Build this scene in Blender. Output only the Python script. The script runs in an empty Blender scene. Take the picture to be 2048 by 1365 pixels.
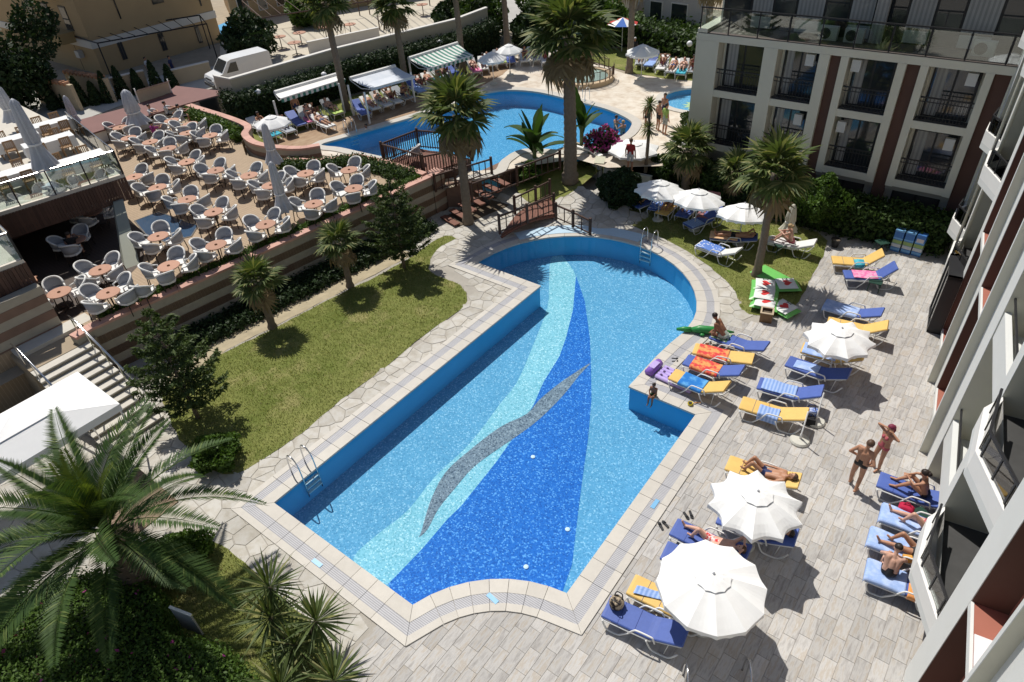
import bpy, bmesh, math, random
import numpy as np
from mathutils import Vector, Matrix
from mathutils.geometry import tessellate_polygon
random.seed(7); rng = np.random.default_rng(7)
PI = math.pi; R = math.radians
scene = bpy.context.scene
C = scene.collection

# ------------------------------------------------------------------ camera
CAM_H = 15.0; FPX = 1345.0; PITCH = R(37.8); ROLL = R(-4.2); YAW = R(39.7)
def cam_basis():
    fw = np.array([0, math.cos(PITCH), -math.sin(PITCH)]); r = np.array([1., 0, 0]); u = np.cross(r, fw)
    r, u = r*math.cos(ROLL)+u*math.sin(ROLL), -r*math.sin(ROLL)+u*math.cos(ROLL)
    c, s = math.cos(YAW), math.sin(YAW)
    rz = np.array([[c, -s, 0], [s, c, 0], [0, 0, 1]])
    return rz@r, rz@u, rz@fw
CR, CU, CF = cam_basis()
cd = bpy.data.cameras.new('camera'); cam = bpy.data.objects.new('camera', cd); C.objects.link(cam)
cd.sensor_width = 36; cd.lens = FPX/2048*36; cd.clip_end = 2000; cd.clip_start = 0.1
cam.matrix_world = Matrix(((CR[0], CU[0], -CF[0], 0), (CR[1], CU[1], -CF[1], 0), (CR[2], CU[2], -CF[2], CAM_H), (0, 0, 0, 1)))
scene.camera = cam

# ------------------------------------------------------------------ sky, sun, exposure
SUN_AZ = R(157); SUN_EL = R(60)          # direction towards the sun (math angle from +x)
world = bpy.data.worlds.new('World'); scene.world = world; world.use_nodes = True
wn = world.node_tree.nodes; wl = world.node_tree.links
sky = wn.new('ShaderNodeTexSky'); sky.sky_type = 'NISHITA'; sky.sun_disc = False
sky.sun_elevation = SUN_EL; sky.sun_rotation = math.atan2(math.cos(SUN_AZ), math.sin(SUN_AZ))
wl.new(sky.outputs['Color'], wn['Background'].inputs['Color']); wn['Background'].inputs['Strength'].default_value = 0.075
sd = bpy.data.lights.new('sun', 'SUN'); sun = bpy.data.objects.new('sun', sd); C.objects.link(sun)
sd.energy = 4.6; sd.angle = R(0.53); sd.color = (1.0, 0.955, 0.88)
sv = Vector((math.cos(SUN_AZ)*math.cos(SUN_EL), math.sin(SUN_AZ)*math.cos(SUN_EL), math.sin(SUN_EL)))
sun.rotation_euler = sv.to_track_quat('Z', 'Y').to_euler(); sun.location = (0, 0, 40)
scene.view_settings.view_transform = 'Standard'; scene.view_settings.look = 'None'
scene.view_settings.exposure = 0.0; scene.view_settings.gamma = 1.0
scene.view_settings.use_curve_mapping = False

# ------------------------------------------------------------------ survey helpers: photo pixel (2048 wide) -> point in the place
def ray(px, py):
    return CR*((px-1024)/FPX)+CU*((682.5-py)/FPX)+CF
def at(px, py, z=0.0):
    d = ray(px, py); t = (z-CAM_H)/d[2]; return Vector((d[0]*t, d[1]*t, z))
def at2(px, py, z=0.0): p = at(px, py, z); return (p.x, p.y)
def zat(px, py, x, y):
    d = ray(px, py); t = (x*d[0]+y*d[1])/(d[0]**2+d[1]**2); return CAM_H+t*d[2]
def on_y(px, py, Y):
    d = ray(px, py); t = Y/d[1]; return d[0]*t, CAM_H+t*d[2]
def on_x(px, py, X):
    d = ray(px, py); t = X/d[0]; return d[1]*t, CAM_H+t*d[2]
def ats(pts, z=0.0): return [at2(x, y, z) for x, y in pts]

# ------------------------------------------------------------------ materials
MATS = {}
def base_mat(name):
    m = bpy.data.materials.new(name); m.use_nodes = True; nt = m.node_tree
    return m, nt, nt.nodes['Principled BSDF']
def N(nt, t, **kw):
    n = nt.nodes.new(t)
    for k, v in kw.items(): setattr(n, k, v)
    return n
def mixc(nt, fac, a, b, blend='MIX'):
    n = N(nt, 'ShaderNodeMix', data_type='RGBA', blend_type=blend)
    for inp, val in ((0, fac), (6, a), (7, b)):
        if hasattr(val, 'is_linked') or isinstance(val, bpy.types.NodeSocket): nt.links.new(val, n.inputs[inp])
        elif isinstance(val, (int, float)): n.inputs[inp].default_value = val
        else: n.inputs[inp].default_value = (*val[:3], 1)
    return n.outputs[2]
def srgb(r, g, b):
    f = lambda c: (c/255/12.92 if c/255 <= .04045 else ((c/255+.055)/1.055)**2.4)
    return (f(r), f(g), f(b))
def noise(nt, co, scale, detail=4, rough=.55):
    n = N(nt, 'ShaderNodeTexNoise'); n.inputs['Scale'].default_value = scale; n.inputs['Detail'].default_value = detail
    n.inputs['Roughness'].default_value = rough
    if co is not None: nt.links.new(co, n.inputs['Vector'])
    return n
def ramp(nt, fac, stops):
    r = N(nt, 'ShaderNodeValToRGB'); el = r.color_ramp.elements
    while len(el) < len(stops): el.new(.5)
    for e, (p, c) in zip(el, stops): e.position = p; e.color = (*c, 1) if len(c) == 3 else c
    nt.links.new(fac, r.inputs[0]); return r.outputs[0]
def math_(nt, op, a, b=None):
    n = N(nt, 'ShaderNodeMath', operation=op)
    for i, v in enumerate((a, b)):
        if v is None: continue
        if isinstance(v, (int, float)): n.inputs[i].default_value = v
        else: nt.links.new(v, n.inputs[i])
    return n.outputs[0]
def bump(nt, bsdf, h, strength=.3, dist=.02):
    b = N(nt, 'ShaderNodeBump'); b.inputs['Strength'].default_value = strength; b.inputs['Distance'].default_value = dist
    nt.links.new(h, b.inputs['Height']); nt.links.new(b.outputs[0], bsdf.inputs['Normal'])
def M(name, col, rough=.6, var=.12, scale=4.0, bscale=0, bstr=.25, metal=0.0, spec=.35, co='Object', rnd=0.0, dirt=0.0):
    if name in MATS: return MATS[name]
    m, nt, b = base_mat(name)
    tc = N(nt, 'ShaderNodeTexCoord')
    if co == 'World': cs = N(nt, 'ShaderNodeNewGeometry').outputs['Position']
    else: cs = tc.outputs['Object']
    n = noise(nt, cs, scale)
    c = mixc(nt, n.outputs['Fac'], [x*(1-var) for x in col], [min(1, x*(1+var)) for x in col])
    if dirt:
        n2 = noise(nt, cs, scale*.35, 6, .7)
        f = math_(nt, 'MULTIPLY', ramp(nt, n2.outputs['Fac'], [(.5, (0, 0, 0)), (.75, (1, 1, 1))]), dirt)
        c = mixc(nt, f, c, [x*.45 for x in col])
    if rnd:
        oi = N(nt, 'ShaderNodeObjectInfo')
        v = math_(nt, 'ADD', math_(nt, 'MULTIPLY', oi.outputs['Random'], 2*rnd), 1-rnd)
        h = N(nt, 'ShaderNodeHueSaturation'); nt.links.new(c, h.inputs['Color']); nt.links.new(v, h.inputs['Value']); c = h.outputs[0]
    nt.links.new(c, b.inputs['Base Color'])
    b.inputs['Roughness'].default_value = rough; b.inputs['Metallic'].default_value = metal
    b.inputs['Specular IOR Level'].default_value = spec
    if bscale: bump(nt, b, noise(nt, cs, bscale, 3).outputs['Fac'], bstr)
    MATS[name] = m; return m
def leaf_mat(name, c1, c2, trans=.25, scale=1.3, c3=None):
    m, nt, b = base_mat(name)
    geo = N(nt, 'ShaderNodeNewGeometry')
    n = noise(nt, geo.outputs['Position'], scale, 3)
    rp = geo.outputs['Random Per Island']
    f = math_(nt, 'ADD', math_(nt, 'MULTIPLY', n.outputs['Fac'], .5), math_(nt, 'MULTIPLY', rp, .5))
    c = mixc(nt, f, c1, c2)
    if c3 is not None:
        c = mixc(nt, math_(nt, 'GREATER_THAN', rp, .88), c, c3)
    nt.links.new(c, b.inputs['Base Color']); b.inputs['Roughness'].default_value = .55
    b.inputs['Specular IOR Level'].default_value = .22
    t = N(nt, 'ShaderNodeBsdfTranslucent'); nt.links.new(mixc(nt, 1.0, c, (1.2, 1.3, .5), 'MULTIPLY'), t.inputs['Color'])
    mx = N(nt, 'ShaderNodeMixShader'); mx.inputs[0].default_value = trans
    nt.links.new(b.outputs[0], mx.inputs[1]); nt.links.new(t.outputs[0], mx.inputs[2])
    nt.links.new(mx.outputs[0], nt.nodes['Material Output'].inputs['Surface'])
    MATS[name] = m; return m
def tile_mat(name, stops, streak=(7, 1.2), rot=0.0, bstr=.15, rnd=.12):
    m, nt, b = base_mat(name)
    pos = N(nt, 'ShaderNodeNewGeometry').outputs['Position']; oi = N(nt, 'ShaderNodeObjectInfo')
    isl = math_(nt, 'FRACT', math_(nt, 'ADD', oi.outputs['Random'], math_(nt, 'MULTIPLY', N(nt, 'ShaderNodeNewGeometry').outputs['Random Per Island'], 7.31)))
    mp = N(nt, 'ShaderNodeMapping'); nt.links.new(pos, mp.inputs['Vector'])
    mp.inputs['Scale'].default_value = (streak[0], streak[1], 3); mp.inputs['Rotation'].default_value = (0, 0, rot)
    cmb = N(nt, 'ShaderNodeCombineXYZ'); off = math_(nt, 'MULTIPLY', isl, 60)
    nt.links.new(off, cmb.inputs[0]); nt.links.new(off, cmb.inputs[1]); nt.links.new(cmb.outputs[0], mp.inputs['Location'])
    n = noise(nt, mp.outputs[0], 1.0, 6, .65)
    c = ramp(nt, n.outputs['Fac'], stops)
    n2 = noise(nt, pos, .5, 5, .6)
    c = mixc(nt, .5, c, mixc(nt, n2.outputs['Fac'], (.72, .70, .68), (1.2, 1.2, 1.2)), 'MULTIPLY')
    h = N(nt, 'ShaderNodeHueSaturation'); nt.links.new(c, h.inputs['Color'])
    nt.links.new(math_(nt, 'ADD', math_(nt, 'MULTIPLY', isl, 2*rnd), 1-rnd), h.inputs['Value'])
    nt.links.new(h.outputs[0], b.inputs['Base Color']); b.inputs['Roughness'].default_value = .7
    b.inputs['Specular IOR Level'].default_value = .2
    bump(nt, b, n.outputs['Fac'], bstr, .01)
    MATS[name] = m; return m
def mosaic_mat(name, c1, c2, c3, scale=25, base=.6):
    """small glass mosaic tiles of mixed shades"""
    m, nt, b = base_mat(name)
    pos = N(nt, 'ShaderNodeNewGeometry').outputs['Position']
    nw = noise(nt, pos, 2.2, 2); wob = N(nt, 'ShaderNodeVectorMath', operation='SCALE'); wob.inputs[3].default_value = .05
    nt.links.new(nw.outputs['Color'], wob.inputs[0])
    ad = N(nt, 'ShaderNodeVectorMath', operation='ADD'); nt.links.new(pos, ad.inputs[0]); nt.links.new(wob.outputs[0], ad.inputs[1])
    v = N(nt, 'ShaderNodeTexVoronoi'); v.inputs['Scale'].default_value = scale; nt.links.new(ad.outputs[0], v.inputs['Vector'])
    sep = N(nt, 'ShaderNodeSeparateColor'); nt.links.new(v.outputs['Color'], sep.inputs[0])
    c = ramp(nt, sep.outputs[0], [(0, c1), (.38, c2), (.78, c2), (1, c3)])
    n = noise(nt, pos, .7, 4); c = mixc(nt, .35, c, mixc(nt, n.outputs['Fac'], (.7, .75, .8), (1.25, 1.2, 1.15)), 'MULTIPLY')
    nt.links.new(c, b.inputs['Base Color']); b.inputs['Roughness'].default_value = .9; b.inputs['Specular IOR Level'].default_value = 0.0   # under water
    MATS[name] = m; return m
def water_mat(name, tint, bscale=6.0, bstr=.35, ring=None):
    m, nt, b = base_mat(name); nt.nodes.remove(b)
    pos = N(nt, 'ShaderNodeNewGeometry').outputs['Position']
    tr = N(nt, 'ShaderNodeBsdfTransparent'); tr.inputs['Color'].default_value = (*tint, 1)
    gl = N(nt, 'ShaderNodeBsdfGlossy'); gl.inputs['Roughness'].default_value = .03
    fr = N(nt, 'ShaderNodeFresnel'); fr.inputs['IOR'].default_value = 1.33
    n1 = noise(nt, pos, bscale, 3, .6); n2 = noise(nt, pos, bscale*3.7, 2, .6)
    h = math_(nt, 'ADD', n1.outputs['Fac'], math_(nt, 'MULTIPLY', n2.outputs['Fac'], .45))
    if ring:                                      # concentric ripples spreading from a dipped foot
        vs = N(nt, 'ShaderNodeVectorMath', operation='DISTANCE'); nt.links.new(pos, vs.inputs[0]); vs.inputs[1].default_value = ring
        dd = vs.outputs['Value']
        w = math_(nt, 'SINE', math_(nt, 'MULTIPLY', dd, 38))
        fall = math_(nt, 'DIVIDE', .55, math_(nt, 'ADD', math_(nt, 'POWER', dd, 2.2), .35))
        h = math_(nt, 'ADD', h, math_(nt, 'MULTIPLY', w, fall))
    bp = N(nt, 'ShaderNodeBump'); bp.inputs['Strength'].default_value = bstr; bp.inputs['Distance'].default_value = .05
    nt.links.new(h, bp.inputs['Height']); nt.links.new(bp.outputs[0], gl.inputs['Normal'])
    mx = N(nt, 'ShaderNodeMixShader'); nt.links.new(math_(nt, 'MULTIPLY', fr.outputs[0], .75), mx.inputs[0])
    nt.links.new(tr.outputs[0], mx.inputs[1]); nt.links.new(gl.outputs[0], mx.inputs[2])
    nt.links.new(mx.outputs[0], nt.nodes['Material Output'].inputs['Surface'])
    MATS[name] = m; return m
def glass_mat(name, tint=(.85, .92, .9), refl=.12):
    m, nt, b = base_mat(name); nt.nodes.remove(b)
    tr = N(nt, 'ShaderNodeBsdfTransparent'); tr.inputs['Color'].default_value = (*tint, 1)
    gl = N(nt, 'ShaderNodeBsdfGlossy'); gl.inputs['Roughness'].default_value = .02
    fr = N(nt, 'ShaderNodeFresnel'); fr.inputs['IOR'].default_value = 1.5
    mx = N(nt, 'ShaderNodeMixShader'); nt.links.new(math_(nt, 'ADD', fr.outputs[0], refl), mx.inputs[0])
    nt.links.new(tr.outputs[0], mx.inputs[1]); nt.links.new(gl.outputs[0], mx.inputs[2])
    nt.links.new(mx.outputs[0], nt.nodes['Material Output'].inputs['Surface'])
    MATS[name] = m; return m
def stripe_mat(name, c1, c2, axis, period, duty=.5, rough=.6, bstr=0.0, co='Object'):
    m, nt, b = base_mat(name)
    cs = N(nt, 'ShaderNodeTexCoord').outputs['Object'] if co == 'Object' else N(nt, 'ShaderNodeNewGeometry').outputs['Position']
    sx = N(nt, 'ShaderNodeSeparateXYZ'); nt.links.new(cs, sx.inputs[0])
    f = math_(nt, 'FRACT', math_(nt, 'DIVIDE', sx.outputs[axis], period))
    g = math_(nt, 'GREATER_THAN', f, duty)
    n = noise(nt, cs, 3, 4); v = mixc(nt, n.outputs['Fac'], (.85, .85, .85), (1.12, 1.12, 1.12))
    c = mixc(nt, 1.0, mixc(nt, g, c1, c2), v, 'MULTIPLY')
    nt.links.new(c, b.inputs['Base Color']); b.inputs['Roughness'].default_value = rough
    if bstr: bump(nt, b, g, bstr, .01)
    MATS[name] = m; return m
def cloth_mat(name, c1, c2=None, scale=5.0, pattern='noise'):
    m, nt, b = base_mat(name); co = N(nt, 'ShaderNodeTexCoord').outputs['Object']
    if c2 is None: c2 = tuple(min(1, x*1.15) for x in c1)
    if pattern == 'noise':
        n = noise(nt, co, scale, 3); f = ramp(nt, n.outputs['Fac'], [(.42, (0, 0, 0)), (.58, (1, 1, 1))])
    elif pattern == 'stripe':
        w = N(nt, 'ShaderNodeTexWave'); w.inputs['Scale'].default_value = scale; w.inputs['Distortion'].default_value = 1.0
        nt.links.new(co, w.inputs['Vector']); f = w.outputs['Fac']
    else:
        v = N(nt, 'ShaderNodeTexVoronoi'); v.inputs['Scale'].default_value = scale; nt.links.new(co, v.inputs['Vector'])
        f = ramp(nt, v.outputs['Distance'], [(.28, (0, 0, 0)), (.34, (1, 1, 1))])
    nt.links.new(mixc(nt, f, c1, c2), b.inputs['Base Color']); b.inputs['Roughness'].default_value = .85
    b.inputs['Specular IOR Level'].default_value = .1
    bump(nt, b, noise(nt, co, 30, 3).outputs['Fac'], .3, .02)
    MATS[name] = m; return m
def lawn_mat(name, g1, g2, dry):
    m, nt, b = base_mat(name); pos = N(nt, 'ShaderNodeNewGeometry').outputs['Position']
    n1 = noise(nt, pos, .55, 5, .6); n2 = noise(nt, pos, 9, 4, .7); n3 = noise(nt, pos, 55, 2, .6)
    c = mixc(nt, ramp(nt, n1.outputs['Fac'], [(.36, (0, 0, 0)), (.64, (1, 1, 1))]), g1, g2)
    d = ramp(nt, noise(nt, pos, .8, 6, .7).outputs['Fac'], [(.52, (0, 0, 0)), (.72, (1, 1, 1))])
    c = mixc(nt, math_(nt, 'MULTIPLY', d, .75), c, dry)
    c = mixc(nt, .8, c, mixc(nt, n2.outputs['Fac'], (.55, .58, .5), (1.4, 1.4, 1.35)), 'MULTIPLY')
    c = mixc(nt, .8, c, mixc(nt, n3.outputs['Fac'], (.45, .48, .4), (1.5, 1.5, 1.4)), 'MULTIPLY')
    nt.links.new(c, b.inputs['Base Color']); b.inputs['Roughness'].default_value = .9; b.inputs['Specular IOR Level'].default_value = .1
    bump(nt, b, math_(nt, 'ADD', n2.outputs['Fac'], n3.outputs['Fac']), .8, .05)
    MATS[name] = m; return m

WHITE = M('white_paint', (.78, .77, .74), .5, .06, 3)
CANVAS = M('white_canvas', (.80, .80, .79), .8, .05, 2.5, 9, .15, dirt=.08)
CANVAS_G = M('grey_canvas', (.50, .51, .54), .8, .12, 4, 9, .3)
PLASTIC = M('white_plastic', (.72, .72, .70), .4, .05, 5)
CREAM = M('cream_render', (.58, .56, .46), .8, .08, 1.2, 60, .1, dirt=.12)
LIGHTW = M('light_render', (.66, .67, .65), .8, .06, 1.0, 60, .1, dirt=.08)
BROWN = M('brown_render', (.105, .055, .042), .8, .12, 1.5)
SUNLIT_BROWN = M('sunlit_brown_render', (.36, .135, .095), .8, .12, 1.2, dirt=.1)  # brown slot render with sunlight put into its colour
BLACK = M('black_metal', (.02, .02, .022), .45, .1, 5)
STEEL = M('stainless_steel', (.62, .62, .62), .22, .05, 6, metal=1.0)
BLUE = M('blue_vinyl', (.07, .12, .38), .55, .14, 6, 20, .1, rnd=.06)
YELLOW = M('yellow_vinyl', (.70, .46, .14), .55, .12, 6, 20, .1, rnd=.06)
WOOD_D = M('dark_wood', (.075, .04, .028), .6, .3, 6, 30, .2)
WOOD_R = M('red_wood', (.18, .075, .05), .65, .25, 6, 30, .2)
TERRAC = M('terracotta_top', (.42, .225, .15), .6, .15, 5, rnd=.08)
WICKER = M('grey_wicker', (.36, .37, .40), .8, .2, 60, 90, .5)
SKIN1 = M('skin_tan', (.42, .215, .13), .5, .12, 8); SKIN2 = M('skin_pale', (.58, .34, .25), .5, .12, 8); SKIN3 = M('skin_brown', (.25, .115, .065), .5, .12, 8)
HAIR = M('dark_hair', (.022, .014, .011), .5, .2, 20); HAIRB = M('brown_hair', (.09, .05, .03), .5, .2, 20); BLOND = M('fair_hair', (.38, .26, .13), .5, .2, 20)
SOIL = M('soil', (.13, .10, .07), .95, .3, 3, 30, .4, co='World')
EARTH = M('pale_earth', (.34, .29, .22), .95, .25, 1.5, 30, .3, co='World')
CONC = M('concrete', (.42, .41, .38), .9, .15, 1.2, 40, .2, co='World', dirt=.2)
ASPH = M('asphalt', (.075, .075, .078), .9, .2, 2, 40, .3, co='World')
STONEW = M('cream_stone', (.52, .49, .44), .6, .1, 4, 40, .15, co='World', rnd=.05, dirt=.1)
BAND_L = M('beige_stone', (.37, .335, .27), .85, .16, 3, 25, .3, co='World', dirt=.2)
BAND_D = M('brown_stone', (.21, .135, .10), .85, .18, 3, 25, .3, co='World', dirt=.15)
PINKCOP = M('pink_coping', (.52, .30, .24), .7, .15, 4, 30, .2, co='World', rnd=.1)
BARK = M('palm_bark', (.20, .16, .12), .95, .35, 9, 25, .8)
BARKD = M('dark_bark', (.10, .075, .055), .95, .35, 9, 25, .8)
MAROON = M('maroon_roof', (.20, .105, .095), .8, .12, 1.2, co='World', dirt=.1)
GLASS = glass_mat('clear_glass'); GLASSD = M('dark_window_glass', (.025, .03, .035), .06, .2, 1, spec=.8)
CURTAIN = stripe_mat('pale_curtain', (.34, .34, .33), (.24, .24, .24), 0, .16)
POOLWALL = M('blue_pool_paint', (.10, .42, .66), .8, .06, 1.5, spec=.05, co='World')
MOS_L = mosaic_mat('light_blue_mosaic', (.10, .285, .44), (.15, .375, .545), (.38, .60, .72))
MOS_P = mosaic_mat('pale_mosaic', (.16, .40, .46), (.31, .58, .63), (.62, .80, .80))
MOS_D = mosaic_mat('deep_blue_mosaic', (.025, .11, .37), (.035, .17, .52), (.17, .42, .76))
MOS_G = mosaic_mat('grey_mosaic', (.08, .10, .13), (.24, .26, .29), (.42, .43, .45))
MOS_Y = mosaic_mat('yellow_mosaic', (.45, .50, .22), (.60, .62, .30), (.7, .75, .5))
WATER = water_mat('pool_water', (.82, .94, 1.0), 7, .06, ring=(-6.55, 14.3, -.05))
WATER2 = water_mat('rippled_pool_water', (.70, .90, 1.0), 3.2, .35)
LAWN = lawn_mat('lawn', (.165, .195, .055), (.25, .26, .092), (.44, .37, .20))
LEAF = leaf_mat('hedge_leaf', (.018, .04, .010), (.065, .11, .022), .2, 1.5)
LEAFB = leaf_mat('bright_leaf', (.025, .06, .012), (.11, .185, .03), .25, 2.0)
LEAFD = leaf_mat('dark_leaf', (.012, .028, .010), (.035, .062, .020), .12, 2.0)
LEAFPALM = leaf_mat('palm_leaf', (.022, .052, .014), (.075, .125, .03), .2, 2.0, (.13, .17, .05))
LEAFYEL = leaf_mat('young_frond', (.10, .14, .025), (.17, .21, .04), .3, 2.0)
LEAFFAN = leaf_mat('fan_leaf', (.045, .075, .022), (.14, .175, .06), .25, 2.0, (.24, .24, .10))
LEAFDRY = leaf_mat('dry_leaf', (.16, .115, .06), (.26, .20, .11), .15, 3)
LEAFPINE = leaf_mat('pine_needles', (.025, .05, .016), (.095, .13, .035), .18, 1.2)
LEAFBAN = leaf_mat('banana_leaf', (.02, .05, .012), (.06, .11, .025), .35, 1.0)
MAGENTA = leaf_mat('magenta_bract', (.30, .03, .18), (.45, .08, .32), .3, 4)
DECKT = tile_mat('stone_look_tile', [(.25, (.23, .22, .21)), (.38, (.35, .335, .32)), (.50, (.46, .45, .435)), (.61, (.40, .36, .31)), (.70, (.51, .50, .485))], (9, 1.5), R(0), rnd=.13)
FLAG = tile_mat('flagstone', [(.25, (.34, .31, .265)), (.45, (.44, .415, .365)), (.6, (.50, .485, .45)), (.8, (.44, .41, .36))], (2.2, 2.2), 0, .3, rnd=.11)
GROUT = M('pale_grout', (.36, .335, .295), .95, .2, 3, 30, .2, co='World')
GRATE = stripe_mat('overflow_grate', (.44, .44, .46), (.27, .27, .29), 1, .05, .45, .6)
TDECK = stripe_mat('terrace_planks', (.47, .36, .245), (.34, .25, .165), 1, .125, .12, .8, .3, 'World')
# ------------------------------------------------------------------ mesh helpers
class MB:
    def __init__(s): s.v = []; s.f = []
    def add(s, vs, fs):
        o = len(s.v); s.v += [tuple(p) for p in vs]; s.f += [tuple(i+o for i in f) for f in fs]; return s
    def box(s, c, d, rz=0.0, taper=1.0):
        hx, hy, hz = d[0]/2, d[1]/2, d[2]/2; cs, sn = math.cos(rz), math.sin(rz); vs = []
        for z, k in ((-hz, 1), (hz, taper)):
            for x, y in ((-hx, -hy), (hx, -hy), (hx, hy), (-hx, hy)):
                x, y = x*k, y*k; vs.append((c[0]+x*cs-y*sn, c[1]+x*sn+y*cs, c[2]+z))
        return s.add(vs, [(3, 2, 1, 0), (4, 5, 6, 7), (0, 1, 5, 4), (1, 2, 6, 5), (2, 3, 7, 6), (3, 0, 4, 7)])
    def span(s, x0, x1, y0, y1, z0, z1): return s.box(((x0+x1)/2, (y0+y1)/2, (z0+z1)/2), (abs(x1-x0), abs(y1-y0), abs(z1-z0)))
    def prism(s, poly, z0, z1, holes=(), bottom=True):
        loops = [list(poly)]+[list(h) for h in holes]; flat = [p for l in loops for p in l]
        tri = tessellate_polygon([[Vector((p[0], p[1], 0)) for p in l] for l in loops])
        n = len(flat); top = [(p[0], p[1], z1) for p in flat]; fs = []
        for t in tri:
            a, b, c = [Vector((flat[i][0], flat[i][1], 0)) for i in t]
            if (b-a).cross(c-a).z < 0: t = t[::-1]
            fs.append(tuple(t))
        if z0 is None: s.flat = True; return s.add(top, fs)
        vs = top+[(p[0], p[1], z0) for p in flat]
        if bottom: fs += [tuple(i+n for i in t[::-1]) for t in fs]
        o = 0
        for l in loops:
            k = len(l)
            for i in range(k): j = (i+1) % k; fs.append((o+i, o+j, n+o+j, n+o+i))
            o += k
        return s.add(vs, fs)
    def tube(s, pts, r, n=8, cap=True):
        pts = [Vector(p) for p in pts]; k = len(pts); rs = r if isinstance(r, (list, tuple)) else [r]*k
        vs = []; fs = []; up = Vector((0, 0, 1)); prev = None
        for i, p in enumerate(pts):
            t = (pts[min(i+1, k-1)]-pts[max(i-1, 0)])
            t = t.normalized() if t.length > 1e-9 else Vector((0, 0, 1))
            if prev is None: a = t.cross(up if abs(t.z) < .95 else Vector((1, 0, 0))).normalized()
            else:
                a = (prev-t*prev.dot(t))
                a = a.normalized() if a.length > 1e-6 else t.cross(Vector((1, 0, 0))).normalized()
            prev = a; b = t.cross(a)
            for j in range(n):
                w = 2*PI*j/n; vs.append(p+(a*math.cos(w)+b*math.sin(w))*rs[i])
        for i in range(k-1):
            for j in range(n):
                j2 = (j+1) % n; fs.append((i*n+j, i*n+j2, (i+1)*n+j2, (i+1)*n+j))
        if cap: fs += [tuple(range(n-1, -1, -1)), tuple((k-1)*n+j for j in range(n))]
        return s.add(vs, fs)
    def lathe(s, prof, n=16, c=(0, 0, 0)):
        vs = []; fs = []; k = len(prof)
        for r, z in prof:
            for j in range(n): w = 2*PI*j/n; vs.append((c[0]+r*math.cos(w), c[1]+r*math.sin(w), c[2]+z))
        for i in range(k-1):
            for j in range(n): j2 = (j+1) % n; fs.append((i*n+j, i*n+j2, (i+1)*n+j2, (i+1)*n+j))
        fs += [tuple(range(n-1, -1, -1)), tuple((k-1)*n+j for j in range(n))]
        return s.add(vs, fs)
    def quad(s, a, b, c, d): return s.add([a, b, c, d], [(0, 1, 2, 3)])
    def ball(s, c, r, n=12, m=8):
        if not isinstance(r, (tuple, list)): r = (r, r, r)
        vs = []; fs = []
        for i in range(1, m):
            t = PI*i/m
            for j in range(n): w = 2*PI*j/n; vs.append((c[0]+r[0]*math.sin(t)*math.cos(w), c[1]+r[1]*math.sin(t)*math.sin(w), c[2]+r[2]*math.cos(t)))
        a = len(vs); vs += [(c[0], c[1], c[2]+r[2]), (c[0], c[1], c[2]-r[2])]
        for i in range(m-2):
            for j in range(n): j2 = (j+1) % n; fs.append((i*n+j, (i+1)*n+j, (i+1)*n+j2, i*n+j2))
        for j in range(n): j2 = (j+1) % n; fs += [(a, j, j2), (a+1, (m-2)*n+j2, (m-2)*n+j)]
        return s.add(vs, fs)
    def sweep(s, path, w, t, rnd=.02):
        """rounded slab swept along a path in the x-z plane (a cushion); w across y, t thick"""
        path = [Vector((p[0], 0, p[1])) for p in path]; k = len(path); vs = []; fs = []
        sec = [(-w/2+rnd, -t/2), (w/2-rnd, -t/2), (w/2, -t/2+rnd), (w/2, t/2-rnd), (w/2-rnd, t/2), (-w/2+rnd, t/2), (-w/2, t/2-rnd), (-w/2, -t/2+rnd)]
        for i, p in enumerate(path):
            d = (path[min(i+1, k-1)]-path[max(i-1, 0)]).normalized(); nrm = Vector((-d.z, 0, d.x))
            sc = .88 if i in (0, k-1) else 1.0
            for y, h in sec: vs.append(p+Vector((0, y*(.97 if sc < 1 else 1), 0))+nrm*h*sc)
        n = 8
        for i in range(k-1):
            for j in range(n): j2 = (j+1) % n; fs.append((i*n+j, i*n+j2, (i+1)*n+j2, (i+1)*n+j))
        fs += [tuple(range(n-1, -1, -1)), tuple((k-1)*n+j for j in range(n))]
        return s.add(vs, fs)
    def mesh(s, name, mat, smooth=False):
        me = bpy.data.meshes.new(name); me.from_pydata(s.v, [], s.f)
        if mat: me.materials.append(mat)
        if smooth: me.polygons.foreach_set('use_smooth', [True]*len(me.polygons))
        me.update(); return me
    def build(s, name, mat, parent=None, smooth=False, fix=True):
        me = s.mesh(name, mat, smooth)
        if fix and not getattr(s, 'flat', False):
            bm = bmesh.new(); bm.from_mesh(me); bmesh.ops.recalc_face_normals(bm, faces=bm.faces); bm.to_mesh(me); bm.free()
        return obj(name, me, parent)
def obj(name, me, parent=None, loc=None, rot=None):
    o = bpy.data.objects.new(name, me); C.objects.link(o)
    if parent: o.parent = parent
    if loc is not None: o.location = loc
    if rot is not None: o.rotation_euler = rot
    return o
def tag(o, label, cat, group=None, kind=None):
    if label: o['label'] = label
    if cat: o['category'] = cat
    if group: o['group'] = group
    if kind: o['kind'] = kind
    return o
def struct(o): o['kind'] = 'structure'; return o
def thing(name, label, cat, loc=(0, 0, 0), rz=0.0, group=None, scale=1.0):
    o = bpy.data.objects.new(name, None); o.empty_display_size = .2; C.objects.link(o)
    o.location = loc; o.rotation_euler = (0, 0, rz); o.scale = (scale,)*3
    return tag(o, label, cat, group)
KIDS = {}
def children_of(o): return [c for c in bpy.data.objects if c.parent == o]
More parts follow.
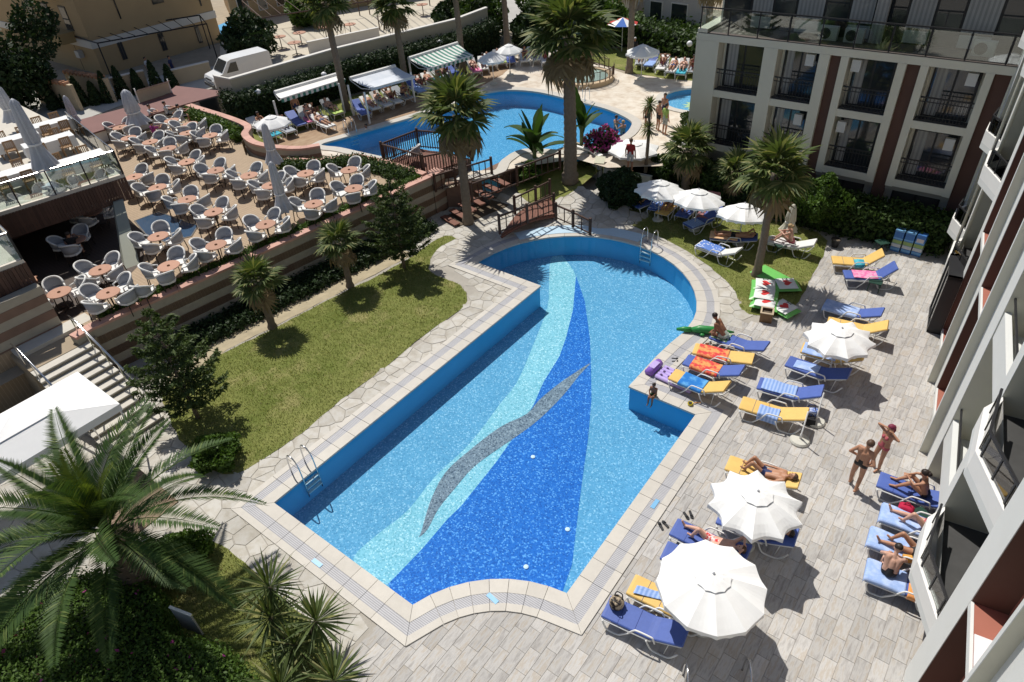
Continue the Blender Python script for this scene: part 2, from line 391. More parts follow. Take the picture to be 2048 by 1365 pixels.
def dup(root, label, loc, rz, kids, group=None, scale=None):
    r = root.copy(); C.objects.link(r); r.location = loc; r.rotation_euler = (0, 0, rz); r['label'] = label
    if group: r['group'] = group
    if scale: r.scale = (scale,)*3
    for ch, subs in kids:
        c = ch.copy(); C.objects.link(c); c.parent = r
        for g_ in subs: d = g_.copy(); C.objects.link(d); d.parent = c
    return r
def kid_tree(root): return [(c, list(c.children)) for c in root.children]
def np_mesh(name, verts, quads, mat):
    me = bpy.data.meshes.new(name); n = len(quads); k = quads.shape[1]
    me.vertices.add(len(verts)); me.vertices.foreach_set('co', np.asarray(verts, np.float32).ravel())
    me.loops.add(n*k); me.loops.foreach_set('vertex_index', np.asarray(quads, np.int32).ravel())
    me.polygons.add(n); me.polygons.foreach_set('loop_start', np.arange(0, n*k, k, dtype=np.int32)); me.polygons.foreach_set('loop_total', np.full(n, k, np.int32))
    me.materials.append(mat); me.update(calc_edges=True); return me
def inside(p, poly):
    x, y = p; c = False; j = len(poly)-1
    for i in range(len(poly)):
        xi, yi = poly[i][:2]; xj, yj = poly[j][:2]
        if (yi > y) != (yj > y) and x < (xj-xi)*(y-yi)/(yj-yi)+xi: c = not c
        j = i
    return c
def resample(poly, step):
    out = []; n = len(poly)
    for i in range(n):
        a = Vector(poly[i]); b = Vector(poly[(i+1) % n]); k = max(1, round((b-a).length/step))
        out += [tuple(a.lerp(b, t/k)) for t in range(k)]
    return out
def offset(poly, d):
    """mitred outward offset of a CCW polygon"""
    out = []; n = len(poly)
    for i in range(n):
        a = Vector(poly[i-1]); b = Vector(poly[i]); c = Vector(poly[(i+1) % n])
        e1 = (b-a).normalized(); e2 = (c-b).normalized(); n1 = Vector((e1.y, -e1.x)); n2 = Vector((e2.y, -e2.x))
        m = n1+n2; m = m.normalized() if m.length > 1e-6 else n1; k = max(.45, m.dot(n1))
        out.append(tuple(b+m*(d/k)))
    return out
def smooth_poly(pts, n=6):
    """closed Catmull-Rom through points"""
    out = []; k = len(pts)
    for i in range(k):
        p0, p1, p2, p3 = (Vector(pts[(i+j-1) % k]) for j in range(4))
        for s in range(n):
            t = s/n; out.append(tuple(.5*((2*p1)+(p2-p0)*t+(2*p0-5*p1+4*p2-p3)*t*t+(3*p1-p0-3*p2+p3)*t**3)))
    return out
def curve_pts(pts, n=6):
    out = []; k = len(pts); pts = [Vector(p) for p in pts]
    for i in range(k-1):
        p0, p1, p2, p3 = pts[max(i-1, 0)], pts[i], pts[i+1], pts[min(i+2, k-1)]
        for s in range(n):
            t = s/n; out.append(.5*((2*p1)+(p2-p0)*t+(2*p0-5*p1+4*p2-p3)*t*t+(3*p1-p0-3*p2+p3)*t**3))
    return out+[pts[-1]]
def leaf_cloud(P, size, aspect=2.0, normal=None, flat=.35, var=.4):
    """many small diamond leaves: centres P (n,3) -> verts, quads"""
    n = len(P); nrm = rng.normal(size=(n, 3)); 
    if normal is not None: nrm = nrm*flat+normal
    nrm /= np.linalg.norm(nrm, axis=1, keepdims=True)+1e-9
    t = rng.normal(size=(n, 3)); t -= nrm*np.sum(t*nrm, axis=1, keepdims=True); t /= np.linalg.norm(t, axis=1, keepdims=True)+1e-9
    b = np.cross(nrm, t); sz = size*(1+var*rng.uniform(-1, 1, (n, 1)))
    V = np.stack([P-t*sz, P-b*sz/aspect+nrm*sz*.12, P+t*sz, P+b*sz/aspect+nrm*sz*.12], axis=1).reshape(-1, 3)
    return V, np.arange(4*n).reshape(n, 4)

# ------------------------------------------------------------------ the ground and the levels
ZT = 1.78           # restaurant terrace
ZU = 1.2            # upper pool garden
def bank(x, y):     # gentle bank between the lower path and the upper garden
    return max(0.0, min(.6, (y-23.2)*.14))*max(0, min(1, (-12.8-x)/1.5))
POOL = [(-13.55, 5.14), (-8.02, 5.14)]
for a in np.linspace(R(162.5), R(97), 9)[1:-1]: POOL.append((-4.7+3.487*math.cos(a), 4.09+3.487*math.sin(a)))
POOL += [(-5.12, 7.56), (-5.22, 15.02), (-7.58, 15.02), (-7.56, 16.8), (-7.49, 17.8), (-7.37, 18.7), (-7.43, 19.55)]
for a in np.linspace(R(20), R(176), 20): POOL.append((-12.1+4.83*math.cos(a), 18.42+4.83*math.sin(a)))
POOL += [(-16.95, 18.38), (-13.57, 18.35)]
POOL_I = resample(POOL, .62)
C1, C2, C3 = offset(POOL_I, .34), offset(POOL_I, .62), offset(POOL_I, .82)
UPOOL = smooth_poly(ats([(641, 291), (690, 276), (735, 262), (860, 225), (930, 200), (975, 186), (1020, 181), (1080, 186), (1150, 203), (1215, 220), (1258, 240), (1264, 253), (1245, 274), (1195, 293), (1150, 303), (1050, 300), (1005, 322), (985, 345), (900, 352), (790, 322), (720, 306), (680, 297)], ZU), 4)
def area2(p): return sum(p[i-1][0]*p[i][1]-p[i][0]*p[i-1][1] for i in range(len(p)))
if area2(UPOOL) < 0: UPOOL = UPOOL[::-1]
kc = at(1397, 200, ZU)
KPOOL = [(kc.x+2.1*math.cos(a), kc.y+2.1*math.sin(a)) for a in np.linspace(0, 2*PI, 40, endpoint=False)]
LOW = [(-24.2, -25), (40, -25), (40, 33), (-13.2, 33), (-13.2, 29.4), (-17.2, 29.2), (-18.9, 29.4), (-19.3, 28), (-20.6, 26.4), (-21.0, 21.9), (-21.6, 20.9), (-24.2, 20.9)]
struct(MB().prism([(-400, -400), (400, -400), (400, 400), (-400, 400)], None, ZU-.02, [LOW, offset(UPOOL, .05), KPOOL]).build('ground', EARTH))
struct(MB().prism(LOW, None, -.002, [offset(POOL_I, .02)]).build('paving_bed', GROUT))

def basin(poly, ztop, zfloor, floor_mat, wall_mat, wname, fname):
    w = MB(); n = len(poly)
    for i in range(n):
        a, b = poly[i], poly[(i+1) % n]; w.quad((a[0], a[1], ztop), (b[0], b[1], ztop), (b[0], b[1], zfloor-.05), (a[0], a[1], zfloor-.05))
    wo = struct(w.build(wname, wall_mat, fix=False))
    fo = struct(MB().prism(offset(poly, .03), None, zfloor).build(fname, floor_mat))
    return wo, fo
ZF = -.98
pw, pf = basin(POOL_I, .02, ZF, MOS_L, POOLWALL, 'pool_wall', 'pool_floor')
def inlay(name, px, mat, dz):
    poly = [at2(x, y, ZF) for x, y in px]
    o = MB().prism(smooth_poly(poly, 3), None, ZF+dz).build(name, mat, pf); return o
# the drawing laid in the floor mosaic: a pale band, a deep blue sail, a grey ribbon
inlay('pale_band', [(1101, 520), (1119, 508), (1137, 528), (1150, 549), (1152, 580), (1146, 620), (1133, 673), (1119, 713), (1087, 765), (1066, 813), (1035, 860), (1021, 884), (993, 924), (922, 1013), (895, 1039), (843, 1100), (777, 1168), (740, 1150), (706, 1118), (753, 1071), (816, 1021), (869, 955), (943, 884), (1000, 808), (1034, 765), (1066, 692), (1095, 615), (1098, 567)], MOS_P, .004)
dark = [at2(x, y, ZF) for x, y in [(1152, 553), (1162, 580), (1170, 605), (1180, 680), (1182, 740), (1183, 800), (1176, 880), (1166, 950), (1157, 1020), (1150, 1080), (1144, 1130)]]
dark += [(-5.35, 7.15), (-5.9, 7.1)]+[(-4.7+3.55*math.cos(a), 4.09+3.55*math.sin(a)) for a in np.linspace(R(108), R(161), 8)]+[(-8.3, 5.2), (-8.75, 5.2)]
dark += [at2(x, y, ZF) for x, y in [(777, 1168), (843, 1100), (895, 1039), (922, 1013), (993, 924), (1021, 884), (1045, 845), (1066, 813), (1087, 765), (1119, 713), (1133, 673), (1146, 620)]]
MB().prism(dark, None, ZF+.008).build('deep_blue_sail', MOS_D, pf)
inlay('grey_ribbon', [(1181, 727), (1150, 746), (1118, 768), (1079, 800), (1053, 829), (1000, 855), (935, 905), (890, 947), (861, 1003), (843, 1063), (838, 1075), (856, 1058), (877, 1018), (911, 976), (948, 934), (1000, 896), (1034, 873), (1079, 839), (1126, 792), (1158, 752)], MOS_G, .012)
struct(MB().prism(offset(POOL_I, .01), None, -.05).build('pool_water', WATER))
for px, py in ((1135, 1060), (1066, 915), (1052, 1135)):           # round floor inlets
    p = at(px, py, ZF); MB().lathe([(.07, 0), (.07, .02), (.03, .03)], 12, (p.x, p.y, ZF+.012)).build('floor_inlet', WHITE, pf)
uw, uf = basin(UPOOL, ZU+.02, ZU-1.0, MOS_L, POOLWALL, 'upper_pool_wall', 'upper_pool_floor')
struct(MB().prism(offset(UPOOL, .01), None, ZU-.12).build('upper_pool_water', WATER2))
kw, kf = basin(KPOOL, ZU+.02, ZU-.35, MOS_L, POOLWALL, 'round_pool_wall', 'round_pool_floor')
struct(MB().prism(offset(KPOOL, .01), None, ZU-.08).build('round_pool_water', WATER))
MB().prism([(kc.x+.75*math.cos(a)*(1.25 if i % 2 else .8), kc.y+.75*math.sin(a)*(1.25 if i % 2 else .8)) for i, a in enumerate(np.linspace(0, 2*PI, 24, endpoint=False))], None, ZU-.345).build('yellow_sun', MOS_Y, kf)

# coping of the big pool: stone, grate, stone - every piece its own mesh
cop = struct(thing("pool_coping", None, None))
def strip_piece(name, i, A, B, z0, z1, mat, gap=.006):
    n = len(A); j = (i+1) % n
    a0, a1, b0, b1 = Vector(A[i]), Vector(A[j]), Vector(B[i]), Vector(B[j])
    d = (a1-a0).normalized()*gap; q = [a0+d, a1-d, b1-d, b0+d]
    m = MB().prism([tuple(p) for p in q], z0, z1, bottom=False); return m.build(name, mat, cop)
P0 = offset(POOL_I, -.035)
for i in range(len(POOL_I)):
    zj = .045+random.uniform(-.002, .002)
    strip_piece('coping_stone', i, P0, C1, -.02, zj, STONEW); strip_piece('grate', i, C1, C2, -.02, .036, GRATE); strip_piece('edge_stone', i, C2, C3, -.02, .043+random.uniform(-.002, .002), STONEW)
def ring_strip(name, poly, d0, d1, z0, z1, mat):
    A, B = offset(poly, d0), offset(poly, d1); m = MB(); n = len(A)
    for i in range(n):
        j = (i+1) % n
        m.add([(*A[i], z1), (*A[j], z1), (*B[j], z1), (*B[i], z1), (*B[i], z0), (*B[j], z0), (*A[i], z0), (*A[j], z0)], [(0, 1, 2, 3), (3, 2, 5, 4), (1, 0, 6, 7)])
    return struct(m.build(name, mat))
ring_strip('upper_pool_coping', UPOOL, -.04, .5, ZU-.05, ZU+.05, STONEW)
ring_strip('round_pool_coping', KPOOL, -.04, .4, ZU-.05, ZU+.05, STONEW)

# blue depth markers set in the edge stones
for k, (px, py) in enumerate([(1310, 1008), (985, 1197), (634, 1126)]):
    p = at(px, py, .05); MB().box((p.x, p.y, .047), (.34, .12, .008), (R(90), R(-8), 0)[k]).build('depth_marker', M('marker_blue', (.18, .42, .66), .4), cop)

# ------------------------------------------------------------------ tiled sun deck (each tile a piece), flagstones, lawns
deck = struct(thing('tiled_deck', None, None))
TW = .60; TX = .30
tile_me = {}
def tile_mesh(w, h):
    k = (round(w, 2), round(h, 2))
    if k not in tile_me:
        m = MB(); g = .0025; b = .003; x, y = w/2-g, h/2-g
        m.add([(-x, -y, 0), (x, -y, 0), (x, y, 0), (-x, y, 0), (-x+b, -y+b, .008), (x-b, -y+b, .008), (x-b, y-b, .008), (-x+b, y-b, .008)], [(4, 5, 6, 7), (0, 1, 5, 4), (1, 2, 6, 5), (2, 3, 7, 6), (3, 0, 4, 7)])
        tile_me[k] = m.mesh('tile', DECKT)
    return tile_me[k]
flag_lim = (at2(690, 1305), at2(815, 1262))             # joint between flagstones and tiles
def deck_zone(x, y):
    if inside((x, y), POOL_I): return False
    if x < -5.2 and y > 15 and x < -9: return False
    if y > 28.6: return False
    (ax, ay), (bx, by) = flag_lim
    if y < 5.6 and x < -5.5: return x > -8.45
    return x > -9 and (y < 20.9 or x > -5.2)
cells = []
for col in range(46):                                  # staggered courses running along the pool
    x = -9.0+col*TX; y = -2.0+(col % 3)*.2
    while y < 29:
        cr = [(x, y), (x+TX, y), (x+TX, y+TW), (x, y+TW)]
        if all(deck_zone(*p) for p in cr): cells.append((x+TX/2, y+TW/2))
        y += TW
def visible_px(x, y, z=0):
    v = np.array([x, y, z-CAM_H]); k = v@CF
    return (1024+FPX*(v@CR)/k, 682.5-FPX*(v@CU)/k) if k > 0 else (-1e6, -1e6)
def in_frame(c, m=60):
    u, v = visible_px(*c); return -m < u < 2048+m and -m < v < 1365+m
cells = [c for c in cells if in_frame(c)]
cells.sort(key=lambda c: c[0]**2+c[1]**2)
for cx, cy in cells[:300]:
    obj('tile', tile_mesh(TX, TW), deck, (cx, cy, random.uniform(-.001, .001)))
rest = MB()
for cx, cy in cells[300:]:
    x = TX/2-.0025; w = TW/2-.0025; b = .003
    rest.add([(cx-x, cy-w, 0), (cx+x, cy-w, 0), (cx+x, cy+w, 0), (cx-x, cy+w, 0), (cx-x+b, cy-w+b, .008), (cx+x-b, cy-w+b, .008), (cx+x-b, cy+w-b, .008), (cx-x+b, cy+w-b, .008)], [(4, 5, 6, 7), (0, 1, 5, 4), (1, 2, 6, 5), (2, 3, 7, 6), (3, 0, 4, 7)])
if rest.v: rest.build('far_tiles', DECKT, deck, fix=False)['kind'] = 'stuff'

def clip(poly, a, b, c):          # keep a*x+b*y<=c
    out = []
    for i in range(len(poly)):
        p, q = poly[i-1], poly[i]; dp, dq = a*p[0]+b*p[1]-c, a*q[0]+b*q[1]-c
        if (dp <= 0) != (dq <= 0): t = dp/(dp-dq); out.append((p[0]+(q[0]-p[0])*t, p[1]+(q[1]-p[1])*t))
        if dq <= 0: out.append(q)
    return out
def voronoi_stones(region, cell, name, mat, parent, zone, zf=lambda x, y: 0.0, limit=300, gap=.007):
    xs = [p[0] for p in region]; ys = [p[1] for p in region]; seeds = []
    nx, ny = int((max(xs)-min(xs))/cell)+3, int((max(ys)-min(ys))/cell)+3; grid = {}
    for i in range(nx):
        for j in range(ny):
            s = (min(xs)-cell+(i+random.uniform(.08, .92))*cell, min(ys)-cell+(j+random.uniform(.08, .92))*cell); grid[i, j] = s
    stones = []
    for (i, j), s in grid.items():
        if not inside(s, region) or not zone(*s): continue
        poly = [(s[0]-cell*1.4, s[1]-cell*1.4), (s[0]+cell*1.4, s[1]-cell*1.4), (s[0]+cell*1.4, s[1]+cell*1.4), (s[0]-cell*1.4, s[1]+cell*1.4)]
        for di in range(-2, 3):
            for dj in range(-2, 3):
                q = grid.get((i+di, j+dj))
                if q and q != s:
                    a, b = q[0]-s[0], q[1]-s[1]; d = math.hypot(a, b); a, b = a/d, b/d
                    poly = clip(poly, a, b, a*(s[0]+q[0])/2+b*(s[1]+q[1])/2-gap)
                    if len(poly) < 3: break
            if len(poly) < 3: break
        if len(poly) < 3 or any(inside(p, POOL_I) for p in poly): continue
        stones.append((s, poly))
    stones.sort(key=lambda t: t[0][0]**2+t[0][1]**2); extra = MB()
    for k, (s, poly) in enumerate(stones):
        h = .012+random.uniform(-.002, .003); m = MB() if k < limit else extra
        n = len(poly); inn = [(s[0]+(p[0]-s[0])*.97, s[1]+(p[1]-s[1])*.97) for p in poly]
        vs = [(p[0], p[1], zf(*p)-.01) for p in poly]+[(p[0], p[1], zf(*p)+h) for p in inn]
        m.add(vs, [tuple(range(n, 2*n))]+[(q, (q+1) % n, n+(q+1) % n, n+q) for q in range(n)])
        if k < limit: m.build(name, mat, parent, fix=False)
    if extra.v: extra.build('far_'+name+'s', mat, parent, fix=False)['kind'] = 'stuff'
path = struct(thing('flagstone_path', None, None))
FLAGR = [(-24, -4), (-15.5, -4), (-15.3, 2.2), (-8.45, 2.2), (-8.45, 5.6), (-7.4, 15), (-5.6, 20.9), (-6.4, 23.0), (-9.5, 25.2), (-12, 25.8), (-14, 26), (-14.5, 27.5), (-19.8, 24), (-21.6, 21.0), (-20.4, 18), (-15.5, 17), (-15.4, 5.9), (-24, 5.6)]
voronoi_stones(FLAGR, .52, 'flagstone', FLAG, path, lambda x, y: not (x > -8.45 and y < 6) and not inside((x, y), C2), bank)
# stone apron of the upper pool
apron = struct(thing('upper_pool_apron', None, None))
APR = ats([(560, 300), (640, 262), (760, 225), (900, 175), (1000, 120), (1110, 110), (1250, 150), (1320, 160), (1420, 165), (1460, 250), (1330, 330), (1215, 330), (1190, 316), (1262, 262), (1180, 205), (1000, 172), (760, 262), (650, 300)], ZU)
struct(MB().prism(ats([(545, 305), (640, 258), (760, 218), (900, 172), (985, 122), (1110, 100), (1250, 148), (1330, 155), (1440, 165), (1500, 250), (1400, 330), (1215, 336), (1150, 318), (1010, 340), (850, 345), (640, 310)], ZU), None, ZU+.004, [offset(UPOOL, .3), offset(KPOOL, .2)]).build('upper_deck', tile_mat('pale_crazy_paving', [(.3, (.42, .34, .26)), (.5, (.55, .49, .41)), (.7, (.62, .58, .51))], (1.6, 1.6), .3, .2)))
bpy.data.objects.remove(apron)
# red-brown strip of decking along the awnings
struct(MB().prism(ats([(512, 303), (560, 300), (640, 290), (760, 248), (905, 205), (1005, 150), (1040, 118), (985, 110), (900, 170), (700, 232), (560, 275)], ZU), None, ZU+.01, []).build('sunbathing_deck', tile_mat('brown_clay_tiles', [(.3, (.24, .15, .09)), (.5, (.34, .235, .15)), (.7, (.40, .30, .20))], (3, 1), .2, .2)))

def sheet(name, poly, z, mat, zf=None, step=.5, lump=.012):
    """lawn: fine triangulated sheet with a slightly uneven surface and edge"""
    bm = bmesh.new()
    for t in tessellate_polygon([[Vector((p[0], p[1], 0)) for p in poly]]):
        try: bm.faces.new([bm.verts.new((*poly[i][:2], 0)) for i in t])
        except ValueError: pass
    bmesh.ops.remove_doubles(bm, verts=bm.verts, dist=1e-4)
    for _ in range(5):
        long_e = [e for e in bm.edges if e.calc_length() > step]
        if not long_e: break
        bmesh.ops.subdivide_edges(bm, edges=long_e, cuts=1); bmesh.ops.triangulate(bm, faces=bm.faces)
    for v in bm.verts:
        v.co.z = z+random.uniform(-lump, lump)+(zf(v.co.x, v.co.y) if zf else 0)
        if v.is_boundary: v.co.x += random.uniform(-.03, .03); v.co.y += random.uniform(-.03, .03); v.co.z -= lump
    bmesh.ops.recalc_face_normals(bm, faces=bm.faces)
    if bm.faces and sum(f.normal.z for f in bm.faces) < 0: bmesh.ops.reverse_faces(bm, faces=bm.faces)
    me = bpy.data.meshes.new(name); bm.to_mesh(me); bm.free(); me.materials.append(mat); return struct(obj(name, me))
def tufts(name, poly, n, z, zf=None, h=.05):
    xs = [p[0] for p in poly]; ys = [p[1] for p in poly]; P = []
    while len(P) < n:
        q = (random.uniform(min(xs), max(xs)), random.uniform(min(ys), max(ys)))
        if inside(q, poly): P.append((q[0], q[1], z+(zf(*q) if zf else 0)))
    P = np.array(P); a = rng.uniform(0, 2*PI, n); hh = h*rng.uniform(.5, 1.4, n); w = .012
    dx, dy = np.cos(a)*w, np.sin(a)*w; lx, ly = rng.normal(0, .02, n), rng.normal(0, .02, n)
    V = np.stack([np.c_[P[:, 0]-dx, P[:, 1]-dy, P[:, 2]], np.c_[P[:, 0]+dx, P[:, 1]+dy, P[:, 2]], np.c_[P[:, 0]+lx, P[:, 1]+ly, P[:, 2]+hh]], 1).reshape(-1, 3)
    o = obj(name, np_mesh(name, V, np.arange(3*n).reshape(n, 3), LEAFGR)); o['kind'] = 'stuff'; o['label'] = 'short mown grass blades of the '+name.replace('_', ' '); o['category'] = 'grass'
LEAFGR = leaf_mat('grass_blade', (.15, .18, .05), (.26, .265, .095), .3, .8, (.44, .37, .2))
L1 = smooth_poly(ats([(520, 672), (620, 620), (700, 580), (770, 545), (830, 510), (864, 486), (890, 472), (911, 478), (874, 499), (856, 538), (885, 557), (922, 572), (935, 604), (895, 638), (830, 686), (790, 721), (684, 800), (605, 866), (520, 922), (470, 950), (420, 940), (360, 880), (336, 826), (330, 780), (420, 720)]), 2)
sheet('lawn', L1, .03, LAWN)
L2 = smooth_poly(ats([(1205, 432), (1260, 452), (1300, 466), (1350, 490), (1400, 520), (1440, 552), (1470, 585), (1484, 622), (1520, 632), (1560, 632), (1597, 605), (1625, 550), (1655, 482), (1600, 455), (1500, 430), (1400, 395), (1300, 385), (1225, 380)]), 2)
sheet('lawn', L2, .03, LAWN)
L3 = smooth_poly([(-14.15, 3.35), (-12.6, 3.5), (-11, 3.4), (-8.9, 3.35), (-8.4, 2.6), (-8.6, .6), (-9, -1), (-14, -1), (-15.2, 1), (-15, 2.6)], 2)
sheet('lawn', L3, .03, LAWN)
L4 = smooth_poly(ats([(1060, 395), (1110, 395), (1160, 372), (1215, 335), (1180, 322), (1150, 315), (1100, 318), (1050, 340), (1030, 365)], .45), 2)
L4 = [p for p in L4]
sheet('bank_lawn', L4, .03, LAWN, bank)
L5 = ats([(500, 262), (560, 235), (700, 195), (830, 158), (940, 128), (985, 118), (900, 172), (760, 216), (640, 250), (540, 285), (500, 290)], ZU)
sheet('upper_lawn', L5, ZU+.03, LAWN)
L6 = ats([(1215, 100), (1260, 95), (1400, 130), (1420, 165), (1330, 158), (1262, 146), (1180, 122), (1140, 105)], ZU)
sheet('upper_lawn', L6, ZU+.03, LAWN)
sheet('dry_bed', ats([(455, 700), (560, 648), (700, 575), (830, 508), (800, 500), (690, 545), (560, 610), (400, 690), (330, 760), (340, 790)]), .02, M('sandy_soil', (.40, .34, .23), .95, .3, 2.5, 30, .4, co='World'))
tufts('lawn', L1, 26000, .035); tufts('lawn_by_the_parasols', L2, 14000, .035); tufts('lawn_by_the_yuccas', L3, 16000, .035)
# ------------------------------------------------------------------ restaurant terrace
W0, W1 = Vector((-23.45, 5.6)), Vector((-21.55, 20.9))
TER = [(-23.45, 5.6), (-21.55, 20.9), (-24.7, 20.95), (-26.6, 20.8), (-28.0, 19.2), (-30.2, 18.3), (-32.4, 18.2), (-34.2, 19.2), (-35.0, 20.2), (-37.5, 20.4), (-46.5, 21.2), (-47.5, -6), (-24.9, -6), (-24.9, 5.6)]
ter = struct(MB().prism(TER, -.4, ZT, bottom=False).build('terrace_floor', TDECK))
def banded_wall(name, label, pts, z0, z1, nb, thick=.3, cop_h=.1, first=0, cap=True, mats=(BAND_D, BAND_L)):
    """wall of alternating stone courses with a pink coping; pts is a polyline, the visible face on its right"""
    t = thing(name, label, 'wall'); pts = [Vector(p) for p in pts]; n = len(pts); nr = []
    for i in range(n):
        d = (pts[min(i+1, n-1)]-pts[max(i-1, 0)]).normalized(); nr.append(Vector((d.y, -d.x)))
    h = (z1-z0)/nb
    for b in range(nb):
        out = .012 if b % 2 else 0.0; m = MB(); za, zb = z0+b*h, z0+(b+1)*h-.006
        A = [p+q*out for p, q in zip(pts, nr)]; B = [p-q*thick for p, q in zip(pts, nr)]
        m.prism([tuple(p) for p in A]+[tuple(p) for p in B[::-1]], za, zb); m.build('stone_course', mats[(b+first) % 2], t)
    if cap:
        for i in range(n-1):
            L = (pts[i+1]-pts[i]).length; k = max(1, round(L/.8))
            for j in range(k):
                a, b = pts[i].lerp(pts[i+1], (j+.006)/k), pts[i].lerp(pts[i+1], (j+.994)/k); na, nb_ = nr[i].lerp(nr[i+1], j/k), nr[i].lerp(nr[i+1], (j+1)/k)
                q = [a+na*.05, b+nb_*.05, b-nb_*(thick+.04), a-na*(thick+.04)]
                MB().prism([tuple(p) for p in q], z1, z1+cop_h+random.uniform(-.003, .003)).build('coping_slab', PINKCOP, t)
    return t
banded_wall('terrace_wall', 'long striped stone retaining wall with pink coping beside the lawn', [W0+Vector((.08, -.6)), W0, W0.lerp(W1, .5), W1], -.05, 1.86, 6, .32)
banded_wall('terrace_end_wall', 'short shaded striped wall end beside the wooden bridge', [W1+Vector((.02, .05)), W1+Vector((-.02, .9))], -.05, 1.86, 6, .5)
banded_wall('planter_wall', 'low coping wall between the terrace tables and the upper pool', [(-21.9, 20.98), (-24.7, 21.05), (-26.6, 20.9), (-28.0, 19.3), (-29.6, 18.75)], 1.0, 1.95, 3, .25)
cw = [Vector(p[:2]) for p in curve_pts([(*at2(a, b, 2.4), 0) for a, b in [(361, 208), (400, 221), (448, 236), (490, 254), (484, 270), (500, 286), (528, 294), (560, 298), (600, 299), (640, 293)]], 3)]
banded_wall('curved_wall', 'curved striped wall along the sunbathing deck of the upper pool', cw, 1.2, 2.35, 4, .3)
# strip of planting behind the coping
def hedge_points(poly, z0, z1, n, rough=.1):
    """points on the top and the sides of an extruded outline"""
    P = []; Nn = []; k = len(poly); per = [math.dist(poly[i], poly[(i+1) % k]) for i in range(k)]; tot = sum(per)
    ar = abs(area2(poly))/2; nt = int(n*ar/(ar+tot*(z1-z0))); xs = [p[0] for p in poly]; ys = [p[1] for p in poly]
    tries = 0
    while len(P) < nt and tries < nt*60:
        tries += 1; q = (random.uniform(min(xs), max(xs)), random.uniform(min(ys), max(ys)))
        if inside(q, poly): P.append((q[0], q[1], z1+random.gauss(0, rough))); Nn.append((0, 0, 1))
    s = 1 if area2(poly) > 0 else -1
    for _ in range(n-nt):
        i = random.choices(range(k), per)[0]; a, b = poly[i], poly[(i+1) % k]; t = random.random(); o = random.gauss(0, rough)
        d = ((b[0]-a[0])/max(per[i], 1e-6), (b[1]-a[1])/max(per[i], 1e-6)); nx, ny = s*d[1], -s*d[0]
        z = z0+(z1-z0)*random.random()**.8
        P.append((a[0]+(b[0]-a[0])*t+nx*o, a[1]+(b[1]-a[1])*t+ny*o, z)); Nn.append((nx, ny, .35))
    return np.array(P), np.array(Nn)
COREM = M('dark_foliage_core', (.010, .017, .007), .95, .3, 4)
def hedge(name, label, poly, z0, z1, n, size=.09, mat=None, rough=.1, cat='hedge', group=None, extra=None):
    t = thing(name, label, cat, group=group)
    P, Q = hedge_points(poly, z0, z1, n, rough); V, q = leaf_cloud(P, size, 1.9, Q, .8)
    obj('foliage', np_mesh('foliage', V, q, mat or LEAF), t)
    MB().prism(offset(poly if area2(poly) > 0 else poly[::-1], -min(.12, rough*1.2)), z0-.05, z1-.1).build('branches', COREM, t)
    if extra:
        V, q = leaf_cloud(P[rng.choice(len(P), extra[1])]+rng.normal(0, .03, (extra[1], 3)), extra[2], 1.4, None); obj('flowers', np_mesh('flowers', V, q, extra[0]), t)['kind'] = 'stuff'
    return t
d = (W1-W0).normalized(); nin = Vector((-d.y, d.x))
band = [W0.lerp(W1, .03)+nin*.34, W1-d*.3+nin*.34, W1-d*.3+nin*.72, W0.lerp(W1, .03)+nin*.72]
hedge('planting_strip', 'low green planting strip along the inner side of the terrace coping', [tuple(p) for p in band], ZT-.02, ZT+.2, 9000, .055, LEAFB, .05, 'plants')
hedge('planting_bed', 'flowering low bed along the north edge of the terrace', [(-22.4, 20.1), (-22.4, 20.9), (-26.4, 20.8), (-28.0, 19.1), (-29.4, 18.5), (-29.2, 17.9), (-27.5, 18.4), (-26, 20.0)], ZT-.02, ZT+.3, 7000, .06, LEAF, .09, 'plants', extra=(LEAFYEL, 300, .05))
hedge('planting_bed', 'yellow-green bed inside the coping by the maroon roof', ats([(365, 212), (448, 240), (478, 256), (470, 268), (440, 252), (380, 228)], 2.3), ZT, 2.3, 4500, .07, LEAFB, .1, 'plants', extra=(LEAFYEL, 700, .06))
hedge('wall_ivy', 'dark climbing shrubs along the foot of the striped terrace wall', [tuple(W0.lerp(W1, .12)-nin*.05), tuple(W0.lerp(W1, .12)-nin*1.3), tuple(W0.lerp(W1, .93)-nin*1.3), tuple(W0.lerp(W1, .93)-nin*.05)], 0, .32, 12000, .07, LEAFD, .10, 'shrubs')  # real shrubs, widened as a dark strip standing in for the wall's shadow
# glass floor light and low white slab
g = thing('floor_skylight', 'dark blue glass skylight set in the terrace floor', 'skylight')
q = ats([(268, 443), (318, 424), (398, 452), (384, 474), (330, 486), (290, 470)], ZT)
MB().prism(q, ZT-.01, ZT+.02).build('glass_pane', M('blue_glass', (.045, .085, .15), .08, .3, 1, spec=.8), g)
MB().prism(q, ZT-.01, ZT+.03, [offset(q if area2(q) > 0 else q[::-1], -.06)]).build('rim', STEEL, g)
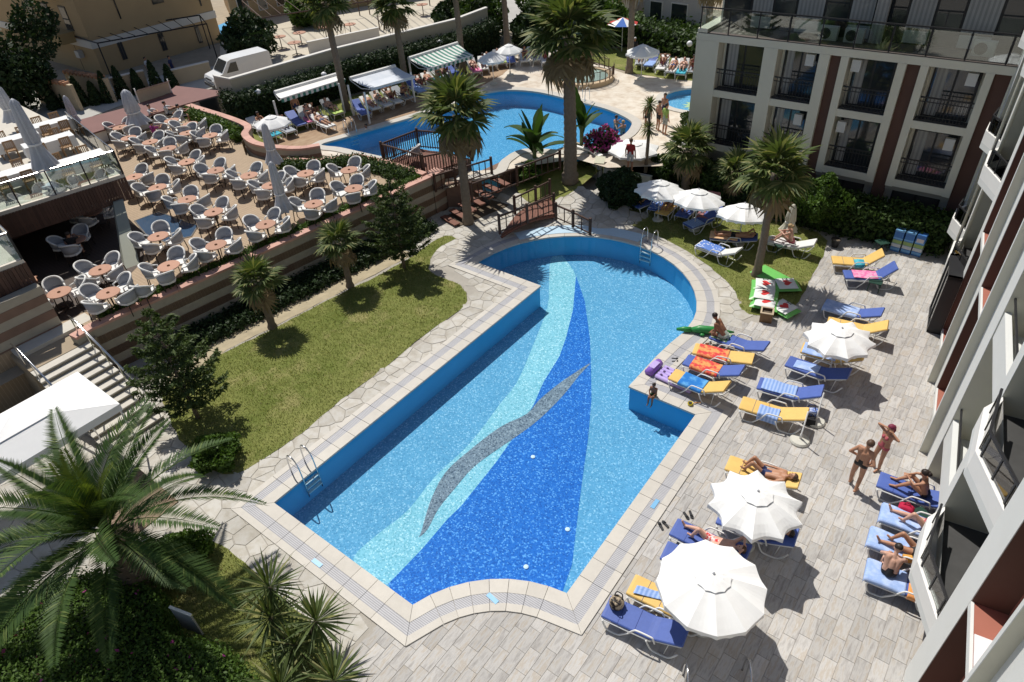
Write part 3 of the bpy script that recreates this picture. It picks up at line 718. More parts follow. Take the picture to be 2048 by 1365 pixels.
# stairs down to the pool garden
st = thing('garden_stairs', 'stone stairs with steel rails leading down from the terrace', 'stairs')
NS = 12; sx0, sx1, sy0, sy1 = -23.3, -19.55, 3.35, 5.3; TREAD = M('step_stone', (.54, .51, .45), .8, .12, 3, 30, .2, co='World', dirt=.1); RISER = M('step_riser', (.30, .27, .21), .85, .15, 3, co='World')
for i in range(NS):
    z = 1.62*(NS-i)/NS; xa = sx0+(sx1-sx0)*i/NS; xb = sx0+(sx1-sx0)*(i+1)/NS
    MB().span(xa-.02, xb+.03, sy0, sy1, z-.045, z).build('tread', TREAD, st)
    MB().span(xa-.015, xb, sy0+.02, sy1-.02, max(0, z-1.62/NS-.02), z-.047).build('riser', RISER, st)
MB().span(-24.95, sx0-.022, sy0, 5.58, -.2, 1.64).build('landing', M('landing_stone', (.33, .265, .185), .85, .15, 2, co='World'), st)
MB().span(-24.95, -24.3, sy0+.1, 6.0, 1.64, ZT+.004).build('top_step', TREAD, st)
for yy, nm in ((sy0+.06, 'rail'), (sy1-.06, 'rail')):
    r = MB(); top = [(sx0-.5, yy, 1.62+.95), (sx0, yy, 1.62+.92)]+[(sx1-.1, yy, .95)]
    for dz in (0, -.14): r.tube([(x, y, z+dz) for x, y, z in top], .025 if dz == 0 else .014, 8)
    r.build('rail', STEEL, st, True)
    for k in range(6):
        x = sx0-.4+(sx1-sx0+.3)*k/5; zt = 2.55 if x < sx0 else 2.54-(x-sx0)/(sx1-sx0)*1.6; MB().tube([(x, yy, zt-.95), (x, yy, zt)], .018, 6).build('post', STEEL, st)
banded_wall('restaurant_wall', 'striped stone wall of the restaurant left of the stairs', [(-24.98, -4), (-24.92, 5.2)], -.05, 3.4, 11, .4, cap=False, first=1)
# slanted column, glass-edged upper deck
cb, ct = at(262, 528, ZT), Vector((*at2(236, 402, 3.3), 3.3))
cl = thing('slanted_column', 'slanted grey-green concrete column holding the corner of the glass deck', 'column'); COLM = M('grey_green_render', (.30, .31, .26), .8, .1, 2)
m = MB(); w = .36
m.add([(cb.x-w, cb.y-w*.5, ZT), (cb.x+w*.6, cb.y-w, ZT), (cb.x+w, cb.y+w*.5, ZT), (cb.x-w*.6, cb.y+w, ZT), (ct.x-w*.7, ct.y-w*.35, 3.35), (ct.x+w*.4, ct.y-w*.7, 3.35), (ct.x+w*.7, ct.y+w*.35, 3.35), (ct.x-w*.4, ct.y+w*.7, 3.35)], [(0, 1, 5, 4), (1, 2, 6, 5), (2, 3, 7, 6), (3, 0, 4, 7), (4, 5, 6, 7), (3, 2, 1, 0)])
m.build('shaft', COLM, cl)
pt = MB(); pt.lathe([(.17, 0), (.24, .35), (.25, .36), (.2, .36)], 14); pot0 = pt
UD = [(-29.2, 10.85), (-30.2, 5.75), (-25.35, 5.25), (-25.75, 2.0), (-26.3, -5), (-47, -5), (-47, 12.9), (-36.5, 12.2)]
ud = thing('upper_deck', 'upper restaurant deck with dark wood fascia and glass balustrade', 'deck')
MB().prism(UD, 4.12, 4.3).build('floor_slab', M('pale_deck_stone', (.56, .52, .45), .8, .12, 1.5, 30, .15, co='World', dirt=.1), ud)
MB().prism(offset(UD[::-1], -.35)[::-1], 3.36, 4.118).build('soffit', WOOD_D, ud)
FASC = M('fascia_wood', (.085, .045, .032), .65, .25, 4, 20, .2, co='World', rnd=.22)
def fascia(a, b):
    a, b = Vector(a), Vector(b); L = (b-a).length; n = int(L/.115); dd = (b-a)/L; ang = math.atan2(dd.y, dd.x)
    for i in range(n):
        c = a+dd*(i+.5)*L/n; MB().box((c.x, c.y, 3.69), (L/n-.012, .05, .94), ang).build('fascia_plank', FASC, ud)
def balustrade(a, b, z, parent, h=1.0, panel=1.35):
    a, b = Vector(a), Vector(b); L = (b-a).length; n = max(1, round(L/panel)); dd = (b-a)/L; ang = math.atan2(dd.y, dd.x)
    for i in range(n):
        c = a+dd*(i+.5)*L/n; MB().box((c.x, c.y, z+h/2), (L/n-.06, .014, h-.12), ang).build('glass_panel', GLASS, parent)
    for i in range(n+1):
        c = a+dd*i*L/n; MB().box((c.x, c.y, z+h/2), (.05, .03, h), ang).build('post', BLACK, parent)
    MB().tube([(a.x, a.y, z+h), (b.x, b.y, z+h)], .024, 8).build('top_rail', STEEL, parent)
for a, b in ((UD[0], UD[1]), (UD[1], UD[2]), (UD[2], UD[3])):
    fascia(a, b)
struct(MB().prism([(-25.1, 5.0), (-25.0, 6.6), (-26.6, 9.2), (-28.9, 10.6), (-33.5, 10.8), (-33.5, -4), (-25.2, -4)], None, ZT+.006).build('shade_plank_floor', stripe_mat('shade_dark_planks', (.10, .07, .05), (.06, .04, .03), 1, .14, .1, .7, .2, 'World')))  # dark planks, with the deck's shade put into their colour too
rb = thing('restaurant', 'added dark glazed restaurant front cutting the light under the upper deck', 'building'); MB().span(-34, -33.5, -4, 11.2, ZT, 3.35).build('wall', WOOD_D, rb)  # back wall added to cut the light under the deck
for k in range(8): MB().span(-33.5, -33.46, -3.8+k*1.85, -2.1+k*1.85, ZT+.1, 3.2).build('window', GLASSD, rb)
for a, b in ((UD[7], UD[0]), (UD[0], UD[1]), (UD[1], UD[2]), (UD[2], UD[3])):
    ca, cb_ = Vector(a), Vector(b); balustrade(ca.lerp(cb_, .01), ca.lerp(cb_, .99), 4.3, ud)

# ------------------------------------------------------------------ near hotel wing (right): tall piers, slots, pointed balconies
ha = thing('hotel_wing', 'near hotel wing with pale vertical piers, red-brown slots and pointed balconies', 'building', (.95, 16.3, 0), math.atan2(.99, -.14))
HT = 19.0
def A(name, mat, *spans):
    m = MB()
    for s in spans: m.span(*s)
    return m.build(name, mat, ha)
for s0, s1 in ((0, .87), (-2.97, -2.57), (-6.95, -6.1), (-12.4, -8.97), (3.69, 4.21), (7.05, 7.55), (10.6, 11.0), (13.4, 14.2)):
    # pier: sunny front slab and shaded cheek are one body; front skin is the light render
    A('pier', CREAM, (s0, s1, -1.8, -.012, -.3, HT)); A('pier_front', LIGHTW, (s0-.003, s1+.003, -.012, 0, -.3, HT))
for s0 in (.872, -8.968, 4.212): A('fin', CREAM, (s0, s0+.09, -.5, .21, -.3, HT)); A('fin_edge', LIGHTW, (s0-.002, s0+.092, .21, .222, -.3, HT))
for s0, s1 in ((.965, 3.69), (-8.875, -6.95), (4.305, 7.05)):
    A('slot_wall', SUNLIT_BROWN, (s0, s1, -.75, -.55, -.3, HT)); A('slot_cheek', BROWN, (s1-.012, s1-.002, -.55, -.014, -.3, HT))  # one brown paint: sun in the wall's colour, shade in the cheek's
    for z in (.25, 4.0, 7.75, 11.5):
        A('ledge', SUNLIT_BROWN, (s0+.004, s1-.014, -.548, -.05, z-.12, z)); A('ledge_edge', LIGHTW, (s0+.004, s1-.014, -.05, .0, z-.14, z+.012))
        for k in range(1): A('slot_window', M('slot_frame', (.05, .03, .025), .6), (s0+.5, s1-.5, -.55, -.535, z+.9, z+2.3))
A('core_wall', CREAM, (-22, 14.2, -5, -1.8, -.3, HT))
BAYS = [(-2.57, 0), (-6.1, -2.97), (7.55, 10.6), (11.0, 13.4)]
def bay(s0, s1, pointed):
    for f, z in enumerate((-1.75, 1.6, 5.0, 8.4, 11.8)):
        A('door_frame', BLACK, (s0+.25, s1-.25, -1.8, -1.76, z+.02, z+2.25)); A('door_glass', GLASSD, (s0+.33, (s0+s1)/2-.03, -1.76, -1.752, z+.1, z+2.17)); A('door_glass', GLASSD, ((s0+s1)/2+.03, s1-.33, -1.76, -1.752, z+.1, z+2.17))
        if f == 0: continue
        A('balcony_slab', LIGHTW, (s0, s1, -1.8, -.03, z-.18, z))
        if not pointed: 
            A('parapet', LIGHTW, (s0, s1, -.16, -.03, z, z+.55)); A('balcony_rail', BLACK, (s0, s1, -.12, -.08, z+.9, z+.95)); continue
        tip = (s0+(s1-s0)*.42, .42); poly = [(s0, -.02), (s1, -.02), (s1-.5, .30), tip]
        MB().prism(poly, z-.2, z).build('balcony_point', LIGHTW, ha)
        inn = [(s0+.18, -.02), (s1-.12, -.02), (s1-.55, .16), (tip[0]+.02, .26)]
        MB().prism(poly, z, z+.42, [inn]).build('parapet', WHITE, ha)
        for a, b in (((s0+.1, .0), tip), (tip, (s1-.5, .24))):
            L = math.dist(a, b); an = math.atan2(b[1]-a[1], b[0]-a[0]); c = ((a[0]+b[0])/2, (a[1]+b[1])/2-.06)
            MB().box((c[0], c[1], z+.68), (L-.12, .015, .45), an).build('glass_panel', GLASS, ha)
            MB().box((c[0], c[1], z+.95), (L, .045, .05), an).build('balcony_rail', BLACK, ha)
            for k in range(3): MB().box((a[0]+(b[0]-a[0])*(k+.2)/2.4, a[1]+(b[1]-a[1])*(k+.2)/2.4-.06, z+.68), (.04, .04, .52), an).build('rail_post', BLACK, ha)
        A('balcony_floor', M('dark_balcony_tile', (.06, .06, .06), .5, .3, 3), (s0+.02, s1-.02, -1.75, -.05, z+.002, z+.012))
for s0, s1 in BAYS: bay(s0, s1, (s0, s1) != (-2.57, 0))
A('marble_sill', M('white_marble', (.75, .75, .76), .4, .1, 6), (-8.87, -7.6, -.53, -.06, 4.004, 4.03))
# ground floor bay window and downpipes at the far end
A('shop_window_frame', BLACK, (7.0, 7.12, .0, .42, 0, 2.3), (8.5, 8.62, .0, .42, 0, 2.3), (7.0, 8.62, .34, .42, 0, .12), (7.0, 8.62, .0, .42, 2.18, 2.3), (7.76, 7.84, .34, .42, .1, 2.2))
A('shop_window_glass', GLASSD, (7.12, 8.5, .36, .39, .12, 2.18))
MB().tube([(9.35, .12, 0), (9.35, .12, 16)], .05, 10).build('downpipe', CREAM, ha, True); MB().tube([(10.2, .2, 0), (10.2, .2, 16)], .05, 10).build('downpipe', CREAM, ha, True)

# ------------------------------------------------------------------ hotel building across the garden
YB = 30.0
hb = thing('hotel_building', 'shaded hotel building with framed balconies and brown wall strips behind the hedge', 'building')
def B(name, mat, *spans, parent=None):
    m = MB()
    for s in spans: m.span(*s)
    return m.build(name, mat, parent or hb)
CREAMB = M('pale_cream_render', (.64, .62, .52), .8, .07, 1.0, 60, .08, dirt=.1)
B('body', CREAMB, (-12.6, 6, YB+1.45, YB+12, -.3, 13))
B('side_wall', CREAMB, (-13.0, -12.55, YB, YB+12, -.3, 7.25)); B('plinth', M('grey_plinth', (.30, .29, .26), .85, .1, 1), (-12.9, 4, YB+.3, YB+1.44, -.3, 2.0))
FLB = (2.25, 4.72)
bays = [(-11.95, -9.95), (-9.36, -7.68), (-6.55, -4.77), (-3.70, -1.85), (-.75, 1.2)]
pil = [(-13.0, -11.95), (-9.95, -9.36), (-7.68, -7.27), (-6.84, -6.55), (-4.77, -4.46), (-3.98, -3.70), (-1.85, -1.58), (-1.05, -.75), (1.2, 1.5)]
B('roof_beam', CREAMB, (-13.02, 4, YB-.02, YB+1.44, 6.78, 7.07))
for z in FLB:
    for a, b in bays: B('beam', CREAMB, (a, b, YB-.015, YB+1.43, z-.28, z+.02))
for a, b in pil: B('pillar', CREAMB, (a, b, YB-.035, YB+1.43, 1.95 if a > -12.5 else -.3, 6.779))
for a, b in ((-7.27, -6.84), (-4.46, -3.98), (-1.58, -1.05), (1.5, 2.2)): B('brown_strip', BROWN, (a, b, YB+.16, YB+.5, -.3, 6.778))
B('grey_band', M('grey_plinth', (.30, .29, .26), .85, .1, 1), (-11.9, 4, YB+.18, YB+.6, 1.72, 1.96))
ACM = M('ac_casing', (.55, .55, .53), .5, .05, 4)
def ac_unit(parent, x, y, z, w=.72, h=.52):
    a = MB().span(x, x+w, y, y+.26, z, z+h).build('ac_unit', ACM, parent)
    k = MB(); n = 18
    for r in (.2, .14, .08): k.tube([(x+.26+r*math.cos(2*PI*i/n), y-.012, z+h/2+r*math.sin(2*PI*i/n)) for i in range(n+1)], .012, 5)
    k.build('fan_grille', BLACK, a)
    MB().tube([(x+.26, y-.004, z+h/2), (x+.26, y-.002, z+h/2)], .21, 16).build('fan_recess', M('ac_dark', (.09, .09, .09), .7), a)
def rail(parent, x0, x1, y, z, h=.95, gap=.12):
    r = MB().span(x0, x1, y-.02, y+.02, z+h-.05, z+h).span(x0, x1, y-.015, y+.015, z+h-.2, z+h-.17).span(x0, x1, y-.015, y+.015, z+.06, z+.09)
    r.build('balcony_rail', BLACK, parent); n = int((x1-x0)/gap); m = MB()
    for i in range(1, n): x = x0+(x1-x0)*i/n; m.span(x-.009, x+.009, y-.009, y+.009, z+.09, z+h-.05)
    m.build('balusters', BLACK, parent)
for bi, (a, b) in enumerate(bays):
    for z in FLB:
        w = B('window_frame', BLACK, (a+.12, b-.12, YB+.60, YB+.648, z+.05, z+2.02))
        mid = (a+b)/2
        for p, q in ((a+.2, mid-.04), (mid+.04, b-.2)):
            B('pane', GLASSD, (p, q, YB+.588, YB+.599, z+.12, z+1.95), parent=w)
        B('curtain', CURTAIN, (a+.24, mid-.3, YB+.580, YB+.586, z+.12, z+1.94), parent=w)
        B('balcony_back', CREAMB, (a, b, YB+.65, YB+.75, z+.02, z+2.25))
        rail(hb, a+.02, b-.02, YB+.06, z)
        B('balcony_floor', M('dark_balcony_tile', (.06, .06, .06), .5), (a, b, YB+.02, YB+.6, z+.021, z+.03))
        ax = b-.55 if bi in (1, 3) else a+.12
        if bi: MB().span(ax, ax+.34, YB+.12, YB+.32, z+1.5, z+1.95).build('ac_unit', ACM, hb)
    for p, q in ((a+.1, mid-.05), (mid+.05, b-.1)) if bi else ():
        B('ground_door', M('dark_door', (.045, .043, .042), .4, .2, 1), (p, q, YB+.27, YB+.298, .05, 1.75))
    if bi: B('door_surround', BLACK, (a+.02, b-.02, YB+.28, YB+.299, .0, 1.84))
# set-back top floor with glazed balcony front
ZTOP = 7.08
B('top_terrace', M('dark_terrace', (.10, .085, .075), .7, .2, 2), (-12.95, 4, YB+.0, YB+1.44, ZTOP-.005, ZTOP+.02))
B('top_window_wall', BLACK, (-12.5, 4, YB+1.41, YB+1.449, ZTOP+.03, 12))
x = -12.4
k = 0
while x < 3.4:
    w = .95 if k % 3 else 1.15
    pn = B('top_pane', GLASSD if k % 2 == 0 else CURTAIN, (x+.05, x+w-.05, YB+1.396, YB+1.409, ZTOP+.62, 10.2)); B('spandrel_panel', M('pale_panel', (.45, .46, .45), .5), (x+.05, x+w-.05, YB+1.396, YB+1.409, ZTOP+.08, ZTOP+.54)) if k % 2 else None
    x += w; k += 1
for i in range(12):
    xa = -12.9+i*1.28; B('glass_panel', GLASS, (xa+.04, xa+1.24, YB+.03, YB+.042, ZTOP+.08, ZTOP+.95)); B('rail_post', BLACK, (xa-.02, xa+.02, YB+.01, YB+.06, ZTOP, ZTOP+1.02))
B('top_rail', BLACK, (-12.95, 3, YB+.01, YB+.06, ZTOP+1.0, ZTOP+1.05))
for x in (-8.1, -7.1, -2.6, -.4): ac_unit(hb, x, YB+.75, ZTOP+.03)
for x in (-6.2,): B('curtain_bundle', CURTAIN, (x, x+.45, YB+.9, YB+1.1, ZTOP+.05, ZTOP+2.2))
# ------------------------------------------------------------------ sun loungers
def lounger_path(back):
    p = [(0, .385), (.06, .39), (.55, .385), (1.08, .385), (1.16, .39)]; c, s = math.cos(R(back)), math.sin(R(back))
    return p+[(1.2+t*c, .395+t*s) for t in (.08, .4, .70, .745)]
LPROTO = {}
def lounger_proto(col, back):
    key = (col, back)
    if key in LPROTO: return LPROTO[key]
    t = thing('sun_lounger', '', 'sun lounger', group='sun loungers')
    fr = MB()
    for y in (-.31, .31): fr.tube([(.02, y, .335), (.6, y, .325), (1.2, y, .335)], .022, 7)
    for x in (.05, .4, .8, 1.15): fr.tube([(x, -.31, .325), (x, .31, .325)], .014, 6)
    fr.build('frame', PLASTIC, t, True)
    for y in (-.335, .335):
        MB().tube(curve_pts([(.05, y, .34), (.12, y, .12), (.2, y, .025), (.42, y, .025), (.52, y, .10), (.72, y, .34)], 3), .022, 7).build('leg', PLASTIC, t, True)
        MB().tube(curve_pts([(1.1, y, .34), (1.2, y, .10), (1.3, y, .025), (1.58, y, .025), (1.70, y, .12), (1.82, y, .34 if back < 60 else .3)], 3), .022, 7).build('leg', PLASTIC, t, True)
        MB().tube(curve_pts([(.70, y, .33), (.80, y, .50), (.88, y, .555), (1.18, y, .555), (1.25, y, .52), (1.30, y, .36)], 3), .022, 7).build('armrest', PLASTIC, t, True)
    bf = MB(); c, s = math.cos(R(back)), math.sin(R(back))
    for y in (-.29, .29): bf.tube([(1.18, y, .345), (1.18+.74*c, y, .345+.74*s)], .02, 6); bf.tube([(1.18+.45*c, y, .345+.45*s), (1.52, y, .04)], .012, 5)
    for d_ in (.15, .45, .73): bf.tube([(1.18+d_*c, -.29, .345+d_*s), (1.18+d_*c, .29, .345+d_*s)], .014, 6)
    bf.build('back_frame', PLASTIC, t, True)
    MB().sweep(lounger_path(back), .60, .075).build('mattress', {'blue': BLUE, 'yellow': YELLOW, 'white': PLASTIC, 'grey': M('grey_sling', (.33, .35, .38), .8), 'red': M('faded_red_sling', (.34, .15, .14), .8)}[col], t)
    me = MB()
    for x in (.4, .8, 1.17): me.tube([(x, -.30, .425), (x, .30, .425)], .006, 5)
    me.build('seam', M('dark_seam', (.03, .05, .2), .7), t)
    t['_used'] = 0; LPROTO[key] = (t, kid_tree(t)); return LPROTO[key]
LOC = {}
def lounger(key, col, back, foot, head, label, z=0.0, sc=1.0, group='sun loungers'):
    """foot / head: photo points of the two ends of the seat (mattress height)"""
    a = at(*foot, z+.4*sc); b = at(*head, z+.4*sc); rz = math.atan2(b.y-a.y, b.x-a.x)
    return lounger_w(key, col, back, (a.x, a.y, z), rz, label, sc, group)
def lounger_w(key, col, back, loc, rz, label, sc=1.0, group='sun loungers'):
    t, kids = lounger_proto(col, back)
    if not t['_used']:
        t['_used'] = 1; t.location = loc; t.rotation_euler = (0, 0, rz); t['label'] = label; t['group'] = group; t.scale = (sc,)*3; o = t
    else: o = dup(t, label, loc, rz, kids, group, sc)
    if key: LOC[key] = (Vector(loc), rz, back, sc)
    return o
def lmat(key): loc, rz, back, sc = LOC[key]; return Matrix.Translation(loc) @ Matrix.Rotation(rz, 4, 'Z') @ Matrix.Scale(sc, 4)
def path_at(back, x):
    p = lounger_path(back); L = 0
    for i in range(len(p)-1):
        d_ = math.dist(p[i], p[i+1])
        if L+d_ >= x or i == len(p)-2: t = (x-L)/d_; return (p[i][0]+(p[i+1][0]-p[i][0])*t, p[i][1]+(p[i+1][1]-p[i][1])*t, math.atan2(p[i+1][1]-p[i][1], p[i+1][0]-p[i][0]))
        L += d_
def towel(key, u0, u1, w, mat, label, hang=.0, skew=0.0, off=0.0, name='towel', foot_hang=0.0, crumple=.012):
    loc, rz, back, sc = LOC[key]; m = MB(); nu, nv = 22, 12; ph = random.uniform(0, 6)
    half = w/2+hang
    for i in range(nu+1):
        u = u0+(u1-u0)*i/nu
        for j in range(nv+1):
            s = -half+2*half*j/nv+off+skew*(i/nu-.5); x, z, an = path_at(back, max(u, 0.0)); dn = .05+crumple*(1+math.sin(9*u+ph+4*s)+.7*math.sin(23*s+5*u))*.6+random.uniform(0, crumple*.35)
            y = s; drop = 0
            if u < 0: drop = -u; x = -.02
            e = abs(s)-.31
            if e > 0: y = math.copysign(.315+e*.12, s); z -= e
            m.v.append((x-math.sin(an)*dn, y, z+math.cos(an)*dn-drop))
    for i in range(nu):
        for j in range(nv): a = i*(nv+1)+j; m.f.append((a, a+nv+1, a+nv+2, a+1))
    o = m.build(name, mat, None, True); o.location = loc; o.rotation_euler = (0, 0, rz); o.scale = (sc,)*3
    md = o.modifiers.new('thick', 'SOLIDIFY'); md.thickness = .008
    return tag(o, label, 'towel', 'towels')
T_BLUE = cloth_mat('blue_towel', (.20, .32, .62), (.36, .48, .76), 3, 'stripe'); T_LB = cloth_mat('pale_blue_towel', (.30, .42, .70), (.42, .53, .80), 4)
T_RED = cloth_mat('red_patterned_towel', (.62, .07, .07), (.75, .33, .12), 6); T_PINK = cloth_mat('pink_towel', (.72, .16, .36), (.80, .35, .50), 7); T_OR = cloth_mat('orange_towel', (.80, .30, .085), (.86, .38, .14), 2)
T_DB = cloth_mat('deep_blue_towel', (.03, .18, .52), (.12, .36, .68), 3); T_WB = cloth_mat('blue_white_towel', (.62, .66, .74), (.12, .22, .55), 9, 'dots'); T_STR = cloth_mat('orange_striped_towel', (.75, .30, .06), (.74, .66, .50), 9, 'stripe'); T_W = cloth_mat('white_towel', (.7, .7, .7), (.62, .6, .6), 4)
T_GR = cloth_mat('green_patterned_cloth', (.08, .22, .10), (.55, .58, .50), 12); T_AQ = cloth_mat('turquoise_cloth', (.04, .30, .42), (.10, .45, .55), 5); T_LIME = cloth_mat('lime_cloth', (.35, .52, .12), (.55, .65, .25), 5)

lounger('a1', 'blue', 22, (1212, 1212), (1300, 1252), 'blue lounger at the near end of the poolside row, holding a straw bag')
lounger('a2', 'yellow', 20, (1262, 1168), (1352, 1211), 'yellow lounger with a crumpled blue towel, half under the nearest parasol')
lounger('a3', 'blue', 20, (1328, 1100), (1425, 1142), 'empty blue lounger mostly hidden by the nearest parasol')
lounger('a4', 'blue', 20, (1347, 1053), (1438, 1095), 'blue lounger with the sunbather in red patterned shorts')
lounger('a5', 'blue', 22, (1438, 1030), (1520, 1062), 'blue lounger in the shade of the scalloped parasol, sunbather lying on it')
lounger('a6', 'yellow', 20, (1455, 925), (1540, 955), 'yellow lounger hidden behind the scalloped parasol')
lounger('a7', 'yellow', 22, (1482, 805), (1562, 828), 'yellow lounger with a small blue towel, nearest the two stone parasol bases')
lounger('a8', 'blue', 30, (1517, 766), (1590, 786), 'blue lounger under a blue striped towel, behind the yellow one by the stone bases')
lounger('a9', 'blue', 25, (1575, 722), (1652, 748), 'blue lounger with pale towel in front of the middle parasol')
lounger('a10', 'yellow', 28, (1604, 695), (1680, 715), 'yellow lounger partly shaded below the middle parasol')
lounger('a11', 'yellow', 32, (1655, 643), (1722, 658), 'yellow lounger behind the middle parasol, only its backrest showing')
lounger('a12', 'blue', 25, (1650, 608), (1722, 628), 'blue lounger covered by a wide pale blue towel near the middle parasol')
lounger('a13', 'blue', 45, (1688, 549), (1748, 552), 'blue lounger with a bright pink towel')
lounger('a14', 'yellow', 42, (1664, 520), (1722, 524), 'yellow lounger farthest along the deck, turquoise cloth on it')
lounger('b1', 'blue', 22, (1425, 668), (1487, 690), 'blue lounger with a man sitting on its foot end')
lounger('b2', 'yellow', 8, (1388, 697), (1460, 713), 'yellow lounger lying flat under a red patterned towel')
lounger('b3', 'blue', 25, (1371, 719), (1440, 742), 'blue lounger with a red and orange towel beside the purple air bed')
lounger('b4', 'yellow', 30, (1344, 748), (1412, 775), 'yellow lounger with a shiny blue towel nearest the pool corner')
lounger('c1', 'blue', 15, (1757, 958), (1850, 993), 'blue lounger with a woman sitting up, closest to the pier of the hotel wing')
lounger('c2', 'blue', 18, (1762, 1024), (1855, 1058), 'lounger under a pale blue towel, second from the hotel pier')
lounger('c3', 'blue', 18, (1738, 1072), (1835, 1110), 'lounger under a pale blue towel, third from the hotel pier, bather in a black bikini')
lounger('c4', 'blue', 15, (1733, 1138), (1832, 1176), 'lounger with blue and orange towels by the pointed balcony')
lounger('d1', 'white', 28, (1397, 487), (1455, 508), 'white-framed lounger with a blue and white dotted towel at the lawn edge')
lounger('d2', 'blue', 10, (1420, 470), (1500, 478), 'lounger on the lawn under an orange striped towel')
lounger('d3', 'blue', 40, (1375, 452), (1412, 438), 'blue lounger with hanging towel between the lawn parasols')
lounger('d4', 'red', 45, (1403, 437), (1415, 420), 'faded red lounger standing free between the lawn parasols')
lounger('d5', 'blue', 40, (1362, 433), (1382, 412), 'lounger on the lawn with a sunbather, below the middle lawn parasol')
lounger('d6', 'yellow', 40, (1322, 428), (1345, 405), 'yellow lounger on the lawn with a sunbather and a round blue bag')
lounger('d7', 'blue', 40, (1308, 420), (1328, 396), 'lounger on the lawn draped with a pale blue towel')
lounger('d8', 'blue', 35, (1268, 412), (1302, 398), 'leftmost lounger on the lawn with a sunbather under the first lawn parasol')
lounger('d9', 'white', 25, (1535, 478), (1572, 486), 'white lounger behind the lawn palm beside the folded parasol')
towel('a2', .15, 1.1, .22, T_BLUE, 'crumpled blue towel on the near yellow lounger', skew=.25, crumple=.03)
towel('a7', .55, 1.15, .34, T_BLUE, 'blue towel hanging over the side of the yellow lounger by the stone bases', .16, off=-.22, crumple=.025)
towel('a8', .12, 1.15, .52, T_BLUE, 'blue striped towel spread on the lounger by the stone bases', .02, crumple=.02)
towel('a9', .25, 1.0, .40, T_LB, 'pale blue towel on the lounger in front of the middle parasol', .0, .1)
towel('a10', .05, 1.1, .55, T_LB, 'pale blue towel with folds below the middle parasol', .05)
towel('a12', -.12, 1.15, .60, T_LB, 'wide pale blue towel hanging over both sides of a lounger', .14)
towel('a13', .3, 1.2, .52, T_PINK, 'bright pink towel on a blue lounger', .02)
towel('a14', .8, 1.2, .30, T_AQ, 'turquoise cloth thrown over the arm of the farthest yellow lounger', .12, off=-.2, crumple=.03)
towel('b2', .15, 1.15, .6, T_RED, 'red patterned towel on the flat yellow lounger', .10)
towel('b3', .25, 1.2, .6, T_RED, 'red and orange towel sliding off a blue lounger', .12)
towel('b4', .35, 1.15, .6, T_DB, 'shiny blue towel on the yellow lounger at the pool corner', .10)
towel('b1', .05, .6, .5, T_GR, 'green patterned cloth beside the sitting man', .10, off=.1)
towel('c2', -.15, 1.6, .66, T_LB, 'pale blue towel under the bather with raised knees', .04)
towel('c3', -.15, 1.6, .66, T_LB, 'pale blue towel under the bather in a black bikini', .05)
towel('c4', -.12, .85, .62, T_LB, 'pale blue towel under the man sitting by the balcony', .08)
towel('c4', .9, 1.85, .72, T_OR, 'plain orange towel on the head end by the balcony', .10)
towel('d1', .05, 1.1, .56, T_WB, 'blue and white dotted towel at the lawn edge', .03)
towel('d2', .0, 1.15, .6, T_STR, 'orange and white striped towel on the lawn lounger', .04)
towel('d3', .0, .7, .56, T_BLUE, 'blue towel hanging from the lounger between the lawn parasols', .05, foot_hang=.2)
towel('d7', .0, 1.6, .56, T_WB, 'pale patterned towel draped on a lawn lounger', .02)
towel('d9', .1, 1.1, .5, T_W, 'white towel on the lounger behind the lawn palm', .03)

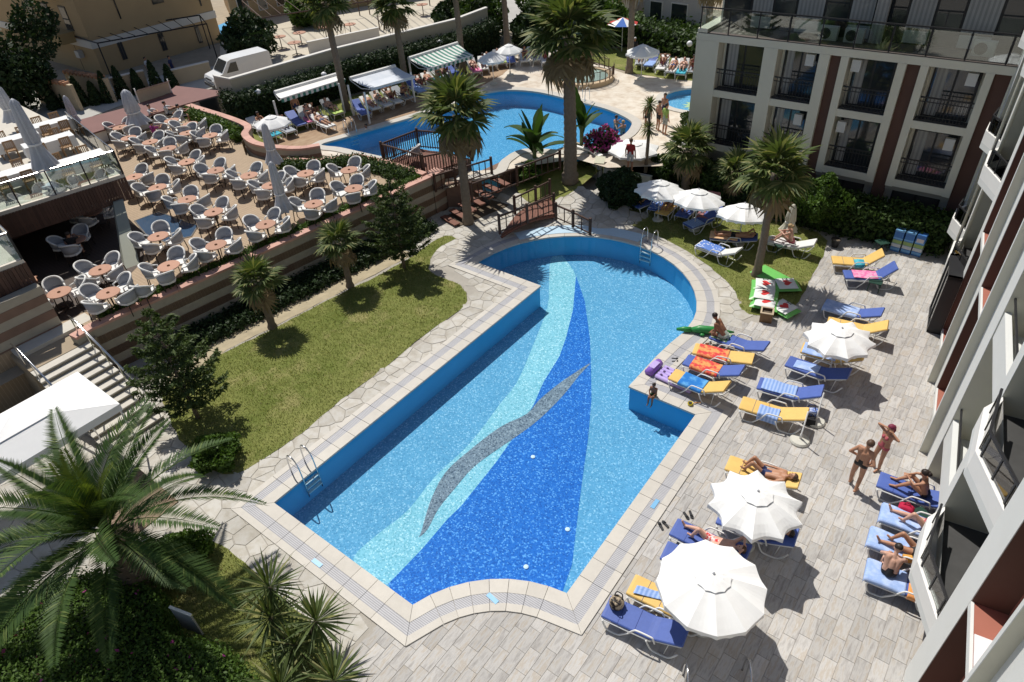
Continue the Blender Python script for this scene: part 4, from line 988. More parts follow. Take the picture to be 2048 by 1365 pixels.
# ------------------------------------------------------------------ parasols
def parasol(label, top, zt, rad, lobes=10, drop=.42, tilt=(0, 0), zg=0.0, base=True, vent=True, scal=.14, group='white parasols', phase=0.0, pole=True):
    """top: photo point of the canopy centre at height zt above its ground zg"""
    p = at(*top, zg+zt); t = thing('parasol', label, 'parasol', (p.x, p.y, zg), 0, group)
    n = lobes*6; rings = [0.0, .22, .45, .7, .9, 1.0]; m = MB(); tx, ty = tilt
    def zc(r, a): # canopy drop: pole-high in the middle, sagging between the ribs
        w = abs(math.sin((a-phase)*lobes/2)); return zt-drop*(r**1.25)-.05*r*w+ (.0)
    def P(r, a, dz=0.0):
        w = abs(math.sin((a-phase)*lobes/2)); rr = rad*r*(1-scal*w*r*r); x, y = rr*math.cos(a), rr*math.sin(a)
        return (x, y, zc(r, a)+dz+x*tx+y*ty)
    m.v.append((0, 0, zt))
    for r in rings[1:]:
        for j in range(n): m.v.append(P(r, 2*PI*j/n))
    for j in range(n): m.f.append((0, 1+j, 1+(j+1) % n))
    for i in range(len(rings)-2):
        for j in range(n): a = 1+i*n+j; b = 1+i*n+(j+1) % n; m.f.append((a, a+n, b+n, b))
    o = len(m.v)
    for j in range(n): q = P(1.0, 2*PI*j/n); m.v.append((q[0]*1.01, q[1]*1.01, q[2]-.13+.05*abs(math.sin((2*PI*j/n-phase)*lobes))))
    for j in range(n): a = 1+(len(rings)-2)*n+j; b = 1+(len(rings)-2)*n+(j+1) % n; m.f.append((a, o+j, o+(j+1) % n, b))
    can = m.build('canopy', CANVAS, t)
    md = can.modifiers.new('thick', 'SOLIDIFY'); md.thickness = .004
    if vent:
        v = MB(); v.v.append((0, 0, zt+.035))
        for r in (.18, .34):
            for j in range(n):
                a = 2*PI*j/n; w = abs(math.sin((a-phase)*lobes/2)); rr = rad*r*(1-(.07*w if r > .3 else 0)); x, y = rr*math.cos(a), rr*math.sin(a); v.v.append((x, y, zc(r, a)+.022+.018*w+x*tx+y*ty))
        for j in range(n): v.f += [(0, 1+j, 1+(j+1) % n), (1+j, 1+n+j, 1+n+(j+1) % n, 1+(j+1) % n)]
        vo = v.build('vent', CANVAS, can); vo.modifiers.new('thick', 'SOLIDIFY').thickness = .004
        MB().lathe([(.03, 0), (.03, .03), (.01, .05)], 8, (0, 0, zt+.03)).build('finial', CANVAS_G, can)
    for k in range(lobes):
        a = phase+2*PI*k/lobes; q = P(.98, a, -.02); MB().tube([(0, 0, zt-.05), ((q[0])*.5, q[1]*.5, P(.5, a)[2]-.025), q], .009, 4).build('rib', PLASTIC, t)
    if pole: MB().tube([(0, 0, .05), (0, 0, zt)], .022, 8).build('pole', PLASTIC, t, True)
    if base: MB().lathe([(.25, 0), (.26, .04), (.23, .09), (.06, .12), (.035, .3)], 18).build('base', M('stone_base', (.55, .54, .48), .8, .15, 4), t)
    return t
parasol('nearest round white parasol with wide canopy beside the near loungers', (1427, 1149), 2.15, 1.16, 12, .40, scal=.05)
parasol('white parasol with scalloped edge over the yellow and blue loungers', (1516, 984), 2.1, 1.12, 10, .42, scal=.17, tilt=(.02, -.03))
parasol('middle white parasol on the deck, seen flatter, near the hotel wing', (1684, 658), 1.95, 1.05, 10, .36, scal=.17, tilt=(.05, .02), phase=.2)
parasol('leftmost of the three lawn parasols', (1322, 362), 1.95, 1.15, 10, .45, scal=.16, tilt=(-.03, -.1))
parasol('middle of the three lawn parasols', (1398, 380), 1.95, 1.15, 10, .45, scal=.16, tilt=(0, -.1), phase=.3)
parasol('right lawn parasol beside the palm trunk, tilted down', (1490, 408), 1.9, 1.15, 10, .45, scal=.14, tilt=(.06, -.18), phase=.1)
UPG = 'parasols round the upper pool'
parasol('small white parasol beside the first awning', (540, 232), 2.0, 1.0, 8, .4, zg=ZU, group=UPG)
parasol('white parasol left of the tall palms at the head of the upper pool', (983, 105), 2.0, .95, 8, .4, zg=ZU, group=UPG)
parasol('white parasol behind the dark palm trunk at the head of the upper pool', (1017, 89), 2.0, .9, 8, .4, zg=ZU, group=UPG)
parasol('single white parasol on the lawn beyond the jacuzzi', (1286, 90), 2.1, 1.1, 8, .45, zg=ZU, group=UPG)
parasol('large low white parasol behind the person in the red shirt', (1268, 284), .8, 1.3, 8, .34, zg=ZU, group=UPG)
parasol('pale parasol at the upper deck beside the young yucca palm', (1375, 268), 1.3, .7, 8, .25, zg=ZU, group=UPG)
# red and blue beach parasol over the far hedge
p = at(1246, 35, ZU+2.3); t = thing('beach_parasol', 'red, white and blue beach parasol beyond the far hedge', 'parasol', (p.x, p.y, ZU))
for k in range(8):
    a0, a1 = 2*PI*k/8, 2*PI*(k+1)/8; MB().add([(0, 0, 2.3), (1.1*math.cos(a0), 1.1*math.sin(a0), 1.9), (1.1*math.cos(a1), 1.1*math.sin(a1), 1.9)], [(0, 1, 2)]).build('panel', [M('red_cloth', (.5, .05, .04), .8), WHITE, M('blue_cloth', (.05, .14, .45), .8), WHITE][k % 4], t)
MB().tube([(0, 0, 0), (0, 0, 2.3)], .025, 6).build('pole', PLASTIC, t)
# two bare parasol stands
for (px, py), lab in (((1599, 883), 'stone parasol base with a bare pole stub, nearer of two'), ((1630, 845), 'stone parasol base with a bare pole stub, farther of two')):
    p = at(px, py); t = thing('parasol_stand', lab, 'parasol stand', (p.x, p.y, 0), 0, 'bare parasol stands')
    MB().lathe([(.27, 0), (.285, .05), (.25, .10), (.08, .125)], 20).build('base', M('stone_base', (.55, .54, .48), .8, .15, 4), t); MB().lathe([(.035, .12), (.035, .3), (.022, .31), (.02, 1.2)], 10).build('pole', PLASTIC, t, True)
# folded parasols
def folded(label, base, tip, zg, rad=.30, baseplate=True, group='folded parasols', mat=None):
    p = at(*base, zg); h = max(1.6, zat(*tip, p.x, p.y)-zg); t = thing('folded_parasol', label, 'parasol', (p.x, p.y, zg), random.uniform(0, 6), group)
    n = 40; prof = [(.05, h), (.10, h-.12), (.14, h*.75), (.17, h*.55), (.13, h*.50), (.2, h*.38), (.30, h*.24)]; m = MB()
    for r, z in prof:
        for j in range(n): a = 2*PI*j/n; k = rad/.30*r*(1+.22*math.cos(a*8)+.06*math.sin(a*3+z)); m.v.append((k*math.cos(a), k*math.sin(a), z))
    for i in range(len(prof)-1):
        for j in range(n): m.f.append((i*n+j, (i+1)*n+j, (i+1)*n+(j+1) % n, i*n+(j+1) % n))
    m.v.append((0, 0, h+.06)); m.f += [(len(m.v)-1, j, (j+1) % n) for j in range(n)]
    m.build('canopy', mat or CANVAS_G, t, True)
    MB().tube([(-.0, 0, h*.50), (0, 0, h*.52)], rad*.62, 12).build('strap', CANVAS, t)
    MB().tube([(0, 0, 0), (0, 0, h*.4)], .035, 8).build('pole', STEEL, t)
    if baseplate: MB().box((0, 0, .05), (.75, .75, .1)).build('base', M('marble_base', (.52, .58, .66), .4, .15, 3), t)
folded('tall folded grey parasol nearest on the terrace, in front of another', (577, 448), (560, 322), ZT, .36, False)
folded('tall folded grey parasol farther on the terrace by the curved wall', (556, 348), (543, 246), ZT, .38, False)
folded('large folded grey parasol among the far terrace tables', (284, 268), (265, 178), ZT, .62, False)
folded('folded grey parasol on the glass deck, standing on a marble slab', (112, 372), (44, 196), 4.3, .42)
folded('slim folded parasol behind the glass deck', (163, 268), (124, 194), ZT, .34, False)
folded('folded parasol at the left edge of the glass deck', (40, 262), (0, 172), 4.3, .42, False)
folded('folded cream parasol leaning on the lawn by the hedge', (1573, 478), (1580, 415), 0, .34, False, mat=CREAM)
# ------------------------------------------------------------------ terrace tables and wicker chairs
CHW = M('white_cushion', (.74, .73, .70), .85, .06, 5); CHLEG = M('chair_leg', (.035, .025, .02), .5)
ch0 = thing('wicker_chair', '', 'chair', group='wicker chairs on the terrace')
m = MB(); n = 14
back = []
for i in range(n+1):
    a = R(-105)+R(210)*i/n; w = abs(i/n-.5)*2; back.append((-.27*math.cos(a)-.02, .28*math.sin(a), .62+.22*(1-w**2.2)))
for p in back: m.v += [(p[0]*.86+.02, p[1]*.86, .40), (p[0]*.96, p[1]*.97, .58), p]
for i in range(n): 
    for k in range(2): a = i*3+k; m.f.append((a, a+3, a+4, a+1))
bk = m.build('backrest', WICKER, ch0, True); bk.modifiers.new('thick', 'SOLIDIFY').thickness = .018
MB().tube(back, .032, 6).build('rim', CHW, bk, True)
MB().prism([(.29, -.25), (.31, 0), (.29, .25), (0, .27), (-.2, .2), (-.26, 0), (-.2, -.2), (0, -.27)], .40, .47).build('seat', CHW, ch0)
for x, y in ((.22, .2), (.22, -.2), (-.19, .17), (-.19, -.17)): MB().tube([(x, y, .40), (x*1.18, y*1.15, 0)], .017, 6).build('leg', CHLEG, ch0)
for s_ in (-1, 1): MB().tube([(.2, .24*s_, .40), (.2, .265*s_, .60), (back[0][0], .27*s_, .625)], .024, 6).build('arm', CHW, ch0, True)
CH_K = kid_tree(ch0); ch_used = [False]
def chair(label, loc, rz, group='wicker chairs on the terrace', sc=1.14):
    if not ch_used[0]:
        ch_used[0] = True; ch0.location = loc; ch0.rotation_euler = (0, 0, rz); ch0['label'] = label; ch0['group'] = group; ch0.scale = (sc,)*3; return ch0
    return dup(ch0, label, loc, rz, CH_K, group, sc)
tb0 = thing('round_table', '', 'table', group='round terrace tables')
MB().lathe([(.40, .70), (.41, .715), (.40, .735)], 28).build('table_top', TERRAC, tb0); MB().lathe([(.028, .03), (.028, .70)], 10).build('stem', CHLEG, tb0)
f = MB()
for k in range(4): a = PI/4+k*PI/2; f.tube([(0, 0, .10), (.30*math.cos(a), .30*math.sin(a), .02)], .02, 6)
f.build('foot', CHLEG, tb0); MB().lathe([(.05, .736), (.06, .75), (.045, .76), (.04, .745)], 10).build('ashtray', M('brown_glass', (.12, .05, .02), .2), tb0)
TB_K = kid_tree(tb0); tb_used = [False]
TABLES = [(216, 586, 'nearest the stairs'), (337, 532, 'second from the stairs beside the coping'), (432, 490, 'third from the stairs beside the coping'), (531, 449, 'in front of the near folded parasol'),
 (627, 408, 'beside the coping above the small fan palm'), (707, 377, 'at the end of the coping above the pine'), (316, 473, 'right of the slanted column'), (427, 424, 'beyond the floor skylight'),
 (374, 399, 'two places behind the floor skylight'), (315, 375, 'behind the skylight towards the glass deck'), (268, 354, 'at the corner of the glass deck'), (431, 341, 'in the middle of the terrace'),
 (498, 351, 'left of the far folded parasol'), (541, 371, 'at the foot of the far folded parasol'), (611, 347, 'by the low bed under the curved wall'), (698, 340, 'at the north corner by the upper pool'),
 (240, 255, 'at the far left behind the glass deck'), (257, 276, 'beside the large folded parasol'), (300, 284, 'just in front of the large folded parasol'), (336, 297, 'second in front of the large folded parasol'),
 (373, 324, 'third in front of the large folded parasol'), (343, 241, 'by the canvas screen'), (380, 248, 'by the yellow-green bed'), (420, 271, 'by the bend of the curved coping'), (374, 266, 'between the screen and the middle'), (185, 424, 'seen under the glass deck left of the column')]
SIDES = ['pool-side', 'far', 'building-side', 'near']
chair_pos = []
for i, (px, py, d_) in enumerate(TABLES):
    p = at(px, py, ZT+.73); base = R(35)+random.uniform(-.25, .25)
    loc = (p.x, p.y, ZT)
    if not tb_used[0]: tb_used[0] = True; tb0.location = loc; tb0['label'] = 'round terracotta-coloured table '+d_
    else: dup(tb0, 'round terracotta-coloured table '+d_, loc, random.uniform(0, 1), TB_K)
    for k in range(4):
        if (i, k) in ((15, 3), (16, 3), (10, 2), (21, 0), (22, 1)): continue
        a = base+k*PI/2+random.uniform(-.18, .18); r = random.uniform(.64, .76); x, y = p.x+r*math.cos(a), p.y+r*math.sin(a)
        if math.hypot(x-cb.x, y-cb.y) < .55: continue
        chair('wicker armchair, %s seat of the table %s' % (SIDES[k], d_), (x, y, ZT), a+PI+random.uniform(-.4, .4))
# shaded tables below the glass deck
for i, (px, py, d_) in enumerate([(200, 540, 'in deep shade left of the column'), (118, 585, 'in deep shade near the striped restaurant wall'), (150, 480, 'in deep shade under the glass deck')]):
    p = at(px, py, ZT+.73); dup(tb0, 'round table '+d_, (p.x, p.y, ZT), 0, TB_K)
    for k in range(3 if i else 4):
        a = k*PI/2+.4+i; chair('wicker armchair, %s seat of the table %s' % (SIDES[k], d_), (p.x+.65*math.cos(a), p.y+.65*math.sin(a), ZT), a+PI, 'wicker chairs in the shade')
# chair on the wooden platform of the upper pool, loose chair by the coping
q = at(829, 310, ZU+.9); chair('white wicker armchair on the wooden platform over the pool', (q.x, q.y, ZU+.45), R(200), 'single chairs')
q = at(290, 590, ZT+.4); chair('wicker armchair standing alone by the planting strip', (q.x, q.y, ZT), R(120), 'single chairs')

# dining furniture on the glass deck
CLOTHW = cloth_mat('white_tablecloth', (.74, .74, .73), (.68, .68, .68), 2); WOODC = M('honey_wood', (.26, .15, .07), .6, .2, 8)
def dining_table(label, px, py, L, rz):
    p = at(px, py, 4.3+.74); t = thing('dining_table', label, 'table', (p.x, p.y, 4.3), rz, 'dining tables on the glass deck')
    m = MB(); m.span(-L/2, L/2, -.4, .4, .735, .75)
    nn_ = 40; o = len(m.v); per = []
    for sx, sy, ex, ey in ((-1, -1, 1, -1), (1, -1, 1, 1), (1, 1, -1, 1), (-1, 1, -1, -1)):
        for k in range(10): u = k/10; per.append(((sx+(ex-sx)*u)*L/2, (sy+(ey-sy)*u)*.4))
    for z, k in ((.745, 1.0), (.28, 1.03)):
        for i, (x, y) in enumerate(per): w = 1+(.02*math.sin(i*2.2) if z < .5 else 0); m.v.append((x*k*w, y*k*w, z+(.03*math.sin(i) if z < .5 else 0)))
    for i in range(nn_): m.f.append((o+i, o+(i+1) % nn_, o+nn_+(i+1) % nn_, o+nn_+i))
    m.build('tablecloth', CLOTHW, t)
    for x in (-L/2+.1, L/2-.1):
        for y in (-.3, .3): MB().span(x-.025, x+.025, y-.025, y+.025, 0, .73).build('leg', WOODC, t)
dc0 = thing('dining_chair', '', 'chair', group='wooden chairs on the glass deck')
MB().span(-.22, .22, -.22, .22, .43, .47).build('seat', WOODC, dc0)
for x, y in ((.19, .19), (.19, -.19)): MB().span(x-.02, x+.02, y-.02, y+.02, 0, .43).build('leg', WOODC, dc0)
for y in (.19, -.19): MB().add([(-.21, y-.02, 0), (-.17, y-.02, 0), (-.17, y+.02, 0), (-.21, y+.02, 0), (-.27, y-.02, .92), (-.23, y-.02, .92), (-.23, y+.02, .92), (-.27, y+.02, .92)], [(0, 1, 5, 4), (1, 2, 6, 5), (2, 3, 7, 6), (3, 0, 4, 7), (4, 5, 6, 7)]).build('back_post', WOODC, dc0)
bs = MB()
for k in range(5): y = -.14+.07*k; bs.span(-.245, -.225, y-.018, y+.018, .52, .86)
bs.span(-.255, -.225, -.19, .19, .86, .92); bs.build('back_slats', WOODC, dc0)
DC_K = kid_tree(dc0); dused = [False]
def dchair(label, x, y, rz):
    if not dused[0]: dused[0] = True; dc0.location = (x, y, 4.3); dc0.rotation_euler = (0, 0, rz); dc0['label'] = label
    else: dup(dc0, label, (x, y, 4.3), rz, DC_K)
for i, (px, py, L, d_) in enumerate([(150, 318, 2.2, 'at the glass corner'), (95, 280, 2.0, 'behind the marble-based parasol'), (20, 345, 1.8, 'at the left edge in front'), (30, 275, 1.8, 'at the left edge behind'), (100, 245, 1.6, 'at the back rail')]):
    p = at(px, py, 4.3+.74); rz = R(80); dining_table('long dining table with white cloth '+d_, px, py, L, rz)
    for k, (u, s_) in enumerate(((-.3, 1), (.3, 1), (-.3, -1), (.3, -1))):
        c, s = math.cos(rz), math.sin(rz); lx, ly = u*L*.8, s_*.62; x, y = p.x+lx*c-ly*s, p.y+lx*s+ly*c
        if y > 11.6+(-29.2-x)*.1 or x > -29.6: continue
        dchair('wooden chair, %s side, of the long table %s' % (('first on far', 'second on far', 'first on near', 'second on near')[k], d_), x, y, rz+(-PI/2 if s_ > 0 else PI/2))

# ------------------------------------------------------------------ people
TMP = bpy.data.scenes.new('tmp')          # small workbench scene for remeshing the bodies, removed at the end
def capsule(m, a, b, ra, rb, n=10):
    a, b = Vector(a), Vector(b); d = b-a; L = d.length
    d = d/L if L > 1e-6 else Vector((0, 0, 1)); pts = []; rs = []
    for t in (-1, -.8, -.45): pts.append(a+d*ra*t); rs.append(ra*math.sqrt(max(.0, 1-t*t))+.001)
    pts += [a, b]; rs += [ra, rb]
    for t in (.45, .8, 1): pts.append(b+d*rb*t); rs.append(rb*math.sqrt(max(.0, 1-t*t))+.001)
    m.tube(pts, rs, n)
def J(**kw): return {k: Vector(v) for k, v in kw.items()}
def body(j, label, skin, swim, hair, hair_len=0.0, top=None, shirt=None, scale=1.0, loc=(0, 0, 0), rz=0.0, vox=.016, cap=None, fem=False, M4=None, hairmat=None, group=None, shorts=.35):
    """one continuous skin over a posed skeleton; swimwear is part of that surface, hair a child"""
    B = []
    def bone(n, a, b, ra, rb): B.append((n, Vector(a), Vector(b), ra, rb))
    pel, che, nek, hed = j['pel'], j['che'], j['nek'], j['hed']
    sl, sr, hl, hr = j['sl'], j['sr'], j['hl'], j['hr']
    w = 1.0 if not fem else .9
    wl, wr = hl.lerp(sl, .5).lerp(pel.lerp(che, .5), .35), hr.lerp(sr, .5).lerp(pel.lerp(che, .5), .35)
    bone('pelvis', hl, hr, .098 if fem else .09, .098 if fem else .09); bone('pelvis', pel, pel.lerp(che, .35), .105, .095)
    bone('torso', hl.lerp(wl, .4), wl, .085, .078*w); bone('torso', hr.lerp(wr, .4), wr, .085, .078*w)
    bone('chest', wl, sl.lerp(che, .35), .08*w, .085*w); bone('chest', wr, sr.lerp(che, .35), .08*w, .085*w); bone('chest', pel.lerp(che, .6), che, .10*w, .105*w)
    bone('chest', che, nek, .085, .05); bone('shoulder', nek.lerp(che, .3), sl, .05, .052*w); bone('shoulder', nek.lerp(che, .3), sr, .05, .052*w); bone('neck', nek, hed, .048, .05)
    hd = (hed-nek).normalized(); fwd = j.get('face', Vector((1, 0, 0))); fwd = (fwd-hd*fwd.dot(hd)).normalized()
    bone('head', hed-hd*.01, hed+hd*.05, .078, .084); bone('head', hed+fwd*.03-hd*.05, hed+fwd*.035, .055, .06); bone('nose', hed+fwd*.085-hd*.005, hed+fwd*.10-hd*.03, .010, .016)
    side = hd.cross(fwd)
    for s_ in (-1, 1): bone('ear', hed+side*.083*s_, hed+side*.086*s_-hd*.03, .014, .012)
    for S, e, wv, hn in ((sl, 'el', 'wl', 'nl'), (sr, 'er', 'wr', 'nr')):
        E, Wv = j[e], j[wv]; H = j.get(hn) or Wv+(Wv-E).normalized()*.15
        bone('arm', S, E, .052*w, .04*w); bone('arm', E, Wv, .04*w, .028*w); dirh = (H-Wv).normalized(); bone('hand', Wv, Wv+dirh*.08, .03, .034)
        pl = dirh.cross(Vector((0, 0, 1)) if abs(dirh.z) < .9 else Vector((1, 0, 0))).normalized()
        for q, (o_, L) in enumerate(((-.03, .070), (-.010, .080), (.010, .076), (.03, .060))):
            k0 = Wv+dirh*.08+pl*o_; k1 = k0+dirh*L*.55-Vector((0, 0, .006)); bone('hand', k0, k1, .011, .010); bone('hand', k1, k1+dirh*L*.45-Vector((0, 0, .014)), .010, .009)
        bone('hand', Wv+dirh*.03-pl*.03, Wv+dirh*.075-pl*.06, .012, .010)
    for Hp, kn, an, to in ((hl, 'kl', 'al', 'tl'), (hr, 'kr', 'ar', 'tr')):
        K, An = j[kn], j[an]; T = j.get(to)
        bone('thigh', Hp, K, .088, .058); bone('calf', K, K.lerp(An, .4), .056, .055); bone('calf', K.lerp(An, .4), An, .055, .036)
        if T is not None: bone('foot', An, T, .038, .028); bone('foot', An-(T-An).normalized()*.04, An, .035, .038)
    if fem:
        for s_, S in ((1, sl), (-1, sr)): bone('bust', che.lerp(S, .35)+j.get('front', fwd)*.06-(nek-che).normalized()*.02, che.lerp(S, .35)+j.get('front', fwd)*.085-(nek-che).normalized()*.03, .06, .05)
    m = MB()
    for n_, a, b, ra, rb in B: capsule(m, a, b, ra, rb)
    me = m.mesh('person', None); o = bpy.data.objects.new('person', me); TMP.collection.objects.link(o)
    bm = bmesh.new(); bm.from_mesh(me); bmesh.ops.recalc_face_normals(bm, faces=bm.faces); bm.to_mesh(me); bm.free()
    r_ = o.modifiers.new('r', 'REMESH'); r_.mode = 'VOXEL'; r_.voxel_size = vox; r_.use_smooth_shade = True
    s_ = o.modifiers.new('s', 'SMOOTH'); s_.factor = .5; s_.iterations = 4 if vox < .02 else 2
    with bpy.context.temp_override(scene=TMP, view_layer=TMP.view_layers[0]): dg = bpy.context.evaluated_depsgraph_get()
    me2 = bpy.data.meshes.new_from_object(o.evaluated_get(dg)); o.modifiers.clear(); o.data = me2; bpy.data.meshes.remove(me)
    TMP.collection.objects.unlink(o); C.objects.link(o)
    me2.name = 'person'; me2.materials.clear()
    for mt in (skin, swim or skin, top or skin, shirt or skin): me2.materials.append(mt)
    nf = len(me2.polygons); cen = np.empty(nf*3); me2.polygons.foreach_get('center', cen); cen = cen.reshape(-1, 3)
    best = np.full(nf, 1e9); idx = np.zeros(nf, int); par = np.zeros(nf)
    for k, (n_, a, b, ra, rb) in enumerate(B):
        a_, d_ = np.array(a), np.array(b-a); L2 = max(1e-9, d_@d_); t = np.clip((cen-a_)@d_/L2, 0, 1); dist = np.linalg.norm(cen-a_-t[:, None]*d_, axis=1)-(ra+(rb-ra)*t)
        u = dist < best; best[u] = dist[u]; idx[u] = k; par[u] = t[u]
    mi = np.zeros(nf, np.int32); names = [b[0] for b in B]
    for k, n_ in enumerate(names):
        s2 = idx == k
        if swim is not None and n_ == 'pelvis': mi[s2] = 1
        if swim is not None and n_ == 'thigh': mi[s2 & (par < shorts)] = 1
        if top is not None and n_ in ('bust',): mi[s2] = 2
        if shirt is not None and n_ in ('torso', 'chest', 'shoulder', 'bust'): mi[s2] = 3
        if shirt is not None and n_ == 'arm' and k % 1 == 0: mi[s2 & (par < .8)] = np.where(par[s2 & (par < .8)] < .7, 3, 0) if B[k][3] > .045 else 0
    me2.polygons.foreach_set('material_index', mi); me2.update()
    h = MB(); c0 = hed+hd*.045-fwd*.012
    up = hd; n1, n2 = 14, 8
    for i in range(n2+1):
        t = PI*.62*i/n2
        for q in range(n1):
            a = 2*PI*q/n1; fr = max(0, math.cos(a)); tt = t*(1-.45*fr)
            v = up*math.cos(tt)*.098+(fwd*math.cos(a)*.104+side*math.sin(a)*.094)*math.sin(tt); h.v.append(c0+v)
    for i in range(n2):
        for q in range(n1): h.f.append((i*n1+q, (i+1)*n1+q, (i+1)*n1+(q+1) % n1, i*n1+(q+1) % n1))
    if hair_len: h.tube([c0-fwd*.06, c0-fwd*.10-hd*hair_len*.5, c0-fwd*.07-hd*hair_len], [.075, .07, .02], 8)
    h.build('hair' if cap is None else 'cap', cap or hairmat or hair, o, True)
    ey = MB()
    for s_ in (-1, 1): ey.ball(tuple(hed+fwd*.088+side*.032*s_+hd*.012), .011, 8, 6)
    ey.build('eyes', HAIR, o, True); 
    mo = MB(); mo.tube([hed+fwd*.088-hd*.055+side*.02, hed+fwd*.093-hd*.057, hed+fwd*.088-hd*.055-side*.02], .007, 6); mo.build('mouth', M('lips', (.35, .10, .08), .5), o, True)
    if M4 is not None: o.matrix_world = M4
    else: o.location = loc; o.rotation_euler = (0, 0, rz); o.scale = (scale,)*3
    return tag(o, label, 'person', group)
def stand(**kw):
    d_ = dict(pel=(0, 0, .93), che=(0, 0, 1.25), nek=(0, 0, 1.44), hed=(.01, 0, 1.58), sl=(0, .16, 1.38), sr=(0, -.16, 1.38), hl=(0, .085, .90), hr=(0, -.085, .90), el=(-.03, .24, 1.11), wl=(.04, .24, .86), er=(-.03, -.24, 1.11), wr=(.04, -.24, .86),
              kl=(.02, .10, .49), al=(-.01, .10, .07), tl=(.15, .12, .03), kr=(.02, -.10, .49), ar=(-.01, -.10, .07), tr=(.15, -.12, .03)); d_.update(kw); return J(**d_)
def lie(back=20, knees=0.0, arms='side', kr=None):
    """on a lounger, head at +x; lounger coordinates"""
    c, s = math.cos(R(back)), math.sin(R(back)); z0 = .52
    def bk(t, y=0, up=0.0): return (1.18+t*c-s*up, y, z0+.0+t*s+c*up)
    kL, kR = knees, knees if kr is None else kr
    d_ = dict(pel=(1.03, 0, z0), che=bk(.20), nek=bk(.42), hed=bk(.56, 0, .02), sl=bk(.34, .17), sr=bk(.34, -.17), hl=(.99, .085, z0), hr=(.99, -.085, z0), kl=(.58+.10*kL, .11, z0+.38*kL), al=(.20+.35*kL, .10, z0-.03), tl=(.12+.33*kL, .11, z0+.12-.12*kL), kr=(.58+.10*kR, -.11, z0+.38*kR), ar=(.20+.35*kR, -.10, z0-.03), tr=(.12+.33*kR, -.11, z0+.12-.12*kR), face=(-s, 0, c), front=(-s, 0, c))
    if arms == 'side': d_.update(el=bk(.12, .26), wl=(1.0, .26, z0+.02), er=bk(.12, -.26), wr=(1.0, -.26, z0+.02))
    elif arms == 'head': d_.update(el=bk(.56, .33, .08), wl=bk(.62, .12, .06), er=bk(.56, -.33, .08), wr=bk(.62, -.12, .06))
    else: d_.update(el=bk(.10, .25, .06), wl=bk(.22, .06, .2), er=bk(.10, -.25, .06), wr=bk(.20, -.06, .2))
    return J(**d_)
def on(key): return lmat(key)
BLKS = M('black_swimwear', (.015, .014, .016), .6); PURP = M('purple_swimwear', (.16, .02, .07), .6); REDP = cloth_mat('red_white_print', (.62, .05, .05), (.75, .62, .60), 14); PINKS = M('pink_bikini', (.38, .08, .10), .6); NAVY = M('navy_swimwear', (.02, .03, .10), .6); WHITEB = M('white_bikini', (.65, .63, .6), .7)
# two bathers standing by the hotel pier
p = at(1704, 976); body(stand(el=(-.10, .30, 1.18), wl=(.10, .13, 1.0), er=(-.12, -.32, 1.17), wr=(-.02, -.14, .95), hed=(.03, -.02, 1.57), kl=(.03, .12, .49), al=(.10, .13, .07), tl=(.25, .15, .03), ar=(-.10, -.12, .07), tr=(.05, -.13, .03)), 'person in a black swim brief standing with hands on hips, back to the viewer', SKIN1, BLKS, HAIRB, .0, scale=1.08, loc=(p.x, p.y, .012), rz=R(75), vox=.013, shorts=.12)
p = at(1750, 937); body(stand(el=(.03, .36, 1.45), wl=(.05, .13, 1.55), er=(.03, -.36, 1.45), wr=(.05, -.13, 1.55), kr=(.05, -.12, .49), ar=(.02, -.14, .07), tr=(.18, -.17, .03)), 'person in a pink bikini with raised elbows and a dark red cap, facing the viewer', SKIN1, PINKS, HAIR, .34, top=PINKS, scale=.99, loc=(p.x, p.y, .012), rz=R(-125), vox=.013, fem=True, cap=M('dark_red_cap', (.18, .02, .05), .6), shorts=.1)
# sitting / lying bathers by the hotel wing
def sitj(x=.95, z=.53, lean=.12, **kw):
    d_ = dict(pel=(x, 0, z), che=(x-lean, 0, z+.30), nek=(x-lean*1.5, 0, z+.48), hed=(x-lean*1.8, 0, z+.62), sl=(x-lean*1.4, .17, z+.43), sr=(x-lean*1.4, -.17, z+.43), hl=(x-.04, .09, z), hr=(x-.04, -.09, z), kl=(x-.42, .15, z+.26), al=(x-.72, .14, z-.05), tl=(x-.86, .15, z-.06), kr=(x-.42, -.13, z+.26), ar=(x-.70, -.12, z-.05), tr=(x-.84, -.13, z-.06), el=(x-.34, .24, z+.33), wl=(x-.52, .06, z+.36), er=(x-.34, -.22, z+.33), wr=(x-.52, -.04, z+.36), face=(-1, 0, -.1), front=(-1, 0, 0)); d_.update(kw); return J(**d_)
body(sitj(1.12), 'person with dark tied hair sitting on the blue lounger, arms round the knees', SKIN1, BLKS, HAIR, .10, top=BLKS, M4=on('c1'), vox=.014, fem=True, shorts=.15)
body(lie(18, .0, 'up', kr=.85), 'person sunbathing with one knee raised, second lounger from the hotel pier', SKIN2, PINKS, BLOND, .15, top=PINKS, M4=on('c2'), vox=.014, fem=True, shorts=.12)
body(lie(18, .75, 'up', kr=.1), 'person in a black bikini reading on the third lounger from the hotel pier', SKIN1, BLKS, HAIR, .15, top=BLKS, M4=on('c3'), vox=.014, fem=True, shorts=.12)
sm = dict(pel=(.45, .02, .52), che=(.45, .18, .80), nek=(.45, .26, .97), hed=(.46, .34, 1.09), sl=(.64, .22, .92), sr=(.26, .22, .92), hl=(.54, .06, .52), hr=(.36, .06, .52), kl=(.58, .46, .50), al=(.58, .52, .06), tl=(.60, .66, .03), kr=(.32, .46, .50), ar=(.32, .52, .06), tr=(.30, .66, .03), el=(.72, .38, .72), wl=(.58, .54, .62), er=(.20, .38, .72), wr=(.36, .54, .62), face=(0, 1, -.3), front=(0, 1, 0))
